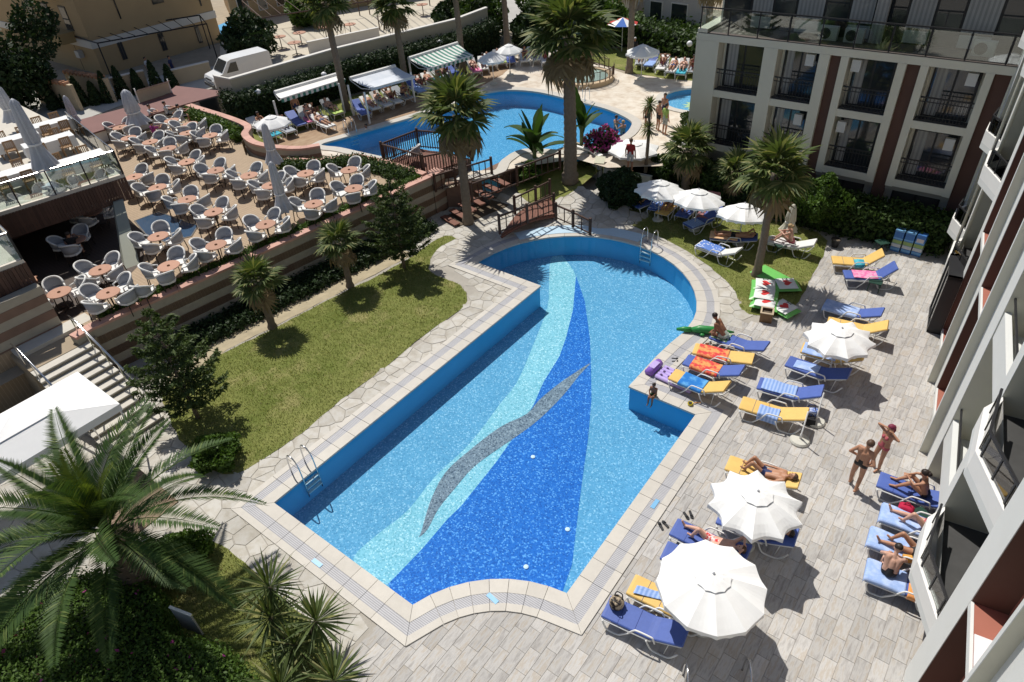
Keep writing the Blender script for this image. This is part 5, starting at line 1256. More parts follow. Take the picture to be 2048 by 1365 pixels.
body(J(**sm), 'person with short dark hair sitting on the lounger edge, bare back to the viewer', SKIN2, BLKS, HAIR, M4=on('c4'), vox=.014, shorts=.4)
# bathers along the pool
body(lie(20, .15, 'head', kr=.9), 'person in red and white shorts sunbathing with one leg raised', SKIN2, REDP, HAIRB, .1, M4=on('a4'), vox=.014, shorts=.5)
body(lie(22, .0, 'side'), 'person in dark purple swimwear lying under the scalloped parasol', SKIN1, PURP, HAIR, .1, top=PURP, M4=on('a5'), vox=.014, fem=True, shorts=.15)
body(lie(20, .8, 'side'), 'person lying behind the scalloped parasol, knees raised', SKIN1, NAVY, HAIRB, .1, M4=on('a6'), vox=.016, shorts=.3)
body(sitj(.50, .53, .28, kl=(.06, .16, .52), al=(.02, .18, .08), tl=(-.12, .2, .04), kr=(.06, -.14, .52), ar=(.02, -.16, .08), tr=(-.12, -.18, .04), el=(.16, .24, .66), wl=(-.02, .10, .50), er=(.16, -.22, .66), wr=(-.02, -.08, .50)), 'person sitting bent forward on the foot end of a blue lounger', SKIN3, M('white_green_shorts', (.42, .5, .42), .7), HAIR, M4=on('b1'), vox=.016, shorts=.5)
p = at(1308, 793); body(J(**{k: tuple(Vector(v)+Vector((-.95, 0, -.53+.13))) for k, v in dict(pel=(.95, 0, .53), che=(.88, 0, .83), nek=(.84, 0, 1.0), hed=(.82, 0, 1.14), sl=(.86, .15, .95), sr=(.86, -.15, .95), hl=(.92, .08, .53), hr=(.92, -.08, .53), kl=(.58, .10, .50), al=(.54, .10, .12), tl=(.42, .1, .06), kr=(.58, -.10, .50), ar=(.54, -.10, .12), tr=(.42, -.1, .06), el=(.76, .18, .72), wl=(.62, .08, .62), er=(.76, -.18, .72), wr=(.62, -.08, .62), face=(-1, 0, -.2), front=(-1, 0, 0)).items()}), 'child sitting on the pool edge with feet over the water', SKIN3, M('green_shorts', (.03, .08, .03), .7), HAIR, scale=.66, loc=(p.x, p.y, .045), rz=R(90), vox=.016, shorts=.6)
# bathers on the lawn
body(lie(35, .3, 'side'), 'person on the leftmost lawn lounger', SKIN1, NAVY, HAIR, M4=on('d8'), vox=.02)
body(lie(40, .2, 'side'), 'person on the yellow lawn lounger with the blue bag', SKIN1, BLKS, HAIR, .1, top=BLKS, M4=on('d6'), vox=.02, fem=True)
body(lie(40, .5, 'up'), 'person in a white bikini under the middle lawn parasol', SKIN2, WHITEB, HAIRB, .1, top=WHITEB, M4=on('d5'), vox=.02, fem=True)
body(lie(10, .1, 'head'), 'person lying on the orange striped towel', SKIN1, BLKS, HAIR, M4=on('d2'), vox=.02)
body(sitj(1.0), 'person sitting behind the lawn palm', SKIN2, PINKS, BLOND, .1, top=PINKS, M4=on('d9'), vox=.02, fem=True)
# ------------------------------------------------------------------ vegetation
def fan_leaf_mesh(name, mat, pet=.55, L=.62, nb=20, spread=R(130), droop=.25):
    V = []; F = []
    def q(a, b, c, d): o = len(V); V.extend([a, b, c, d]); F.append((o, o+1, o+2, o+3))
    for k in range(2): q((0, -.012, 0), (0, .012, 0), (pet, .008, .02), (pet, -.008, .02))
    for i in range(nb):
        a = -spread+2*spread*i/(nb-1)+random.uniform(-.04, .04); l = L*(1-.28*abs(a)/spread)*random.uniform(.9, 1.08); w = .042
        c, s = math.cos(a), math.sin(a); m_ = .55*l; fold = .012*(1 if i % 2 else -1)
        p0 = (pet, 0, .02); p1 = (pet+c*m_-s*w, s*m_+c*w, .02+fold); p2 = (pet+c*l, s*l, .02-droop*l*random.uniform(.5, 1.3)); p3 = (pet+c*m_+s*w, s*m_-c*w, .02-fold); q(p0, p1, p2, p3)
    return np_mesh(name, np.array(V), np.array(F), mat)
FAN = [fan_leaf_mesh('leaf', LEAFFAN) for _ in range(3)]; FANDRY = [fan_leaf_mesh('dry_leaf', LEAFDRY, droop=.5)]; FANB = [fan_leaf_mesh('leaf', LEAFPALM, .6, .7, 22, R(120), .35) for _ in range(2)]
def trunk(parent, base, top, r0, r1, mat, rings=14, flare=1.25):
    b, t = Vector(base), Vector(top); pts = []; rs = []
    for i in range(rings+1):
        u = i/rings; p = b.lerp(t, u); p.x += .03*math.sin(u*5); pts.append(p); k = r0+(r1-r0)*u
        if u < .08: k *= flare
        rs.append(k*(1+.05*(1 if i % 2 else -1)))
    MB().tube(pts, rs, 12).build('trunk', mat, parent, True)
def fan_palm(label, base, crown, zg, scale=1.0, nleaf=34, r0=.16, r1=.12, stubs=True, dry=6, bank_z=False, kind=FAN, group='fan palms', lean=True):
    b = at(*base, zg); h = zat(*crown, b.x, b.y)-zg
    t = thing('fan_palm', label, 'palm tree', (b.x, b.y, zg), 0, group); trunk(t, (0, 0, -.1), (0, 0, h), r0, r1, BARK, max(8, int(h*7)))
    if stubs:
        s = MB()
        for k in range(int(26*min(h, 2))):
            a = k*2.4; z = h-.05-min(h*.7, 1.1)*random.random(); s.tube([(r1*math.cos(a), r1*math.sin(a), z), ((r1+.13)*math.cos(a), (r1+.13)*math.sin(a), z+.12)], [.025, .012], 4)
        s.build('leaf_stubs', BARKD, t)['kind'] = 'stuff'
    for k in range(nleaf):
        u = k/nleaf; pitch = R(78)-R(125)*u**.85+random.uniform(-.12, .12); yaw = k*2.399+random.uniform(-.2, .2); sc = scale*random.uniform(.85, 1.1)
        o = obj('leaf', random.choice(kind if k < nleaf-dry else FANDRY), t, (0, 0, h-.05+.10*(1-u)), (random.uniform(-.3, .3), -pitch if k < nleaf-dry else R(55), yaw)); o.scale = (sc,)*3
    return t
fan_palm('small fan palm nearest the stairs against the striped wall', (545, 655), (523, 562), 0, .98, 27, .15, .12)
fan_palm('small fan palm in the middle of the striped wall', (700, 573), (691, 484), 0, .98, 27, .14, .11)
fan_palm('slender fan palm on the parasol lawn', (1512, 552), (1534, 345), 0, 1.4, 34, .17, .12)
fan_palm('fan palm with yellow-green leaves left of the hotel corner', (1368, 392), (1362, 300), .1, 1.25, 30, .22, .2)
fan_palm('leafy fan palm in front of the hotel corner, right of another', (1462, 410), (1480, 345), .1, 1.0, 26, .2, .18)
fan_palm('tall fan palm beside the wooden bridge', (936, 444), (922, 232), .1, 1.7, 36, .22, .18, dry=9)
fan_palm('thick-trunked fan palm on the bank, tallest near the upper pool', (1140, 362), (1128, 75), bank(-17.5, 27), 2.05, 44, .34, .24, dry=10, stubs=False)
UP = 'tall palms round the upper pool'
for lab, base, crown, sc, nl in (('tall palm between the first two awnings', (694, 222), (676, 2), 1.5, 40), ('tall palm right of the middle awning', (813, 182), (792, 8), 1.5, 40), ('tall palm at the striped awning', (926, 145), (917, -60), 1.5, 30), ('slim palm left of the round railed pool', (1015, 112), (1011, -60), 1.4, 30), ('slim palm on the far lawn', (1258, 146), (1264, -50), 1.4, 30), ('palm trunk beside the corner of the hotel', (1404, 168), (1409, -40), 1.3, 30)):
    fan_palm(lab, base, crown, ZU, sc, nl, .22, .17, stubs=False, dry=8, group=UP)

# great date palm, left foreground
def frond_mesh(name, L, mat, droop, n=92, ll=.52):
    V = []; F = []
    def rach(u): return Vector((L*u*(1-.10*droop*u), 0, L*(.30*u-(.30+.42*droop)*u*u)))
    def q(*p): o = len(V); V.extend([tuple(x) for x in p]); F.append((o, o+1, o+2, o+3))
    for i in range(12):
        a, b = rach(i/12), rach((i+1)/12); w0, w1 = .028*(1-i/13), .028*(1-(i+1)/13)
        q(a+Vector((0, -w0, 0)), a+Vector((0, w0, 0)), b+Vector((0, w1, 0)), b+Vector((0, -w1, 0))); q(a+Vector((0, 0, -w0)), a+Vector((0, 0, w0)), b+Vector((0, 0, w1)), b+Vector((0, 0, -w1)))
    for i in range(n):
        u = .12+.86*i/n; p = rach(u); d_ = (rach(min(1, u+.02))-p).normalized(); l = ll*math.sin(PI*min(1, .18+.8*u))**.7*random.uniform(.85, 1.1)
        for s_ in (-1, 1):
            dirv = (d_*.62+Vector((0, s_*.75, .34+random.uniform(-.08, .08)))).normalized(); tip = p+dirv*l+Vector((0, 0, -.10*l)); mid = p+dirv*l*.45; sd_ = d_*.021
            q(p, mid+sd_, tip, mid-sd_)
    return np_mesh(name, np.array(V), np.array(F), mat)
FR = [frond_mesh('frond', 3.3, LEAFPALM, dr) for dr in (.25, .5, .85)]; FRY = [frond_mesh('young_frond', 2.3, LEAFYEL, .2, 60, .36)]
c = at(225, 1075, 2.2); dp = thing('date_palm', 'large date palm with arching fronds in the left foreground', 'palm tree', (c.x, c.y, 0))
tm = MB()
trunk(dp, (0, 0, -.1), (0, 0, 2.2), .36, .42, BARKD, 16, 1.1)
for k in range(90):
    a = k*2.399; z = .2+1.9*k/90; r = .36; tm.add([(r*math.cos(a-.22), r*math.sin(a-.22), z), (r*math.cos(a+.22), r*math.sin(a+.22), z), ((r+.13)*math.cos(a), (r+.13)*math.sin(a), z+.16), (r*math.cos(a), r*math.sin(a), z-.08)], [(0, 1, 2), (0, 2, 3), (1, 3, 2)])
tm.build('leaf_bases', BARK, dp)
for k in range(31):
    u = k/31; pitch = R(82)-R(105)*u**1.1+random.uniform(-.1, .1); me_ = random.choice(FR) if k > 4 else FRY[0]
    o = obj('frond', me_, dp, (0, 0, 2.3+.15*(1-u)), (random.uniform(-.35, .35), -pitch, k*2.399+random.uniform(-.15, .15))); s = random.uniform(.9, 1.12); o.scale = (s, s, s)

def yucca(label, heads, base):
    b = at(*base, 0); t = thing('yucca', label, 'yucca', (b.x, b.y, 0), 0, 'yuccas in the lower lawn')
    for hx, hy, hz in heads:
        p = at(hx, hy, hz); q = (p.x-b.x, p.y-b.y, hz)
        MB().tube([(q[0]*.25, q[1]*.25, 0), (q[0]*.7, q[1]*.7, hz*.55), q], [.085, .07, .06], 8).build('stem', BARKD, t, True)
        V = []; n = 85
        for k in range(n):
            u = k/n; el = R(88)-R(150)*u; az = k*2.399; L = random.uniform(.80, 1.05)*(1-.12*u); w = .030
            d_ = Vector((math.cos(el)*math.cos(az), math.cos(el)*math.sin(az), math.sin(el))); s_ = Vector((-math.sin(az), math.cos(az), 0)); p0 = Vector(q); tip = p0+d_*L-Vector((0, 0, .10*L*(1-abs(math.sin(el))))); mid = p0+d_*L*.5
            V += [tuple(p0-s_*.012), tuple(mid-s_*w), tuple(tip), tuple(mid+s_*w)]
        obj('rosette', np_mesh('rosette', np.array(V), np.arange(4*n).reshape(n, 4), LEAFFAN), t)
yucca('many-headed yucca at the edge of the flagstones', [(538, 1175, 1.5), (541, 1236, 1.2), (632, 1243, 1.2), (590, 1290, .8)], (585, 1330))
yucca('yucca cut by the lower edge of the picture', [(668, 1362, .9), (560, 1375, .8)], (630, 1400))
def dracaena(label, base, heads, zg):
    b = at(*base, zg); t = thing('dracaena', label, 'palm', (b.x, b.y, zg)); hs = [zat(*h, b.x, b.y)-zg for h in heads]
    MB().tube([(0, 0, 0), (.03, 0, max(hs)*.5), (0, 0, max(hs))], [.10, .08, .06], 8).build('stem', BARK, t, True)
    for h in hs:
        V = []; n = 90
        for k in range(n):
            u = k/n; el = R(85)-R(140)*u; az = k*2.399; L = random.uniform(.45, .6); d_ = Vector((math.cos(el)*math.cos(az), math.cos(el)*math.sin(az), math.sin(el))); s_ = Vector((-math.sin(az), math.cos(az), 0)); p0 = Vector((0, 0, h)); mid = p0+d_*L*.5; V += [tuple(p0), tuple(mid-s_*.03), tuple(p0+d_*L-Vector((0, 0, .15*L))), tuple(mid+s_*.03)]
        obj('rosette', np_mesh('rosette', np.array(V), np.arange(4*n).reshape(n, 4), LEAFFAN), t)
dracaena('tall dracaena with two tufts beside the man in the red shirt', (1291, 345), [(1302, 210), (1302, 258)], ZU-.4)

def pine(label, base, top, rad, zg=0.0):
    b = at(*base, zg); h = zat(*top, b.x, b.y)-zg; t = thing('norfolk_pine', label, 'tree', (b.x, b.y, zg), 0, 'small pines by the striped wall')
    MB().tube([(0, 0, 0), (.02, 0, h*.5), (0, 0, h)], [.075, .05, .015], 8).build('trunk', BARK, t, True)
    P = []; Q = []; br = MB(); tiers = 9
    for k in range(tiers):
        u = k/(tiers-1); z = h*(.22+.76*u); L0 = rad*(1-u)**.62*(.75 if k == 0 else 1)+.12; nb = 7 if u < .7 else 5
        for i in range(nb):
            a = 2*PI*i/nb+k*.7+random.uniform(-.15, .15); L = L0*random.uniform(.8, 1.1); pts = [Vector((L*s_*math.cos(a), L*s_*math.sin(a), z-.10*L*math.sin(PI*s_)+.22*L*s_*s_)) for s_ in np.linspace(0, 1, 7)]
            br.tube(pts, [.018*(1-.7*s_) for s_ in np.linspace(0, 1, 7)], 4)
            sd_ = Vector((-math.sin(a), math.cos(a), 0))
            for s_ in np.linspace(.18, 1, int(10+26*L)):
                p = pts[min(5, int(s_*6))].lerp(pts[min(6, int(s_*6)+1)], s_*6-int(s_*6)); wid = .30*L*(1-s_*.75)
                for _ in range(3): o_ = random.uniform(-1, 1); P.append(tuple(p+sd_*o_*wid+Vector((math.cos(a), math.sin(a), 0))*abs(o_)*wid*.6+Vector((0, 0, random.uniform(-.02, .05))))); Q.append((0, 0, 1))
    br.build('branches', BARKD, t)
    V, q = leaf_cloud(np.array(P), .10, 3.4, np.array(Q), .9); obj('crown', np_mesh('crown', V, q, LEAFPINE), t)
pine('small dark pine beside the stairs', (397, 838), (345, 605), 1.5)
pine('taller pine at the far end of the lawn', (809, 538), (790, 348), 1.5)

def banana(label, base, zg, n, L, group='banana plants'):
    b = at(*base, zg); t = thing('banana_plant', label, 'banana plant', (b.x, b.y, zg), 0, group)
    for k in range(n):
        a = k*2.2+random.uniform(-.4, .4); el = R(random.uniform(25, 80)); V = []; F = []; m_ = 9; ln = L*random.uniform(.75, 1.15); w = .25
        stem = Vector((.08*math.cos(k), .08*math.sin(k), random.uniform(.8, 1.5)))
        for i in range(m_+1):
            u = i/m_; r = ln*u; x = r*math.cos(el)*(1+.15*u); z = r*math.sin(el)-.55*ln*math.cos(el)*u*u*1.2; ww = w*math.sin(PI*min(1, .06+u*.94))**.6*random.uniform(.9, 1.05)
            for y, dz in ((-ww, .0), (0, -.05), (ww, .0)): V.append((stem.x+x*math.cos(a)-y*math.sin(a), stem.y+x*math.sin(a)+y*math.cos(a), stem.z+z+dz))
        for i in range(m_):
            for y in range(2): o_ = i*3+y; F.append((o_, o_+1, o_+4, o_+3))
        obj('leaf', np_mesh('leaf', np.array(V), np.array(F), LEAFBAN), t)
        MB().tube([(stem.x*.4, stem.y*.4, 0), tuple(stem)], [.07, .025], 6).build('stem', M('banana_stem', (.14, .18, .07), .7), t)
banana('banana plant left of the thick palm', (1070, 335), .7, 17, 2.3); banana('banana plant right of the thick palm', (1163, 305), .9, 10, 2.0)

def bush(label, c, rad, zg, n, size=.06, mat=None, squash=.8, name='bush', extra=None, group=None, cat='bush'):
    p = at(*c, zg+rad*squash); t = thing(name, label, cat, (p.x, p.y, zg), 0, group); d_ = rng.normal(size=(n, 3)); d_ /= np.linalg.norm(d_, axis=1, keepdims=True)
    lob = 1+.16*np.sin(d_[:, :1]*7+1)+.14*np.sin(d_[:, 1:2]*6+2)+.12*np.sin(d_[:, 2:]*8); P = d_*rad*lob*(1-.22*rng.random((n, 1))**2); P[:, 2] = P[:, 2]*squash+rad*squash; P = P[P[:, 2] > .02]
    V, q = leaf_cloud(P, size, 1.9, d_[:len(P)], 1.0); obj('foliage', np_mesh('foliage', V, q, mat or LEAF), t)
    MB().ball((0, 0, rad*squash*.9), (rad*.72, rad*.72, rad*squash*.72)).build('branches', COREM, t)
    if extra:
        k = rng.choice(len(P), extra[1]); V, q = leaf_cloud(P[k]*1.05, extra[2], 1.3, None); obj('flowers', np_mesh('flowers', V, q, extra[0]), t)['kind'] = 'stuff'
    return t
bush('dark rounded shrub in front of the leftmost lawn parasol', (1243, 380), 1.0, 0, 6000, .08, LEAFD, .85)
bush('bougainvillea with magenta flowers above the white curved wall', (1207, 292), .85, ZU-.6, 3500, .07, LEAF, .9, 'bougainvillea', (MAGENTA, 1300, .075))
bush('leafy shrub in the shadow of the small pine', (430, 905), .62, 0, 3500, .07, LEAFB, .8)
bush('clipped round bush at the corner of the foreground lawn', (368, 1110), .62, 0, 5000, .06, LEAFB, .8)
bush('bush between the date palm and the clipped bush', (290, 1130), .6, 0, 4000, .06, LEAF, .8)
bush('low shrub beside the small sign lamp', (1180, 318), .45, .55, 1500, .06, LEAFB, .7)
bush('yellow-green small tree before the dark hotel doors', (1645, 400), .95, .5, 5500, .07, LEAFB, .95)
bush('shrub beside the clipped hedge, left of the small tree', (1590, 400), .95, 0, 5500, .08, LEAF, .9)
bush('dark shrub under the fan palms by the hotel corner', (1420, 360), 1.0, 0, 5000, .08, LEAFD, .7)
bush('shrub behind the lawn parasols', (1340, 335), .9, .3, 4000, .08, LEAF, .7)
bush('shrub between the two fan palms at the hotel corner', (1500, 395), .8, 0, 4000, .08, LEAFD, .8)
bush('small shrub at the base of the wooden railing', (1060, 345), .6, .3, 2200, .07, LEAFB, .8)
bush('low clipped bush beside the round pool', (1392, 238), .7, ZU, 2000, .08, LEAF, .5)
hedge('clipped_hedge', 'clipped hedge with light leaf tips along the hotel building', [(-12.4, 28.6), (-5.6, 28.35), (-1.15, 28.75), (-1.15, 29.7), (-12.4, 29.7)], 0, 1.45, 16000, .085, LEAF, .12)
fg = ats([(-60, 1235), (60, 1190), (170, 1150), (270, 1160), (330, 1215), (330, 1270), (420, 1290), (470, 1330), (480, 1420), (-60, 1420)], .75)
hedge('shrub_bank', 'bank of dense green shrubs in the left foreground', smooth_poly(fg, 2), 0, .8, 40000, .042, LEAFB, .10, 'shrubs', extra=(MAGENTA, 160, .05))
hb_ = [at2(*q, ZU) for q in ((468, 250), (500, 258), (700, 190), (940, 122), (1000, 95))]
hb_b = [(x-1.0, y+.35) for x, y in hb_[::-1]]
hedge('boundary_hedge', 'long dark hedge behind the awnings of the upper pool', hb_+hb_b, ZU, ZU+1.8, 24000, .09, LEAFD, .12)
hedge('far_hedge', 'dark hedge behind the far lawn and its sunbathers', ats([(1040, 100), (1130, 95), (1215, 92), (1290, 98), (1400, 128), (1480, 140), (1480, 105), (1400, 92), (1290, 66), (1200, 60), (1080, 70)], ZU), ZU, ZU+1.3, 9000, .14, LEAF, .22)
for lab, c_, r_, mt in (('flowering shrub left of the far white house', (1225, 50), 1.6, LEAFB), ('shrub behind the red and blue parasol', (1180, 40), 1.9, LEAF), ('bush at the head of the upper pool', (1060, 62), 1.3, LEAFD), ('hanging creeper on the garden wall', (905, 38), 1.5, LEAFD), ('leafy tree beyond the garden wall', (960, 30), 2.0, LEAF), ('tree crown at the top edge between palms', (1100, 10), 2.4, LEAF), ('round shrub in the courtyard beyond the wall', (495, 78), 1.9, LEAFD), ('shrub behind the courtyard pergola', (610, 20), 1.6, LEAFB)):
    bush(lab, c_, r_, ZU, 3500, .17, mt, .85)
def broad_tree(label, base, crown, rad, zg, n=16000):
    b = at(*base, zg); h = zat(*crown, b.x, b.y)-zg; t = thing('broadleaf_tree', label, 'tree', (b.x, b.y, zg)); tr = MB(); tr.tube([(0, 0, 0), (.1, .05, h*.45), (0, 0, h*.9)], [.28, .2, .08], 9); P = []
    for k in range(22):
        d_ = Vector((random.gauss(0, 1), random.gauss(0, 1), random.gauss(0, .8))).normalized(); c_ = Vector((0, 0, h))+d_*rad*random.uniform(.35, .85); r_ = rad*random.uniform(.28, .45); tr.tube([(0, 0, h*.6), tuple(c_)], [.07, .02], 5)
        q = rng.normal(size=(n//22, 3)); q /= np.linalg.norm(q, axis=1, keepdims=True); P.append(np.array(c_)+q*r_*(.6+.4*rng.random((n//22, 1))))
    tr.build('trunk', BARKD, t); P = np.concatenate(P); V, q = leaf_cloud(P, .16, 1.8, None); obj('crown', np_mesh('crown', V, q, LEAFD), t)
broad_tree('large dark broadleaf tree at the left edge beyond the glass deck', (45, 215), (35, 95), 4.2, ZU)
cyp = None
for i, (px, py) in enumerate([(112, 218), (140, 214), (168, 212), (196, 208), (222, 204), (250, 195), (282, 188), (318, 182), (346, 176)]):
    b = at(px, py, ZU); hh = random.uniform(1.5, 2.1); n = 900; u = rng.random(n); a = rng.uniform(0, 2*PI, n); r = .5*(1-u)**.6*(1-.2*rng.random(n)); P = np.c_[r*np.cos(a), r*np.sin(a), u*hh]
    t = thing('cypress_shrub', 'dark clipped conifer behind the maroon roof, %s from the left' % ('first second third fourth fifth sixth seventh eighth ninth'.split()[i]), 'shrub', (b.x, b.y, ZU), 0, 'conifers behind the maroon roof')
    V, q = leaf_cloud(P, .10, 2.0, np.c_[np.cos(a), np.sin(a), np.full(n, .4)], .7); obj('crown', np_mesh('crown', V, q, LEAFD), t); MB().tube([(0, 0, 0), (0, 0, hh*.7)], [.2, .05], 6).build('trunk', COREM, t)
# ------------------------------------------------------------------ wooden platform, bridges, railings
def railing(label, pts, h=.9, gap=.13, name='wooden_railing', mat=None, mid=False, group='dark wooden railings'):
    t = thing(name, label, 'railing', group=group); mt = mat or WOOD_D; pts = [Vector(p) for p in pts]
    for i in range(len(pts)-1):
        a, b = pts[i], pts[i+1]; L = (b-a).length; up = Vector((0, 0, 1))
        for k in ((0, 1) if i == 0 else (1,)): p = a.lerp(b, k); MB().box((p.x, p.y, p.z+h/2+.06), (.10, .10, h+.14), math.atan2(b.y-a.y, b.x-a.x)).build('post', mt, t)
        MB().tube([a+up*h, b+up*h], .045, 6).build('handrail', mt, t); MB().tube([a+up*.12, b+up*.12], .03, 6).build('lower_rail', mt, t)
        n = max(2, int(L/gap))
        for q in range(1, n): p = a.lerp(b, q/n); MB().box((p.x, p.y, p.z+h/2), (.035, .035, h-.08)).build('baluster', mt, t)
    return t
def P3(px, py, z): v = at(px, py, z); return (v.x, v.y, z)
ZP = 1.7
pl = [P3(768, 325, ZP), P3(848, 349, ZP), P3(905, 338, ZP), P3(942, 318, ZP), P3(900, 303, ZP), P3(838, 297, ZP)]
pf_ = thing('wooden_platform', 'dark wooden platform standing over the upper pool', 'platform')
a, b = Vector(pl[0]), Vector(pl[5]); c_, d_ = Vector(pl[1]), Vector(pl[3]); n = 16
for i in range(n):
    u0, u1 = i/n+.004, (i+1)/n-.004
    q = [a.lerp(b, u0), c_.lerp(d_, u0), c_.lerp(d_, u1), a.lerp(b, u1)]; MB().prism([(v.x, v.y) for v in q], ZP-.06, ZP).build('plank', WOOD_R, pf_)
MB().prism([(v[0], v[1]) for v in pl], ZU-.9, ZP-.07).build('substructure', WOOD_D, pf_)
railing('railing along the far and left sides of the pool platform', [pl[1], pl[0], pl[5], pl[4], pl[3]], .95)
railing('railing along the near side of the pool platform', [P3(850, 352, ZP), P3(905, 341, ZP), P3(945, 322, ZP)], .95)
railing('short railing over the water right of the platform', [P3(872, 384, 1.2), P3(912, 372, 1.2), P3(984, 350, 1.2)], .8, .3)
railing('long railing climbing from the bridge towards the thick palm', [P3(945, 405, .8), P3(1035, 372, .9), P3(1120, 340, 1.1)], .9, .34)
railing('near railing of the small arched bridge', [P3(1000, 468, .35), P3(1055, 447, .5), P3(1108, 425, .4)], .85, .3)
railing('far railing of the small arched bridge', [P3(1030, 428, .35), P3(1072, 408, .5), P3(1100, 394, .4)], .8, .3)
railing('thin ramp railing running down to the pool edge', [P3(1112, 440, .25), P3(1146, 455, .12), P3(1180, 472, .0)], .75, .45)
br = thing('arched_bridge', 'small arched red-brown wooden bridge over the pool inlet', 'bridge')
A0, A1, B0, B1 = [Vector(P3(*q)) for q in ((1002, 470, .3), (1110, 428, .3), (1032, 430, .3), (1102, 396, .3))]; n = 18
for i in range(n):
    u0, u1 = (i+.04)/n, (i+.96)/n; z = .3+.22*math.sin(PI*(i+.5)/n)
    q = [A0.lerp(A1, u0), A0.lerp(A1, u1), B0.lerp(B1, u1), B0.lerp(B1, u0)]; MB().prism([(v.x, v.y) for v in q], z-.05, z).build('plank', WOOD_R, br)
bm_ = MB()
for S, E_ in ((A0, A1), (B0, B1)):
    for i in range(n): u0, u1 = i/n, (i+1)/n; p, q = S.lerp(E_, u0), S.lerp(E_, u1); bm_.tube([(p.x, p.y, .18+.22*math.sin(PI*u0)), (q.x, q.y, .18+.22*math.sin(PI*u1))], .07, 6)
bm_.build('side_beam', WOOD_R, br)
ws = thing('wooden_steps', 'red-brown wooden steps between the railings beside the tall palm', 'steps'); s0, s1 = Vector(P3(900, 440, .15)), Vector(P3(1000, 362, 1.1)); dv = (s1-s0); sd_ = Vector((-dv.y, dv.x, 0)).normalized()*.6
for i in range(7): p = s0.lerp(s1, i/6); d_ = dv.normalized()*.17; d_.z = 0; MB().prism([(v.x, v.y) for v in (p-sd_-d_, p+sd_-d_, p+sd_+d_, p-sd_+d_)], p.z-.06, p.z).build('tread', WOOD_R, ws)
MB().prism([tuple((s0-sd_*1.1)[:2]), tuple((s1-sd_*1.1)[:2]), tuple((s1+sd_*1.1)[:2]), tuple((s0+sd_*1.1)[:2])], -.1, .05).build('footing', SOIL, ws)
# shelf of the pool inlet and retaining wall under the platform
struct(MB().prism([(-12.1+5.75*math.cos(a), 18.42+5.75*math.sin(a)) for a in np.linspace(R(88), R(150), 14)]+[(-12.1+5.05*math.cos(a), 18.42+5.05*math.sin(a)) for a in np.linspace(R(150), R(88), 14)], .0, .06).build('pool_inlet_shelf', M('pale_blue_tile', (.45, .60, .72), .5, .1, 6, co='World')))
banded_wall('retaining_wall', 'shaded brown retaining wall below the upper pool beside the tall palm', [(-21.5, 21.75), (-21.0, 22.1), (-20.6, 24.2), (-20.3, 26.5)], -.1, 1.2, 4, .4, cap=False, mats=(BAND_D, BAND_D))
wc = [Vector(p[:2]) for p in curve_pts([P3(1128, 318, .6), P3(1155, 322, .6), P3(1180, 330, .6), P3(1198, 342, .6)], 4)]
w_ = thing('curved_garden_wall', 'low white curved garden wall below the bougainvillea', 'wall'); m = MB()
m.prism([tuple(p) for p in wc]+[tuple(p+Vector((.05, .2))) for p in wc[::-1]], 0, ZU+.12); m.build('wall', LIGHTW, w_); MB().prism([tuple(p+Vector((-.02, -.04))) for p in wc]+[tuple(p+Vector((.07, .24))) for p in wc[::-1]], ZU+.121, ZU+.18).build('cap', WHITE, w_)
wc2 = [Vector(P3(1205, 352, .3)[:2]), Vector(P3(1300, 375, .2)[:2])]
w_ = thing('low_white_wall', 'low white wall where the man in the red shirt stands', 'wall'); dd = (wc2[1]-wc2[0]).normalized(); nn_ = Vector((-dd.y, dd.x))*.2
MB().prism([tuple(wc2[0]), tuple(wc2[1]), tuple(wc2[1]+nn_), tuple(wc2[0]+nn_)], 0, .75).build('wall', LIGHTW, w_)
# pool ladders
def ladder(label, p, ang, z):
    t = thing('pool_ladder', label, 'pool ladder', (p[0], p[1], z), ang, 'pool ladders')
    for y in (-.25, .25): MB().tube(curve_pts([(-.52, y, .02), (-.50, y, .55), (-.40, y, .78), (-.18, y, .80), (-.04, y, .62), (.02, y, .2), (.03, y, -.75)], 4), .021, 8).build('handrail', STEEL, t, True)
    for k in range(3): MB().box((.04, 0, -.18-.2*k), (.10, .5, .03)).build('step', PLASTIC, t)
ladder('steel pool ladder at the left corner of the big pool', (-13.5, 6.45), 0, .04)
ladder('steel pool ladder at the round end of the big pool', (-11.35, 23.15), R(-92), .04)
ladder('steel pool ladder of the upper pool near the swimmer', at2(706, 270, ZU), R(-15), ZU+.04)
ladder('steel pool ladder of the upper pool behind the thick palm', at2(1163, 205, ZU), R(-90), ZU+.04)

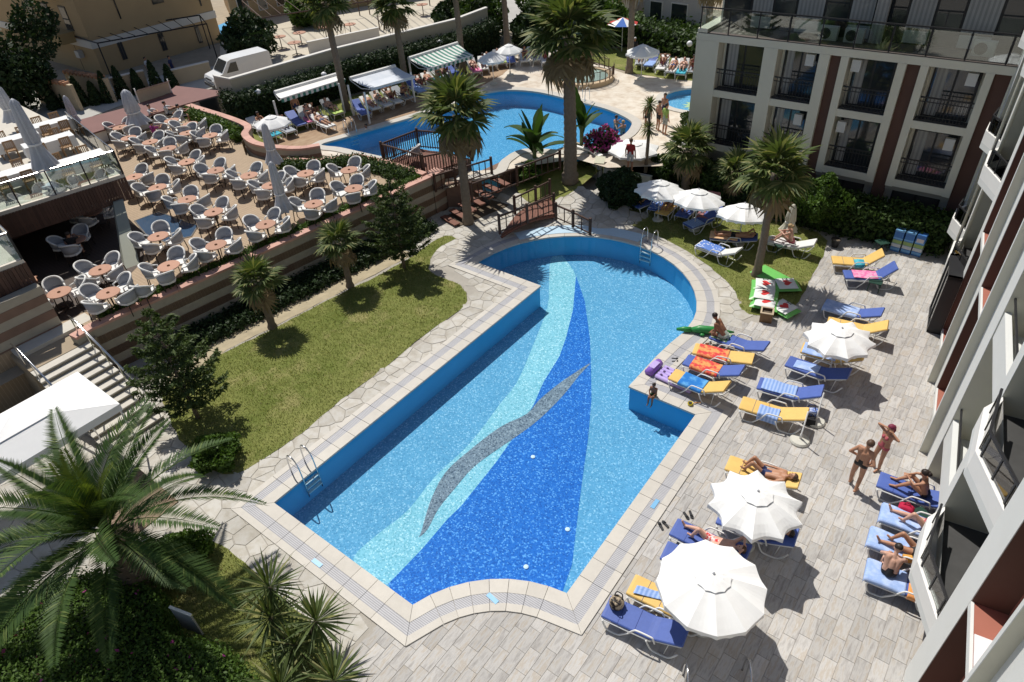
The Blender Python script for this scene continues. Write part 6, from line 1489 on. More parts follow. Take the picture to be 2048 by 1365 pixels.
# ------------------------------------------------------------------ awnings and lamps round the upper pool
ST_G = stripe_mat('green_white_stripes', (.70, .71, .68), (.06, .22, .17), 0, .36, .5, .8); ST_B = cloth_mat('pale_blue_canvas', (.60, .64, .70), (.66, .69, .74), 2)
def awning(label, back, front, zb, zf, posts, mat, val=.22, cassette=True, vmat=None):
    """back / front: photo points of both ends of the rear box and of the front bar"""
    b0, b1 = Vector(P3(*back[0], zb)), Vector(P3(*back[1], zb)); f0, f1 = Vector(P3(*front[0], zf)), Vector(P3(*front[1], zf)); ang = math.atan2(b1.y-b0.y, b1.x-b0.x)
    t = thing('awning', label, 'awning', (b0.x, b0.y, 0), ang, 'awnings behind the upper pool'); inv = Matrix.Rotation(-ang, 4, 'Z') @ Matrix.Translation((-b0.x, -b0.y, 0))
    b0, b1, f0, f1 = [inv @ v for v in (b0, b1, f0, f1)]; m = MB(); n = 12
    for i in range(n+1):
        u = i/n; p, q = b0.lerp(b1, u), f0.lerp(f1, u); mid = p.lerp(q, .5)-Vector((0, 0, .06)); m.v += [tuple(p), tuple(mid), tuple(q), tuple(q-Vector((0, 0, val*(1 if i % 2 else .8))))]
    for i in range(n):
        for k in range(2): a = i*4+k; m.f.append((a, a+4, a+5, a+1))
    vv = MB(); n2 = 48
    for i in range(n2+1): q = f0.lerp(f1, i/n2); vv.v += [tuple(q), tuple(q-Vector((0, 0, val*(.85+.15*abs(math.sin(i*PI/4))))))]
    for i in range(n2): vv.f.append((2*i, 2*i+2, 2*i+3, 2*i+1))
    vv.build('valance', vmat or mat, t).modifiers.new('thick', 'SOLIDIFY').thickness = .006
    m.build('fabric', mat, t).modifiers.new('thick', 'SOLIDIFY').thickness = .006
    if cassette: c0, c1 = b0, b1; MB().tube([c0, c1], .13, 8).build('cassette', WHITE, t); 
    MB().tube([f0, f1], .035, 6).build('front_bar', WHITE, t)
    for s_ in (b0, b1): e = f0 if s_ is b0 else f1; MB().tube([s_-Vector((0, 0, .1)), s_.lerp(e, .5)-Vector((0, 0, .28)), e-Vector((0, 0, .04))], .025, 6).build('folding_arm', WHITE, t)
    for px, py in posts: p = inv @ Vector(P3(px, py, ZU)); MB().box((p.x, p.y, (ZU+zb)/2-.05), (.09, .09, zb-ZU-.12)).build('post', WHITE, t)
awning('retracted white awning with green striped valance, leftmost', [(549, 186), (675, 149)], [(562, 198), (690, 158)], ZU+1.95, ZU+1.85, [(564, 265), (690, 228)], WHITE, .24, vmat=ST_G)
awning('wide plain pale awning in the middle, casting deep shade', [(700, 158), (790, 133)], [(742, 178), (830, 153)], ZU+1.95, ZU+1.65, [(708, 232), (740, 248), (830, 205)], ST_B, .14)
awning('green and white striped awning on the right', [(817, 118), (915, 87)], [(856, 138), (946, 111)], ZU+1.95, ZU+1.6, [(826, 178), (912, 152)], ST_G, .22)
GLOBE = M('white_globe', (.78, .78, .80), .25, .03, 3)
for i, (px, py, tx, ty) in enumerate([(533, 245, 529, 183), (660, 205, 659, 149), (780, 160, 778, 117), (886, 135, 885, 85), (1375, 130, 1373, 88)]):
    b = at(px, py, ZU); h = max(1.2, zat(tx, ty, b.x, b.y)-ZU); t = thing('globe_lamp', 'white globe garden lamp %s' % ['left of the first awning', 'behind the first awning', 'between the middle and striped awnings', 'behind the striped awning', 'on the far lawn near the hotel'][i], 'lamp', (b.x, b.y, ZU), 0, 'globe lamps')
    MB().ball((0, 0, h), .19, 16, 10).build('globe', GLOBE, t, True); MB().tube([(0, 0, 0), (0, 0, h-.18)], .03, 8).build('post', BLACK, t); MB().lathe([(.06, h-.22), (.09, h-.17)], 10).build('collar', BLACK, t)
b = at(1199, 352, .5); t = thing('path_sign', 'small cream sign on two posts beside the bank lawn', 'sign', (b.x, b.y, .3), R(20)); MB().add([(-.25, -.2, .95), (.25, -.2, .95), (.25, .2, 1.15), (-.25, .2, 1.15), (-.25, -.2, .92), (.25, -.2, .92), (.25, .2, 1.12), (-.25, .2, 1.12)], [(0, 1, 2, 3), (7, 6, 5, 4), (0, 4, 5, 1), (1, 5, 6, 2), (2, 6, 7, 3), (3, 7, 4, 0)]).build('board', M('cream_board', (.62, .60, .45), .6), t)
for x in (-.18, .18): MB().tube([(x, 0, 0), (x, 0, 1.02)], .022, 6).build('post', STEEL, t)
# railed round spa
sc_ = at(1166, 160, ZU); spa = thing('round_spa', 'round railed spa pool at the head of the upper pool', 'spa', (sc_.x, sc_.y, ZU)); SR = 2.0
MB().prism([(SR*math.cos(a), SR*math.sin(a)) for a in np.linspace(0, 2*PI, 40, endpoint=False)], 0, .3, [[((SR-.35)*math.cos(a), (SR-.35)*math.sin(a)) for a in np.linspace(0, 2*PI, 40, endpoint=False)]]).build('rim', M('sandstone_rim', (.50, .38, .25), .8, .15, 3), spa)
MB().lathe([(SR-.36, .12), (SR-.36, .2)], 40).build('water', M('milky_water', (.34, .46, .42), .12, .25, 3, 8, .4), spa)
for r0 in range(28):
    a0, a1 = 2*PI*r0/28, 2*PI*(r0+1)/28
    if r0 in (3, 4, 17): continue
    p, q = (SR*math.cos(a0), SR*math.sin(a0)), (SR*math.cos(a1), SR*math.sin(a1)); MB().tube([(*p, .3), (*p, 1.0)], .03, 6).build('post', WOOD_D, spa)
    for z in (.45, .95): MB().tube([(*p, z), (*q, z)], .022, 5).build('rail', WOOD_D, spa)
    for k in range(1, 5): x, y = p[0]+(q[0]-p[0])*k/5, p[1]+(q[1]-p[1])*k/5; MB().tube([(x, y, .45), (x, y, .95)], .012, 4).build('baluster', WOOD_D, spa)

# ------------------------------------------------------------------ loungers and people round the upper pool
ORD = 'first second third fourth fifth sixth seventh eighth ninth tenth eleventh twelfth'.split()
GROUPS = [('beside the first awning', [(528, 268), (548, 280), (578, 272), (600, 258), (622, 252), (640, 246), (655, 262), (672, 236)], [(40, 22)]),
          ('in the shade of the middle awning', [(728, 236), (748, 226), (770, 220), (792, 213), (812, 205)], [(40, 22)]),
          ('between the middle and striped awnings', [(838, 192), (850, 186), (864, 178), (880, 172), (896, 164), (912, 158)], [(40, 22)]),
          ('at the head of the upper pool', [(952, 152), (968, 146), (982, 138), (1002, 134), (1022, 132), (1050, 130), (1072, 128), (1092, 132)], [(20, 30)]),
          ('on the far lawn', [(1280, 136), (1300, 140), (1322, 146), (1342, 152), (1362, 156), (1384, 152)], [(-12, 25)]),
          ('beside the hotel corner', [(1392, 262), (1412, 268), (1428, 300)], [(-30, 10)])]
cols = ['white', 'white', 'grey', 'blue', 'white']
UPL = {}
k = 0
for gname, pts, dirs in GROUPS:
    for i, (px, py) in enumerate(pts):
        p = at(px, py, ZU); tgt = at(px+dirs[0][0], py+dirs[0][1], ZU); rz = math.atan2(p.y-tgt.y, p.x-tgt.x)+random.uniform(-.12, .12)
        lounger_w('u%d' % k, cols[k % 5], (25, 40, 30)[k % 3], (p.x-.6*math.cos(rz), p.y-.6*math.sin(rz), ZU+.01), rz, '%s sun lounger, %s from the left %s' % ({'white': 'white', 'grey': 'grey', 'blue': 'blue'}[cols[k % 5]], ORD[i], gname), 1.0, 'loungers round the upper pool')
        UPL.setdefault(gname, []).append('u%d' % k); k += 1
SW = [NAVY, BLKS, PINKS, REDP, M('teal_swimwear', (.03, .2, .22), .6), PURP]; SK = [SKIN1, SKIN2, SKIN3]; HA = [HAIR, HAIRB, BLOND]
n = 0
for gname, keys in UPL.items():
    for i, kx in enumerate(keys):
        if n % 5 == 3: n += 1; continue
        fem = n % 2 == 0
        body((lie({25: 25, 40: 40, 30: 30}[LOC[kx][2]], .5*(n % 3), ('side', 'up', 'head')[n % 3])) if n % 4 else sitj(.9), 'person on the %s lounger from the left %s' % (ORD[i], gname), SK[n % 3], SW[n % 6], HA[n % 2], .12 if fem else 0, top=SW[n % 6] if fem else None, M4=lmat(kx), vox=.03, fem=fem, group='sunbathers round the upper pool')
        n += 1
for i, kx, gn, gi in [(k_, q, g_, gi) for k_, (g_, gi, q) in enumerate([(g_, gi, q) for g_, ks in UPL.items() for gi, q in enumerate(ks)])]:
    if i % 3 == 1: towel(kx, -.05, 1.1, .6, [T_W, T_AQ, T_LIME, T_BLUE, T_PINK][i % 5], '%s towel on the %s lounger from the left %s' % (['white', 'turquoise', 'lime', 'blue', 'pink'][i % 5], ORD[gi], gn), .06)
def stander(px, py, zg, label, skin, swim, hair, rz, **kw):
    p = at(px, py, zg); return body(stand(**kw.pop('pose', {})), label, skin, swim, hair, loc=(p.x, p.y, zg), rz=R(rz), vox=.026, **kw)
REDSH = M('red_shirt', (.36, .03, .03), .8); WSH = M('white_shorts', (.60, .60, .60), .8); GRN = M('lime_towel_wrap', (.30, .42, .10), .8)
stander(1259, 345, ZU, 'person in a red shirt and white shorts standing with the back turned', SKIN1, WSH, HAIRB, 100, shirt=REDSH, scale=.98, shorts=.75)
stander(1293, 262, ZU, 'person with dark hair standing behind the dracaena', SKIN1, BLKS, HAIR, -60, scale=.9)
stander(1315, 262, ZU, 'bare-chested person standing beside the person in the lime wrap', SKIN1, BLKS, HAIR, 60, scale=.95, shorts=.5)
stander(1328, 270, ZU, 'person in a lime green wrap standing by the round pool', SKIN1, M('grey_skirt', (.32, .34, .32), .8), HAIR, 70, shirt=GRN, scale=.98, shorts=.8, hair_len=.15)
stander(1326, 248, ZU, 'person standing behind the lime wrap', SKIN1, NAVY, HAIR, -100, scale=.98)
stander(598, 240, ZU, 'person standing under the first awning', SKIN1, NAVY, HAIR, -40, scale=.95)
stander(1178, 138, ZU, 'person standing beside the railed spa', SKIN2, PINKS, HAIRB, -90, scale=.95, fem=True, top=PINKS)
stander(1268, 125, ZU, 'person in dark clothes below the far lawn parasol', SKIN1, BLKS, M('cap_white', (.6, .6, .6), .7), -70, shirt=BLKS, scale=.95)
for (px, py, zz, lab) in ((1232, 246, ZU-.12, 'swimmer at the right end of the upper pool, left of two'), (1246, 256, ZU-.12, 'swimmer with fair hair at the right end of the upper pool'), (734, 262, ZU-.12, 'swimmer near the ladder of the upper pool')):
    p = at(px, py, zz); body(stand(el=(.15, .28, 1.2), wl=(.38, .2, 1.3), er=(.15, -.28, 1.2), wr=(.38, -.2, 1.3)), lab, SKIN1, NAVY, BLOND if 'fair' in lab else HAIR, loc=(p.x, p.y, zz-1.28), rz=R(random.uniform(0, 360)), vox=.026, group='swimmers')
# guests and staff on the terrace
for i, (px, py, lab, sh) in enumerate([(305, 236, 'person in a pale shirt seated left by the canvas screen', WSH), (335, 230, 'person in a pale shirt seated in the middle by the canvas screen', WSH), (362, 236, 'person in a pale shirt seated right by the canvas screen', WSH), (310, 272, 'person in a magenta top at the foot of the large folded parasol', MAGENTA), (60, 590, 'person in a dark shirt seated in the shade by the restaurant wall', NAVY), (150, 500, 'person in dark clothes seated in the shade under the glass deck', BLKS)]):
    p = at(px, py, ZT+.45); j = sitj(0, 0, .02, kl=(-.40, .12, .02), al=(-.42, .12, -.38), tl=(-.56, .13, -.42), kr=(-.40, -.12, .02), ar=(-.42, -.12, -.38), tr=(-.56, -.13, -.42)); body(j, lab, SKIN1, BLKS, HAIR, shirt=sh, loc=(p.x, p.y, ZT+.50), rz=R(200+25*i), vox=.026, shorts=.9, group='people on the terrace')
stander(305, 160, ZU, 'person in white walking in the lane by the yellow house', SKIN1, WSH, HAIR, 30, shirt=WSH, scale=.95, shorts=1.0)
stander(352, 158, ZU, 'person in dark clothes walking in the lane by the yellow house', SKIN1, NAVY, HAIR, 30, shirt=NAVY, scale=.95, shorts=1.0)

# ------------------------------------------------------------------ small things on the deck
def small(name, label, cat, loc, rz=0.0, group=None): return thing(name, label, cat, loc, rz, group)
loc, rz, bk_, sc0 = LOC['a1']; p = lmat('a1') @ Vector((.22, .10, .425)); t = small('straw_bag', 'round straw beach bag with dark pattern on the near blue lounger', 'bag', p)
MB().lathe([(.12, 0), (.17, .06), (.18, .16), (.14, .25), (.11, .25)], 16).build('body', cloth_mat('straw_dark_pattern', (.42, .34, .24), (.03, .025, .025), 9, 'noise'), t, True)
for s_ in (-.06, .06): MB().tube(curve_pts([(-.1, s_, .24), (-.07, s_*2, .36), (.07, s_*2, .36), (.1, s_, .24)], 4), .014, 6).build('handle', BLACK, t)
# purple air bed
a, b = at(1297, 738), at(1378, 775); ang = math.atan2(b.y-a.y, b.x-a.x); t = small('air_bed', 'purple spotted inflatable air bed lying on the pool edge', 'air bed', (a.x, a.y, .05), ang)
PUR = cloth_mat('purple_vinyl', (.30, .16, .56), (.50, .38, .72), 5); body_ = MB()
for k in range(5): body_.tube([(.45, -.28+.14*k, .07), (1.75, -.28+.14*k, .07)], .075, 10)
body_.build('mattress', M('lilac_vinyl', (.46, .36, .68), .35, .1, 4), t, True); MB().tube([(.2, -.34, .10), (.2, .34, .10)], .15, 12).build('pillow', M('purple_vinyl_dark', (.27, .13, .52), .35), t, True); MB().box((.2, 0, .25), (.22, .4, .012)).build('pillow_print', M('lilac_vinyl', (.46, .36, .68), .35), t)
for i in range(5):
    for k in range(3): MB().lathe([(.045, .15), (.04, .155)], 10, (.6+.25*i, -.2+.2*k+(.06 if i % 2 else 0), 0)).build('spot', M('dark_purple', (.06, .025, .12), .5), t)
# green inflatable crocodile by the sitting man
p = at(1398, 668); t = small('inflatable_crocodile', 'green inflatable crocodile lying by the sitting man', 'inflatable', (p.x, p.y, .05), R(25)); GRC = M('green_vinyl', (.03, .24, .06), .35, .2, 5)
MB().tube([(-.35, 0, .1), (0, 0, .16), (.5, 0, .15), (.9, .05, .09), (1.2, .12, .05)], [.07, .15, .15, .09, .03], 10).build('body', GRC, t, True); MB().tube([(-.3, 0, .1), (-.55, 0, .11), (-.8, 0, .08)], [.11, .10, .05], 10).build('snout', GRC, t, True)
for x, y in ((.1, .18), (.1, -.18), (.5, .18), (.5, -.18)): MB().ball((x, y, .06), (.09, .07, .05)).build('foot', GRC, t, True)
# inflatable mattresses with heart print
GREENV = M('lime_vinyl', (.16, .50, .12), .35, .12, 3); WV = M('white_vinyl', (.72, .74, .72), .35, .05, 3); HEART = M('heart_red', (.62, .05, .05), .4); BLKP = M('print_black', (.02, .02, .02), .5)
def pillow_mesh(m, w, l, h, n=10):
    o = len(m.v)
    for s_ in (1, -1):
        for i in range(n+1):
            for k in range(n+1):
                x, y = -l/2+l*i/n, -w/2+w*k/n; e = max(0, (1-(2*x/l)**4)*(1-(2*y/w)**4))**.5; m.v.append((x, y, h/2+s_*h/2*e))
    for s_ in range(2):
        for i in range(n):
            for k in range(n): a = o+s_*(n+1)**2+i*(n+1)+k; f_ = (a, a+n+1, a+n+2, a+1); m.f.append(f_ if s_ == 0 else f_[::-1])
    return m
def heart_float(label, px, py, z, rz, l=1.0, w=.78):
    p = at(px, py, z+.1); t = small('heart_float', label, 'air cushion', (p.x, p.y, z), rz, 'heart-print inflatables')
    pillow_mesh(MB(), w, l, .20).build('cushion', GREENV, t, True); o = pillow_mesh(MB(), w*.94, l*.72, .08); o.build('white_panel', WV, t, True).location = (0, 0, .165)
    hp = []
    for k in range(28): a = 2*PI*k/28; hp.append((.0115*(13*math.cos(a)-5*math.cos(2*a)-2*math.cos(3*a)-math.cos(4*a))*-1+.02, .0115*16*math.sin(a)**3))
    MB().prism(hp, .243, .249).build('heart', HEART, t)
    MB().box((0, .27, .236), (.18, .035, .012)).box((.085, .27, .236), (.028, .10, .012)).box((-.085, .27, .236), (.028, .10, .012)).build('letter', BLKP, t)
for i, (px, py, z, r_) in enumerate([(1530, 573, .04, 20), (1572, 572, .04, 35), (1528, 592, .20, 15), (1530, 608, .12, 10), (1567, 618, .04, -20)]):
    heart_float('white and green inflatable cushion with a red heart, %s in the pile' % ('back left', 'back right', 'middle left', 'front left', 'front right')[i], px, py, z, R(r_))
p = at(1540, 552, .1); t = small('green_air_bed', 'plain lime green air bed behind the heart cushions', 'air bed', (p.x, p.y, .05), R(-20)); pillow_mesh(MB(), .9, 1.3, .16).build('mattress', GREENV, t, True)
p = at(1531, 640); t = small('wooden_planter', 'small square wooden planter box beside the heart cushions', 'planter', (p.x, p.y, 0), R(15)); WB = M('planter_wood', (.19, .11, .055), .7, .25, 8)
for s_, (cx, cy, dx, dy) in enumerate(((0, .19, .42, .03), (0, -.19, .42, .03), (.195, 0, .03, .35), (-.195, 0, .03, .35))): MB().box((cx, cy, .2), (dx, dy, .4)).build('side_board', WB, t)
MB().box((0, 0, .3), (.355, .345, .02)).build('soil', SOIL, t); MB().prism([(-.23, -.23), (.23, -.23), (.23, .23), (-.23, .23)], .401, .425, [[(-.17, -.16), (-.17, .16), (.17, .16), (.17, -.16)]]).build('rim', M('rim_wood', (.45, .36, .25), .6), t)
# recycling bins
BINB = M('bin_blue', (.05, .16, .42), .5, .08, 3); BINL = M('bin_lightblue', (.16, .36, .62), .5); BG = M('bin_green_band', (.26, .36, .13), .6, .25, 8); BW = M('bin_white_band', (.50, .52, .54), .6, .2, 8)
b0 = at(1787, 500); b1 = at(1826, 512)
for i, (px, py, nm) in enumerate([(1790, 500, 'left'), (1811, 505, 'middle'), (1832, 510, 'right')]):
    p = at(px, py); t = small('recycling_bin', 'blue recycling bin with printed bands, %s of three at the hedge' % nm, 'bin', (p.x, p.y, 0), R(-4), 'recycling bins')
    MB().box((0, 0, .45), (.34, .30, .9)).build('body', BINB, t); MB().box((0, -.003, .12), (.345, .30, .10)).build('blue_band', BINL, t); MB().box((0, -.003, .60), (.345, .30, .06)).build('blue_band', BINL, t); MB().box((0, -.004, .45), (.344, .30, .16)).build('green_band', BG, t); MB().box((0, -.005, .28), (.343, .30, .14)).build('picture_band', BW, t)
    if i < 2: MB().prism([(-.175, -.155), (.175, -.155), (.175, .155), (-.175, .155)], .902, .96, [[(-.10, -.07), (-.10, .07), (.10, .07), (.10, -.07)]]).build('lid_frame', BINL, t); MB().box((0, 0, .905), (.2, .14, .01)).build('opening', BLACK, t)
    else: MB().box((0, 0, .92), (.35, .31, .06), 0, .9).build('lid', BINB, t); MB().box((0, -.006, .70), (.26, .30, .16)).build('notice', M('pale_notice', (.55, .5, .5), .6), t)
# plastic side tables, pot, bags, shoes
def ptable(label, px, py, mat, z=0.0):
    p = at(px, py, z+.4); t = small('side_table', label, 'table', (p.x, p.y, z), random.uniform(0, 1), 'low plastic side tables'); MB().prism([(-.22, -.2), (.22, -.2), (.24, 0), (.22, .2), (-.22, .2), (-.24, 0)], .38, .41).build('top', mat, t)
    for x in (-.17, .17):
        for y in (-.15, .15): MB().tube([(x, y, .38), (x*1.15, y*1.15, 0)], .02, 6).build('leg', mat, t)
DG = M('dark_green_plastic', (.015, .05, .035), .5, .1, 4)
ptable('dark green side table under the lounger with the pink towel', 1752, 563, DG); ptable('dark green side table with white top cloth before the recycling bins', 1765, 484, DG); ptable('dark green side table on the lawn by the folded parasol', 1561, 490, DG); ptable('dark green side table among the bathers at the hotel wing', 1840, 1030, DG); ptable('dark green side table holding an orange box by the sitting man', 1838, 1118, DG)
p = at(1814, 1120, .42); t = small('snack_box', 'small orange cardboard box on the dark table', 'box', (p.x, p.y, .411), .4); MB().box((0, 0, .05), (.20, .16, .10)).build('box', M('orange_card', (.65, .33, .07), .6), t); MB().box((0, 0, .104), (.202, .162, .006)).build('flap', M('orange_card', (.65, .33, .07), .6), t)
p = at(1669, 494); t = small('plant_pot', 'black plant pot at the corner of the deck', 'pot', (p.x, p.y, 0)); MB().lathe([(.12, 0), (.19, .34), (.21, .34), (.21, .37), (.18, .37), (.17, .3)], 16).build('pot', BLACK, t); MB().lathe([(.17, .30), (.02, .31)], 14).build('soil', SOIL, t)
p = at(972, 398, .6); t = small('black_bin', 'round black bin between the wooden railings', 'bin', (p.x, p.y, .35)); MB().lathe([(.2, 0), (.32, .25), (.33, .5), (.29, .5), (.27, .3)], 16).build('tub', BLACK, t); MB().tube([(-.33, 0, .45), (0, 0, .7), (.33, 0, .45)], .015, 6).build('handle', BLACK, t)
p = at(1618, 835, .1); t = small('beach_bag', 'blue patterned beach bag hanging by the parasol base', 'bag', (p.x, p.y, .02), .5); MB().box((0, 0, .2), (.34, .18, .38), 0, 1.15).build('body', cloth_mat('blue_pattern_bag', (.05, .12, .4), (.55, .6, .75), 10), t); MB().tube(curve_pts([(-.12, 0, .38), (-.08, 0, .58), (.08, 0, .58), (.12, 0, .38)], 4), .015, 6).build('handle', NAVY, t)
p = at(1628, 850, .1); t = small('black_bag', 'black shoulder bag on the tiles behind the blue bag', 'bag', (p.x-.15, p.y+.05, .012), .2); MB().box((0, 0, .13), (.36, .2, .26), 0, .85).build('body', BLACK, t); MB().tube(curve_pts([(-.13, 0, .25), (0, .02, .4), (.13, 0, .25)], 4), .012, 6).build('strap', BLACK, t)
p = at(1812, 1018, .4); t = small('red_bag', 'crimson cloth bag between the bathers at the hotel wing', 'bag', (p.x, p.y, .30)); pillow_mesh(MB(), .26, .36, .22).build('cloth', M('crimson_cloth', (.42, .01, .05), .8, .2, 8), t, True); MB().tube(curve_pts([(-.1, 0, .2), (0, .05, .3), (.1, 0, .2)], 4), .015, 6).build('knot', M('crimson_cloth', (.42, .01, .05), .8), t)
p = at(1347, 790); t = small('snorkel_mask', 'yellow and black swimming mask on the pool edge', 'mask', (*at2(1380, 812), .05), .6); MB().lathe([(.07, 0), (.09, .05), (.08, .09), (.05, .06)], 12).build('mask', M('yellow_rubber', (.7, .55, .04), .5), t); MB().tube([(.05, 0, .04), (.22, .08, .02), (.34, .05, .03)], .016, 6).build('snorkel', M('orange_rubber', (.65, .3, .1), .5), t); MB().box((0, 0, .07), (.10, .07, .03)).build('lens', BLACK, t)
def flipflops(label, px, py, rz, mat):
    p = at(px, py); t = small('flip_flops', label, 'shoes', (p.x, p.y, .014), R(rz), 'shoes on the deck')
    for y, a in ((-.07, .1), (.07, -.15)): MB().prism([(x*math.cos(a)-w_*math.sin(a), y+x*math.sin(a)+w_*math.cos(a)) for x, w_ in ((-.13, -.03), (0, -.035), (.1, -.045), (.14, 0), (.1, .045), (0, .035), (-.13, .03))], 0, .025).build('sole', mat, t); MB().tube([(.03, y-.04, .025), (.07, y, .07), (.03, y+.04, .025)], .012, 5).build('strap', mat, t)
flipflops('black sandals on the tiles beside the sunbather in red shorts', 1377, 1032, -40, BLACK); flipflops('dark sandals on the pool edge beside the purple air bed', 1351, 722, 30, BLACK); flipflops('dark shoe pair at the foot end of a blue lounger', 1326, 1052, 150, BLACK)
# grey sign board seen from behind on the foreground lawn
q0, q1 = at(372, 1262), at(412, 1278); t = small('sign_board', 'grey sign board seen from behind on the foreground lawn', 'sign', ((q0.x+q1.x)/2, (q0.y+q1.y)/2, 0), math.atan2(q1.y-q0.y, q1.x-q0.x)); MB().box((0, 0, .62), (.62, .04, .85)).build('board', M('grey_board', (.30, .30, .30), .6), t); MB().box((0, 0, 1.055), (.64, .06, .03)).build('cap', WHITE, t)
for x in (-.25, .25): MB().tube([(x, .03, 0), (x, .03, .9)], .02, 6).build('post', STEEL, t)
# white gazebo roof, left
gz = thing('gazebo', 'white square canvas gazebo at the foot of the stairs', 'gazebo', (0, 0, 0)); x0, x1, y0, y1, zg_ = -20.85, -18.25, -.4, 4.05, 2.3; cx, cy = (x0+x1)/2, (y0+y1)/2
r_ = MB(); pk = (cx, cy, 2.85); vx, vy = .55, .7; inner = [(cx-vx, cy-vy, 2.72), (cx+vx, cy-vy, 2.72), (cx+vx, cy+vy, 2.72), (cx-vx, cy+vy, 2.72)]; out = [(x0, y0, zg_), (x1, y0, zg_), (x1, y1, zg_), (x0, y1, zg_)]
for i in range(4): j = (i+1) % 4; r_.quad(out[i], out[j], inner[j], inner[i]); r_.quad(out[i], out[j], (out[j][0], out[j][1], zg_-.24), (out[i][0], out[i][1], zg_-.24))
r_.build('canopy', CANVAS, gz).modifiers.new('thick', 'SOLIDIFY').thickness = .004
v_ = MB(); i2 = [(cx+(p[0]-cx)*1.12, cy+(p[1]-cy)*1.1, 2.715) for p in inner]
for i in range(4): v_.add([i2[i], i2[(i+1) % 4], (cx, cy, 2.86)], [(0, 1, 2)])
v_.build('vent_cap', CANVAS, gz).modifiers.new('thick', 'SOLIDIFY').thickness = .004
for x, y in ((x0+.06, y0+.06), (x1-.06, y0+.06), (x1-.06, y1-.06), (x0+.06, y1-.06)): MB().tube([(x, y, 0), (x, y, zg_)], .03, 8).build('post', WHITE, gz)
wd = struct(thing('plank_path', None, None))
for i in range(14): MB().box((-18.0+i*.16, 2.75, .03), (.145, 1.7, .03), R(3)).build('plank', M('grey_brown_plank', (.24, .17, .12), .8, .25, 6, rnd=.12), wd)
# handrail ends at the lower edge
for px, py, lab in ((1375, 1342, 'left of two steel rail ends at the lower edge of the picture'), (1500, 1332, 'right of two steel rail ends at the lower edge of the picture')):
    p = at(px, py, .8); t = small('rail_end', lab, 'handrail', (p.x, p.y, 0), R(-60), 'steel rail ends'); MB().tube(curve_pts([(-.3, 0, 0), (-.25, 0, .6), (0, 0, .85), (.5, 0, .6), (.9, 0, .1)], 4), .022, 8).build('rail', STEEL, t, True); MB().tube([(-.05, 0, 0), (-.05, 0, .82)], .018, 6).build('post', STEEL, t)
# ------------------------------------------------------------------ beyond the garden: walls, van, houses
YEL = M('yellow_render', (.42, .30, .165), .85, .08, .8, 40, .1, dirt=.12); YELD = M('ochre_render', (.40, .29, .14), .85, .08, .8); OFFW = M('offwhite_band', (.62, .60, .56), .8, .06, 1)
# maroon flat roof with white end wall
mr = thing('flat_roof_building', 'low building with a maroon flat roof and white end wall', 'building'); rp = ats([(120, 250), (250, 216), (330, 190), (352, 172), (462, 184), (376, 207), (352, 214), (180, 268)], 2.5)
MB().prism(rp, 2.42, 2.5).build('roof', MAROON, mr); MB().prism(offset(rp if area2(rp) > 0 else rp[::-1], -.15), ZU-.1, 2.415).build('walls', WHITE, mr)
e0, e1 = Vector(at2(376, 207, 2.5)), Vector(at2(462, 184, 2.5)); 
c = e0.lerp(e1, .5); MB().box((c.x+.05, c.y-.05, 1.9), ((e1-e0).length*.5, .06, 1.1), math.atan2(e1.y-e0.y, e1.x-e0.x)).build('dark_window', GLASSD, mr)
t = thing('canvas_screen', 'beige canvas screen on posts behind the seated people', 'screen'); a, b = Vector(P3(288, 228, ZT)), Vector(P3(352, 208, ZT))
MB().add([(a.x, a.y, ZT+.3), (b.x, b.y, ZT+.3), (b.x, b.y, ZT+1.35), (a.x, a.y, ZT+1.35)], [(0, 1, 2, 3)]).build('panel', M('beige_canvas', (.48, .43, .33), .9), t); o = MB(); k = (b-a).normalized(); nrm = Vector((k.y, -k.x, 0))*.5
o.add([tuple(a+Vector((0, 0, 1.36))), tuple(b+Vector((0, 0, 1.36))), tuple(b+nrm+Vector((0, 0, 1.55))), tuple(a+nrm+Vector((0, 0, 1.55)))], [(0, 1, 2, 3)]); o.build('flap', CANVAS_G, t)
for p in (a, b): MB().tube([p, p+Vector((0, 0, 1.55))], .04, 6).build('post', WHITE, t)
# white van
v0, v1 = at(425, 183, ZU), at(520, 158, ZU); vang = math.atan2(v1.y-v0.y, v1.x-v0.x)
van = thing('van', 'white panel van parked nose-left behind the hedge', 'van', (v0.x, v0.y, ZU), vang); VW = M('van_white', (.72, .73, .74), .3, .03, 2, spec=.5); L = 4.4
prof = [(.02, .35), (.0, .75), (.12, .98), (.75, 1.12), (1.35, 1.82), (1.6, 1.9), (L-.1, 1.92), (L, 1.8), (L, .35)]
m = MB(); hw = .88
for y in (-hw, hw): m.v += [(x, y*(1 if z < 1.2 else .93), z) for x, z in prof]
k = len(prof); m.f += [tuple(range(k)), tuple(range(2*k-1, k-1, -1))]+[(i, k+i, k+(i+1) % k, (i+1) % k) for i in range(k)]; m.build('body', VW, van)
MB().add([(.80, -.74, 1.18), (.80, .74, 1.18), (1.33, .70, 1.79), (1.33, -.70, 1.79)], [(0, 1, 2, 3)]).build('windscreen', GLASSD, van).location = (-.025, 0, .025)
for y in (-.895, .895): MB().add([(1.05, y, 1.12), (1.9, y, 1.12), (1.9, y*.955, 1.7), (1.5, y*.955, 1.7)], [(0, 1, 2, 3)]).build('side_window', GLASSD, van, fix=False); MB().box((.02, y*.75, .72), (.06, .28, .16)).build('headlight', M('lamp_glass', (.6, .6, .6), .1), van)
for x in (.85, L-.85):
    for y in (-.82, .82):
        w = MB().tube([(x, y-.09, .31), (x, y+.09, .31)], .31, 18).build('wheel', BLACK, van); MB().tube([(x, y-.095, .31), (x, y+.095, .31)], .18, 14).build('rim', M('hub_grey', (.4, .4, .4), .4), w)
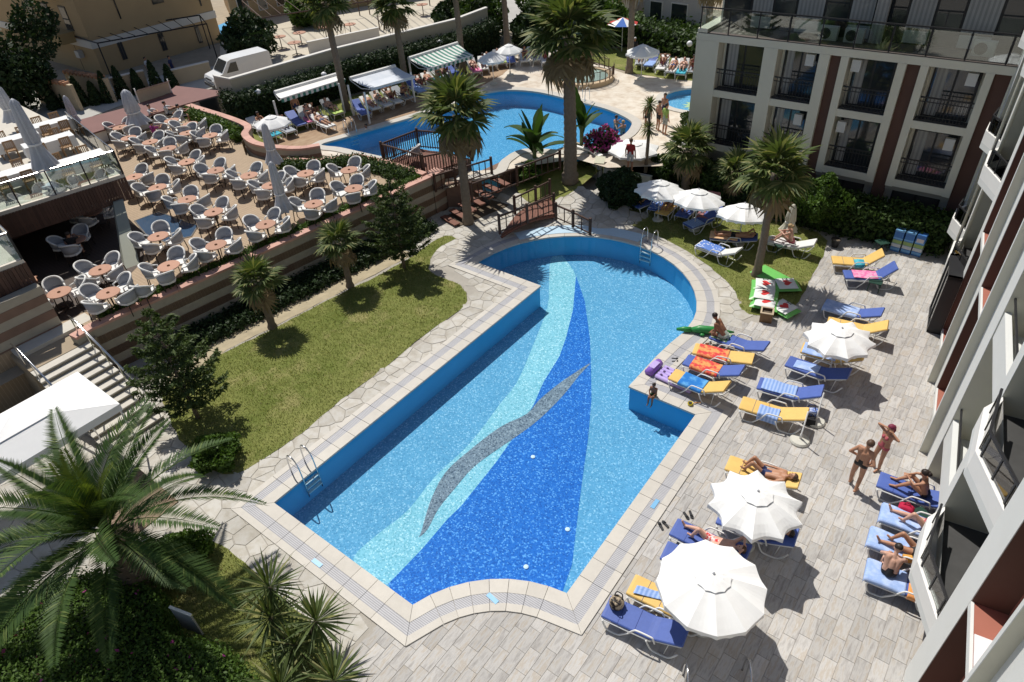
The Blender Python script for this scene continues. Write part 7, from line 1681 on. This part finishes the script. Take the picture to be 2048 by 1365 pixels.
MB().box((-.03, 0, .45), (.12, 1.7, .2)).build('bumper', M('bumper_grey', (.12, .12, .12), .6), van); MB().box((-.005, 0, .83), (.05, 1.0, .08)).build('grille', BLACK, van)
# garden boundary wall above the hedge
gwl = [Vector((x-1.35, y+.45)) for x, y in hb_]; t = thing('boundary_wall', 'long cream wall above the hedge behind the awnings', 'wall'); poly = [tuple(p) for p in gwl]+[tuple(p+Vector((-.22, .07))) for p in gwl[::-1]]
MB().prism(poly, ZU-.1, ZU+2.55).build('wall', M('cream_wall', (.50, .44, .34), .85, .1, .8, 30, .1, dirt=.15), t); MB().prism([tuple(p+Vector((.05, -.02))) for p in gwl]+[tuple(p+Vector((-.27, .09))) for p in gwl[::-1]], ZU+2.551, ZU+2.63).build('cap', OFFW, t)
# yellow house, left
XH = -58.0; yh = thing('yellow_house', 'ochre apartment house with white band and dark windows, top left', 'building'); ya = on_x(187, 100, XH)[0]; yb = on_x(442, 70, XH)[0]; zb_ = on_x(300, 62, XH)[1]
MB().span(XH-20, XH, ya, yb, ZU-.2, 22).build('wall', YEL, yh); MB().span(XH-20, XH+.06, ya-.06, yb+.06, zb_-.25, zb_+.3).build('white_band', OFFW, yh)
def hwin(pxa, pya, pxb, pyb, nm='window'):
    y0, z1 = on_x(pxa, pya, XH); y1, z0 = on_x(pxb, pyb, XH); z0, z1 = min(z0, z1), max(z0, z1)
    f_ = MB().span(XH, XH+.05, y0, y1, z0, z1).build(nm, M('window_frame_dark', (.05, .045, .04), .5), yh); MB().span(XH+.05, XH+.06, y0+.06, (y0+y1)/2-.03, z0+.06, z1-.06).build('pane', GLASSD, f_); MB().span(XH+.05, XH+.06, (y0+y1)/2+.03, y1-.06, z0+.06, z1-.06).build('pane', GLASSD, f_)
for q in ((218, -20, 243, 38), (385, -40, 404, 12), (292, -30, 328, 5), (232, 84, 256, 118), (314, 68, 336, 100), (388, 55, 406, 85)): hwin(*q)
for i, (x, z) in enumerate([(-61, 4.2), (-64, 4.2), (-67, 4.2), (-61, 7.6), (-64, 7.6), (-67, 7.6)]): 
    w = MB().span(x, x+1.1, ya-.05, ya, z, z+1.7).build('window', M('window_frame_dark', (.05, .045, .04), .5), yh); MB().span(x+.1, x+1.0, ya-.06, ya-.05, z+.1, z+1.6).build('pane', GLASSD, w)
for z in (3.4, 6.8): MB().span(-66.5, -60.2, ya-1.2, ya-.02, z, z+.75).build('balcony', YELD, yh); MB().span(-66.5, -60.2, ya-1.2, ya-1.12, z+1.1, z+1.16).build('balcony_rail', BLACK, yh)
MB().span(-60.6, -60.0, ya-.4, ya-.02, 2.3, 2.8).build('ac_unit', ACM, yh)
# pergola and lane walls before the yellow house
def beam_frame(name, label, pts, top, n_cross, zg=ZU, mat=None):
    t = thing(name, label, 'pergola'); mt = mat or BLACK; P = [Vector(P3(*p, zg)) for p in pts]
    for p in P: MB().tube([p, p+Vector((0, 0, top))], .05, 6).build('post', mt, t)
    for i in range(len(P)): a, b = P[i], P[(i+1) % len(P)]; MB().tube([a+Vector((0, 0, top)), b+Vector((0, 0, top))], .05, 6).build('beam', mt, t)
    for k in range(1, n_cross): a, b = P[0].lerp(P[1], k/n_cross), P[3].lerp(P[2], k/n_cross); MB().tube([a+Vector((0, 0, top+.05)), b+Vector((0, 0, top+.05))], .03, 5).build('rafter', mt, t)
beam_frame('pergola', 'black metal pergola along the yellow house', [(225, 160), (435, 118), (420, 98), (170, 140)], 2.6, 9)
beam_frame('pergola', 'bare pergola in the courtyard beyond the garden wall', [(540, 100), (760, 62), (720, 32), (500, 60)], 2.4, 12, mat=WOOD_D)
beam_frame('pergola', 'second bare pergola farther right in the courtyard', [(770, 60), (900, 36), (860, 12), (740, 30)], 2.4, 9, mat=WOOD_D)
def low_wall(label, a, b, h, mat, tiles=False, zg=ZU):
    p, q = Vector(P3(*a, zg)), Vector(P3(*b, zg)); ang = math.atan2(q.y-p.y, q.x-p.x); t = thing('lane_wall', label, 'wall', (p.x, p.y, zg), ang, 'walls along the lane'); L = (q-p).length
    MB().span(0, L, -.12, .12, -.1, h).build('wall', mat, t)
    if tiles:
        for k in range(max(2, int(L/.45))): MB().tube([(k*.45+.2, -.2, h+.03), (k*.45+.2, .2, h+.03)], .13, 6).build('tile', M('roof_tile_clay', (.40, .20, .11), .8, .2, 5, rnd=.2), t)
    else: MB().span(-.03, L+.03, -.16, .16, h, h+.07).build('cap', OFFW, t)
CRW = M('cream_lane_wall', (.47, .38, .26), .85, .1, 1, dirt=.15)
low_wall('tile-topped cream wall left in the lane', (85, 205), (165, 222), 1.7, CRW, True); low_wall('cream wall with terracotta edge in the lane', (150, 190), (232, 205), 1.6, CRW, True); low_wall('low cream wall beside the conifers', (235, 196), (300, 180), 1.3, CRW); low_wall('cream wall between the pergola and the van', (345, 172), (425, 152), 1.0, CRW); low_wall('low white wall of the courtyard', (620, 110), (760, 80), .9, OFFW)
struct(MB().prism(ats([(440, 150), (440, 60), (560, 20), (980, -30), (1000, 30), (930, 60), (520, 140)], ZU), None, ZU+.012).build('courtyard', M('pale_paving', (.52, .47, .38), .9, .15, .8, co='World', dirt=.2)))
struct(MB().prism(ats([(428, 55), (470, 38), (470, 70), (432, 82)], ZU), None, ZU+.03).build('neighbour_pool', M('bright_pool_water', (.08, .36, .66), .12, .15, 2)))
struct(MB().prism(ats([(-80, 330), (-80, 150), (160, 190), (330, 150), (445, 130), (460, 190), (350, 172), (180, 235), (60, 300)], ZU), None, ZU+.008).build('lane', CONC))
struct(MB().prism(ats([(930, 20), (960, -30), (1150, -30), (1120, 60), (1000, 62)], ZU), None, ZU+.014).build('street', CONC))
# far houses
def box_house(name, label, pts, h, mat, wins, roof=None):
    P = ats(pts, ZU); t = thing(name, label, 'building'); MB().prism(P, ZU-.1, ZU+h).build('wall', mat, t); MB().prism(offset(P if area2(P) > 0 else P[::-1], .15), ZU+h+.002, ZU+h+.2).build('roof', roof or OFFW, t)
    (ax, ay), (bx, by) = P[0], P[1]; ang = math.atan2(by-ay, bx-ax); L = math.dist(P[0], P[1]); s = 1 if area2(P) > 0 else -1; nx, ny = s*math.sin(ang), -s*math.cos(ang)
    for u, z, w, hh in wins:
        x, y = ax+(bx-ax)*u+nx*.02, ay+(by-ay)*u+ny*.02; f_ = MB().box((x, y, ZU+z), (w+.16, .06, hh+.16), ang).build('window', OFFW, t); MB().box((x+nx*.035, y+ny*.035, ZU+z), (w, .02, hh), ang).build('pane', GLASSD, f_)
    return t
box_house('white_house', 'small grey-white house with square windows beyond the far hedge', [(1285, 72), (1398, 92), (1420, 30), (1310, 10)], 3.4, M('grey_white_render', (.46, .43, .41), .85, .08, 1), [(.22, 1.9, 1.0, 1.2), (.62, 1.9, 1.3, 1.3)])
box_house('courtyard_house', 'ochre house with a blue curtain behind the courtyard', [(470, 52), (590, 22), (560, -10), (450, 10)], 6, YEL, [(.2, 1.4, 1.0, 2.0), (.5, 1.5, .8, 1.4), (.8, 1.5, .8, 1.4)])
box_house('brown_roof_house', 'house with brown roofs behind the courtyard pergolas', [(640, 28), (880, -12), (860, -60), (600, -20)], 3.0, YELD, [(.2, 1.5, 1.2, 1.5), (.5, 1.5, 1.2, 1.5), (.8, 1.5, 1.2, 1.5)], MAROON)
box_house('cream_house', 'cream house at the top edge right of the palms', [(1130, 10), (1270, 30), (1290, -30), (1150, -50)], 4.5, CREAM, [(.3, 1.6, 1.2, 1.4), (.7, 1.6, 1.2, 1.4)])
# courtyard tables
for i, (px, py) in enumerate([(560, 80), (600, 72), (650, 60), (590, 92), (845, 15), (700, 55)]):
    p = at(px, py, ZU+.7); dup(tb0, 'round table in the courtyard beyond the wall, %s from the left' % ('second', 'fourth', 'fifth', 'third', 'rightmost', 'sixth')[i], (p.x, p.y, ZU), 0, TB_K, 'courtyard tables', 1.3)
# raised flower trough lawn edge at upper right
for o in list(bpy.data.objects):
    if '_used' in o.keys():
        if not o['_used']:
            for c in list(o.children): bpy.data.objects.remove(c)
            bpy.data.objects.remove(o); continue
        del o['_used']
for o in list(bpy.data.objects):
    if '_used' in o.keys(): del o['_used']

bpy.data.scenes.remove(TMP)
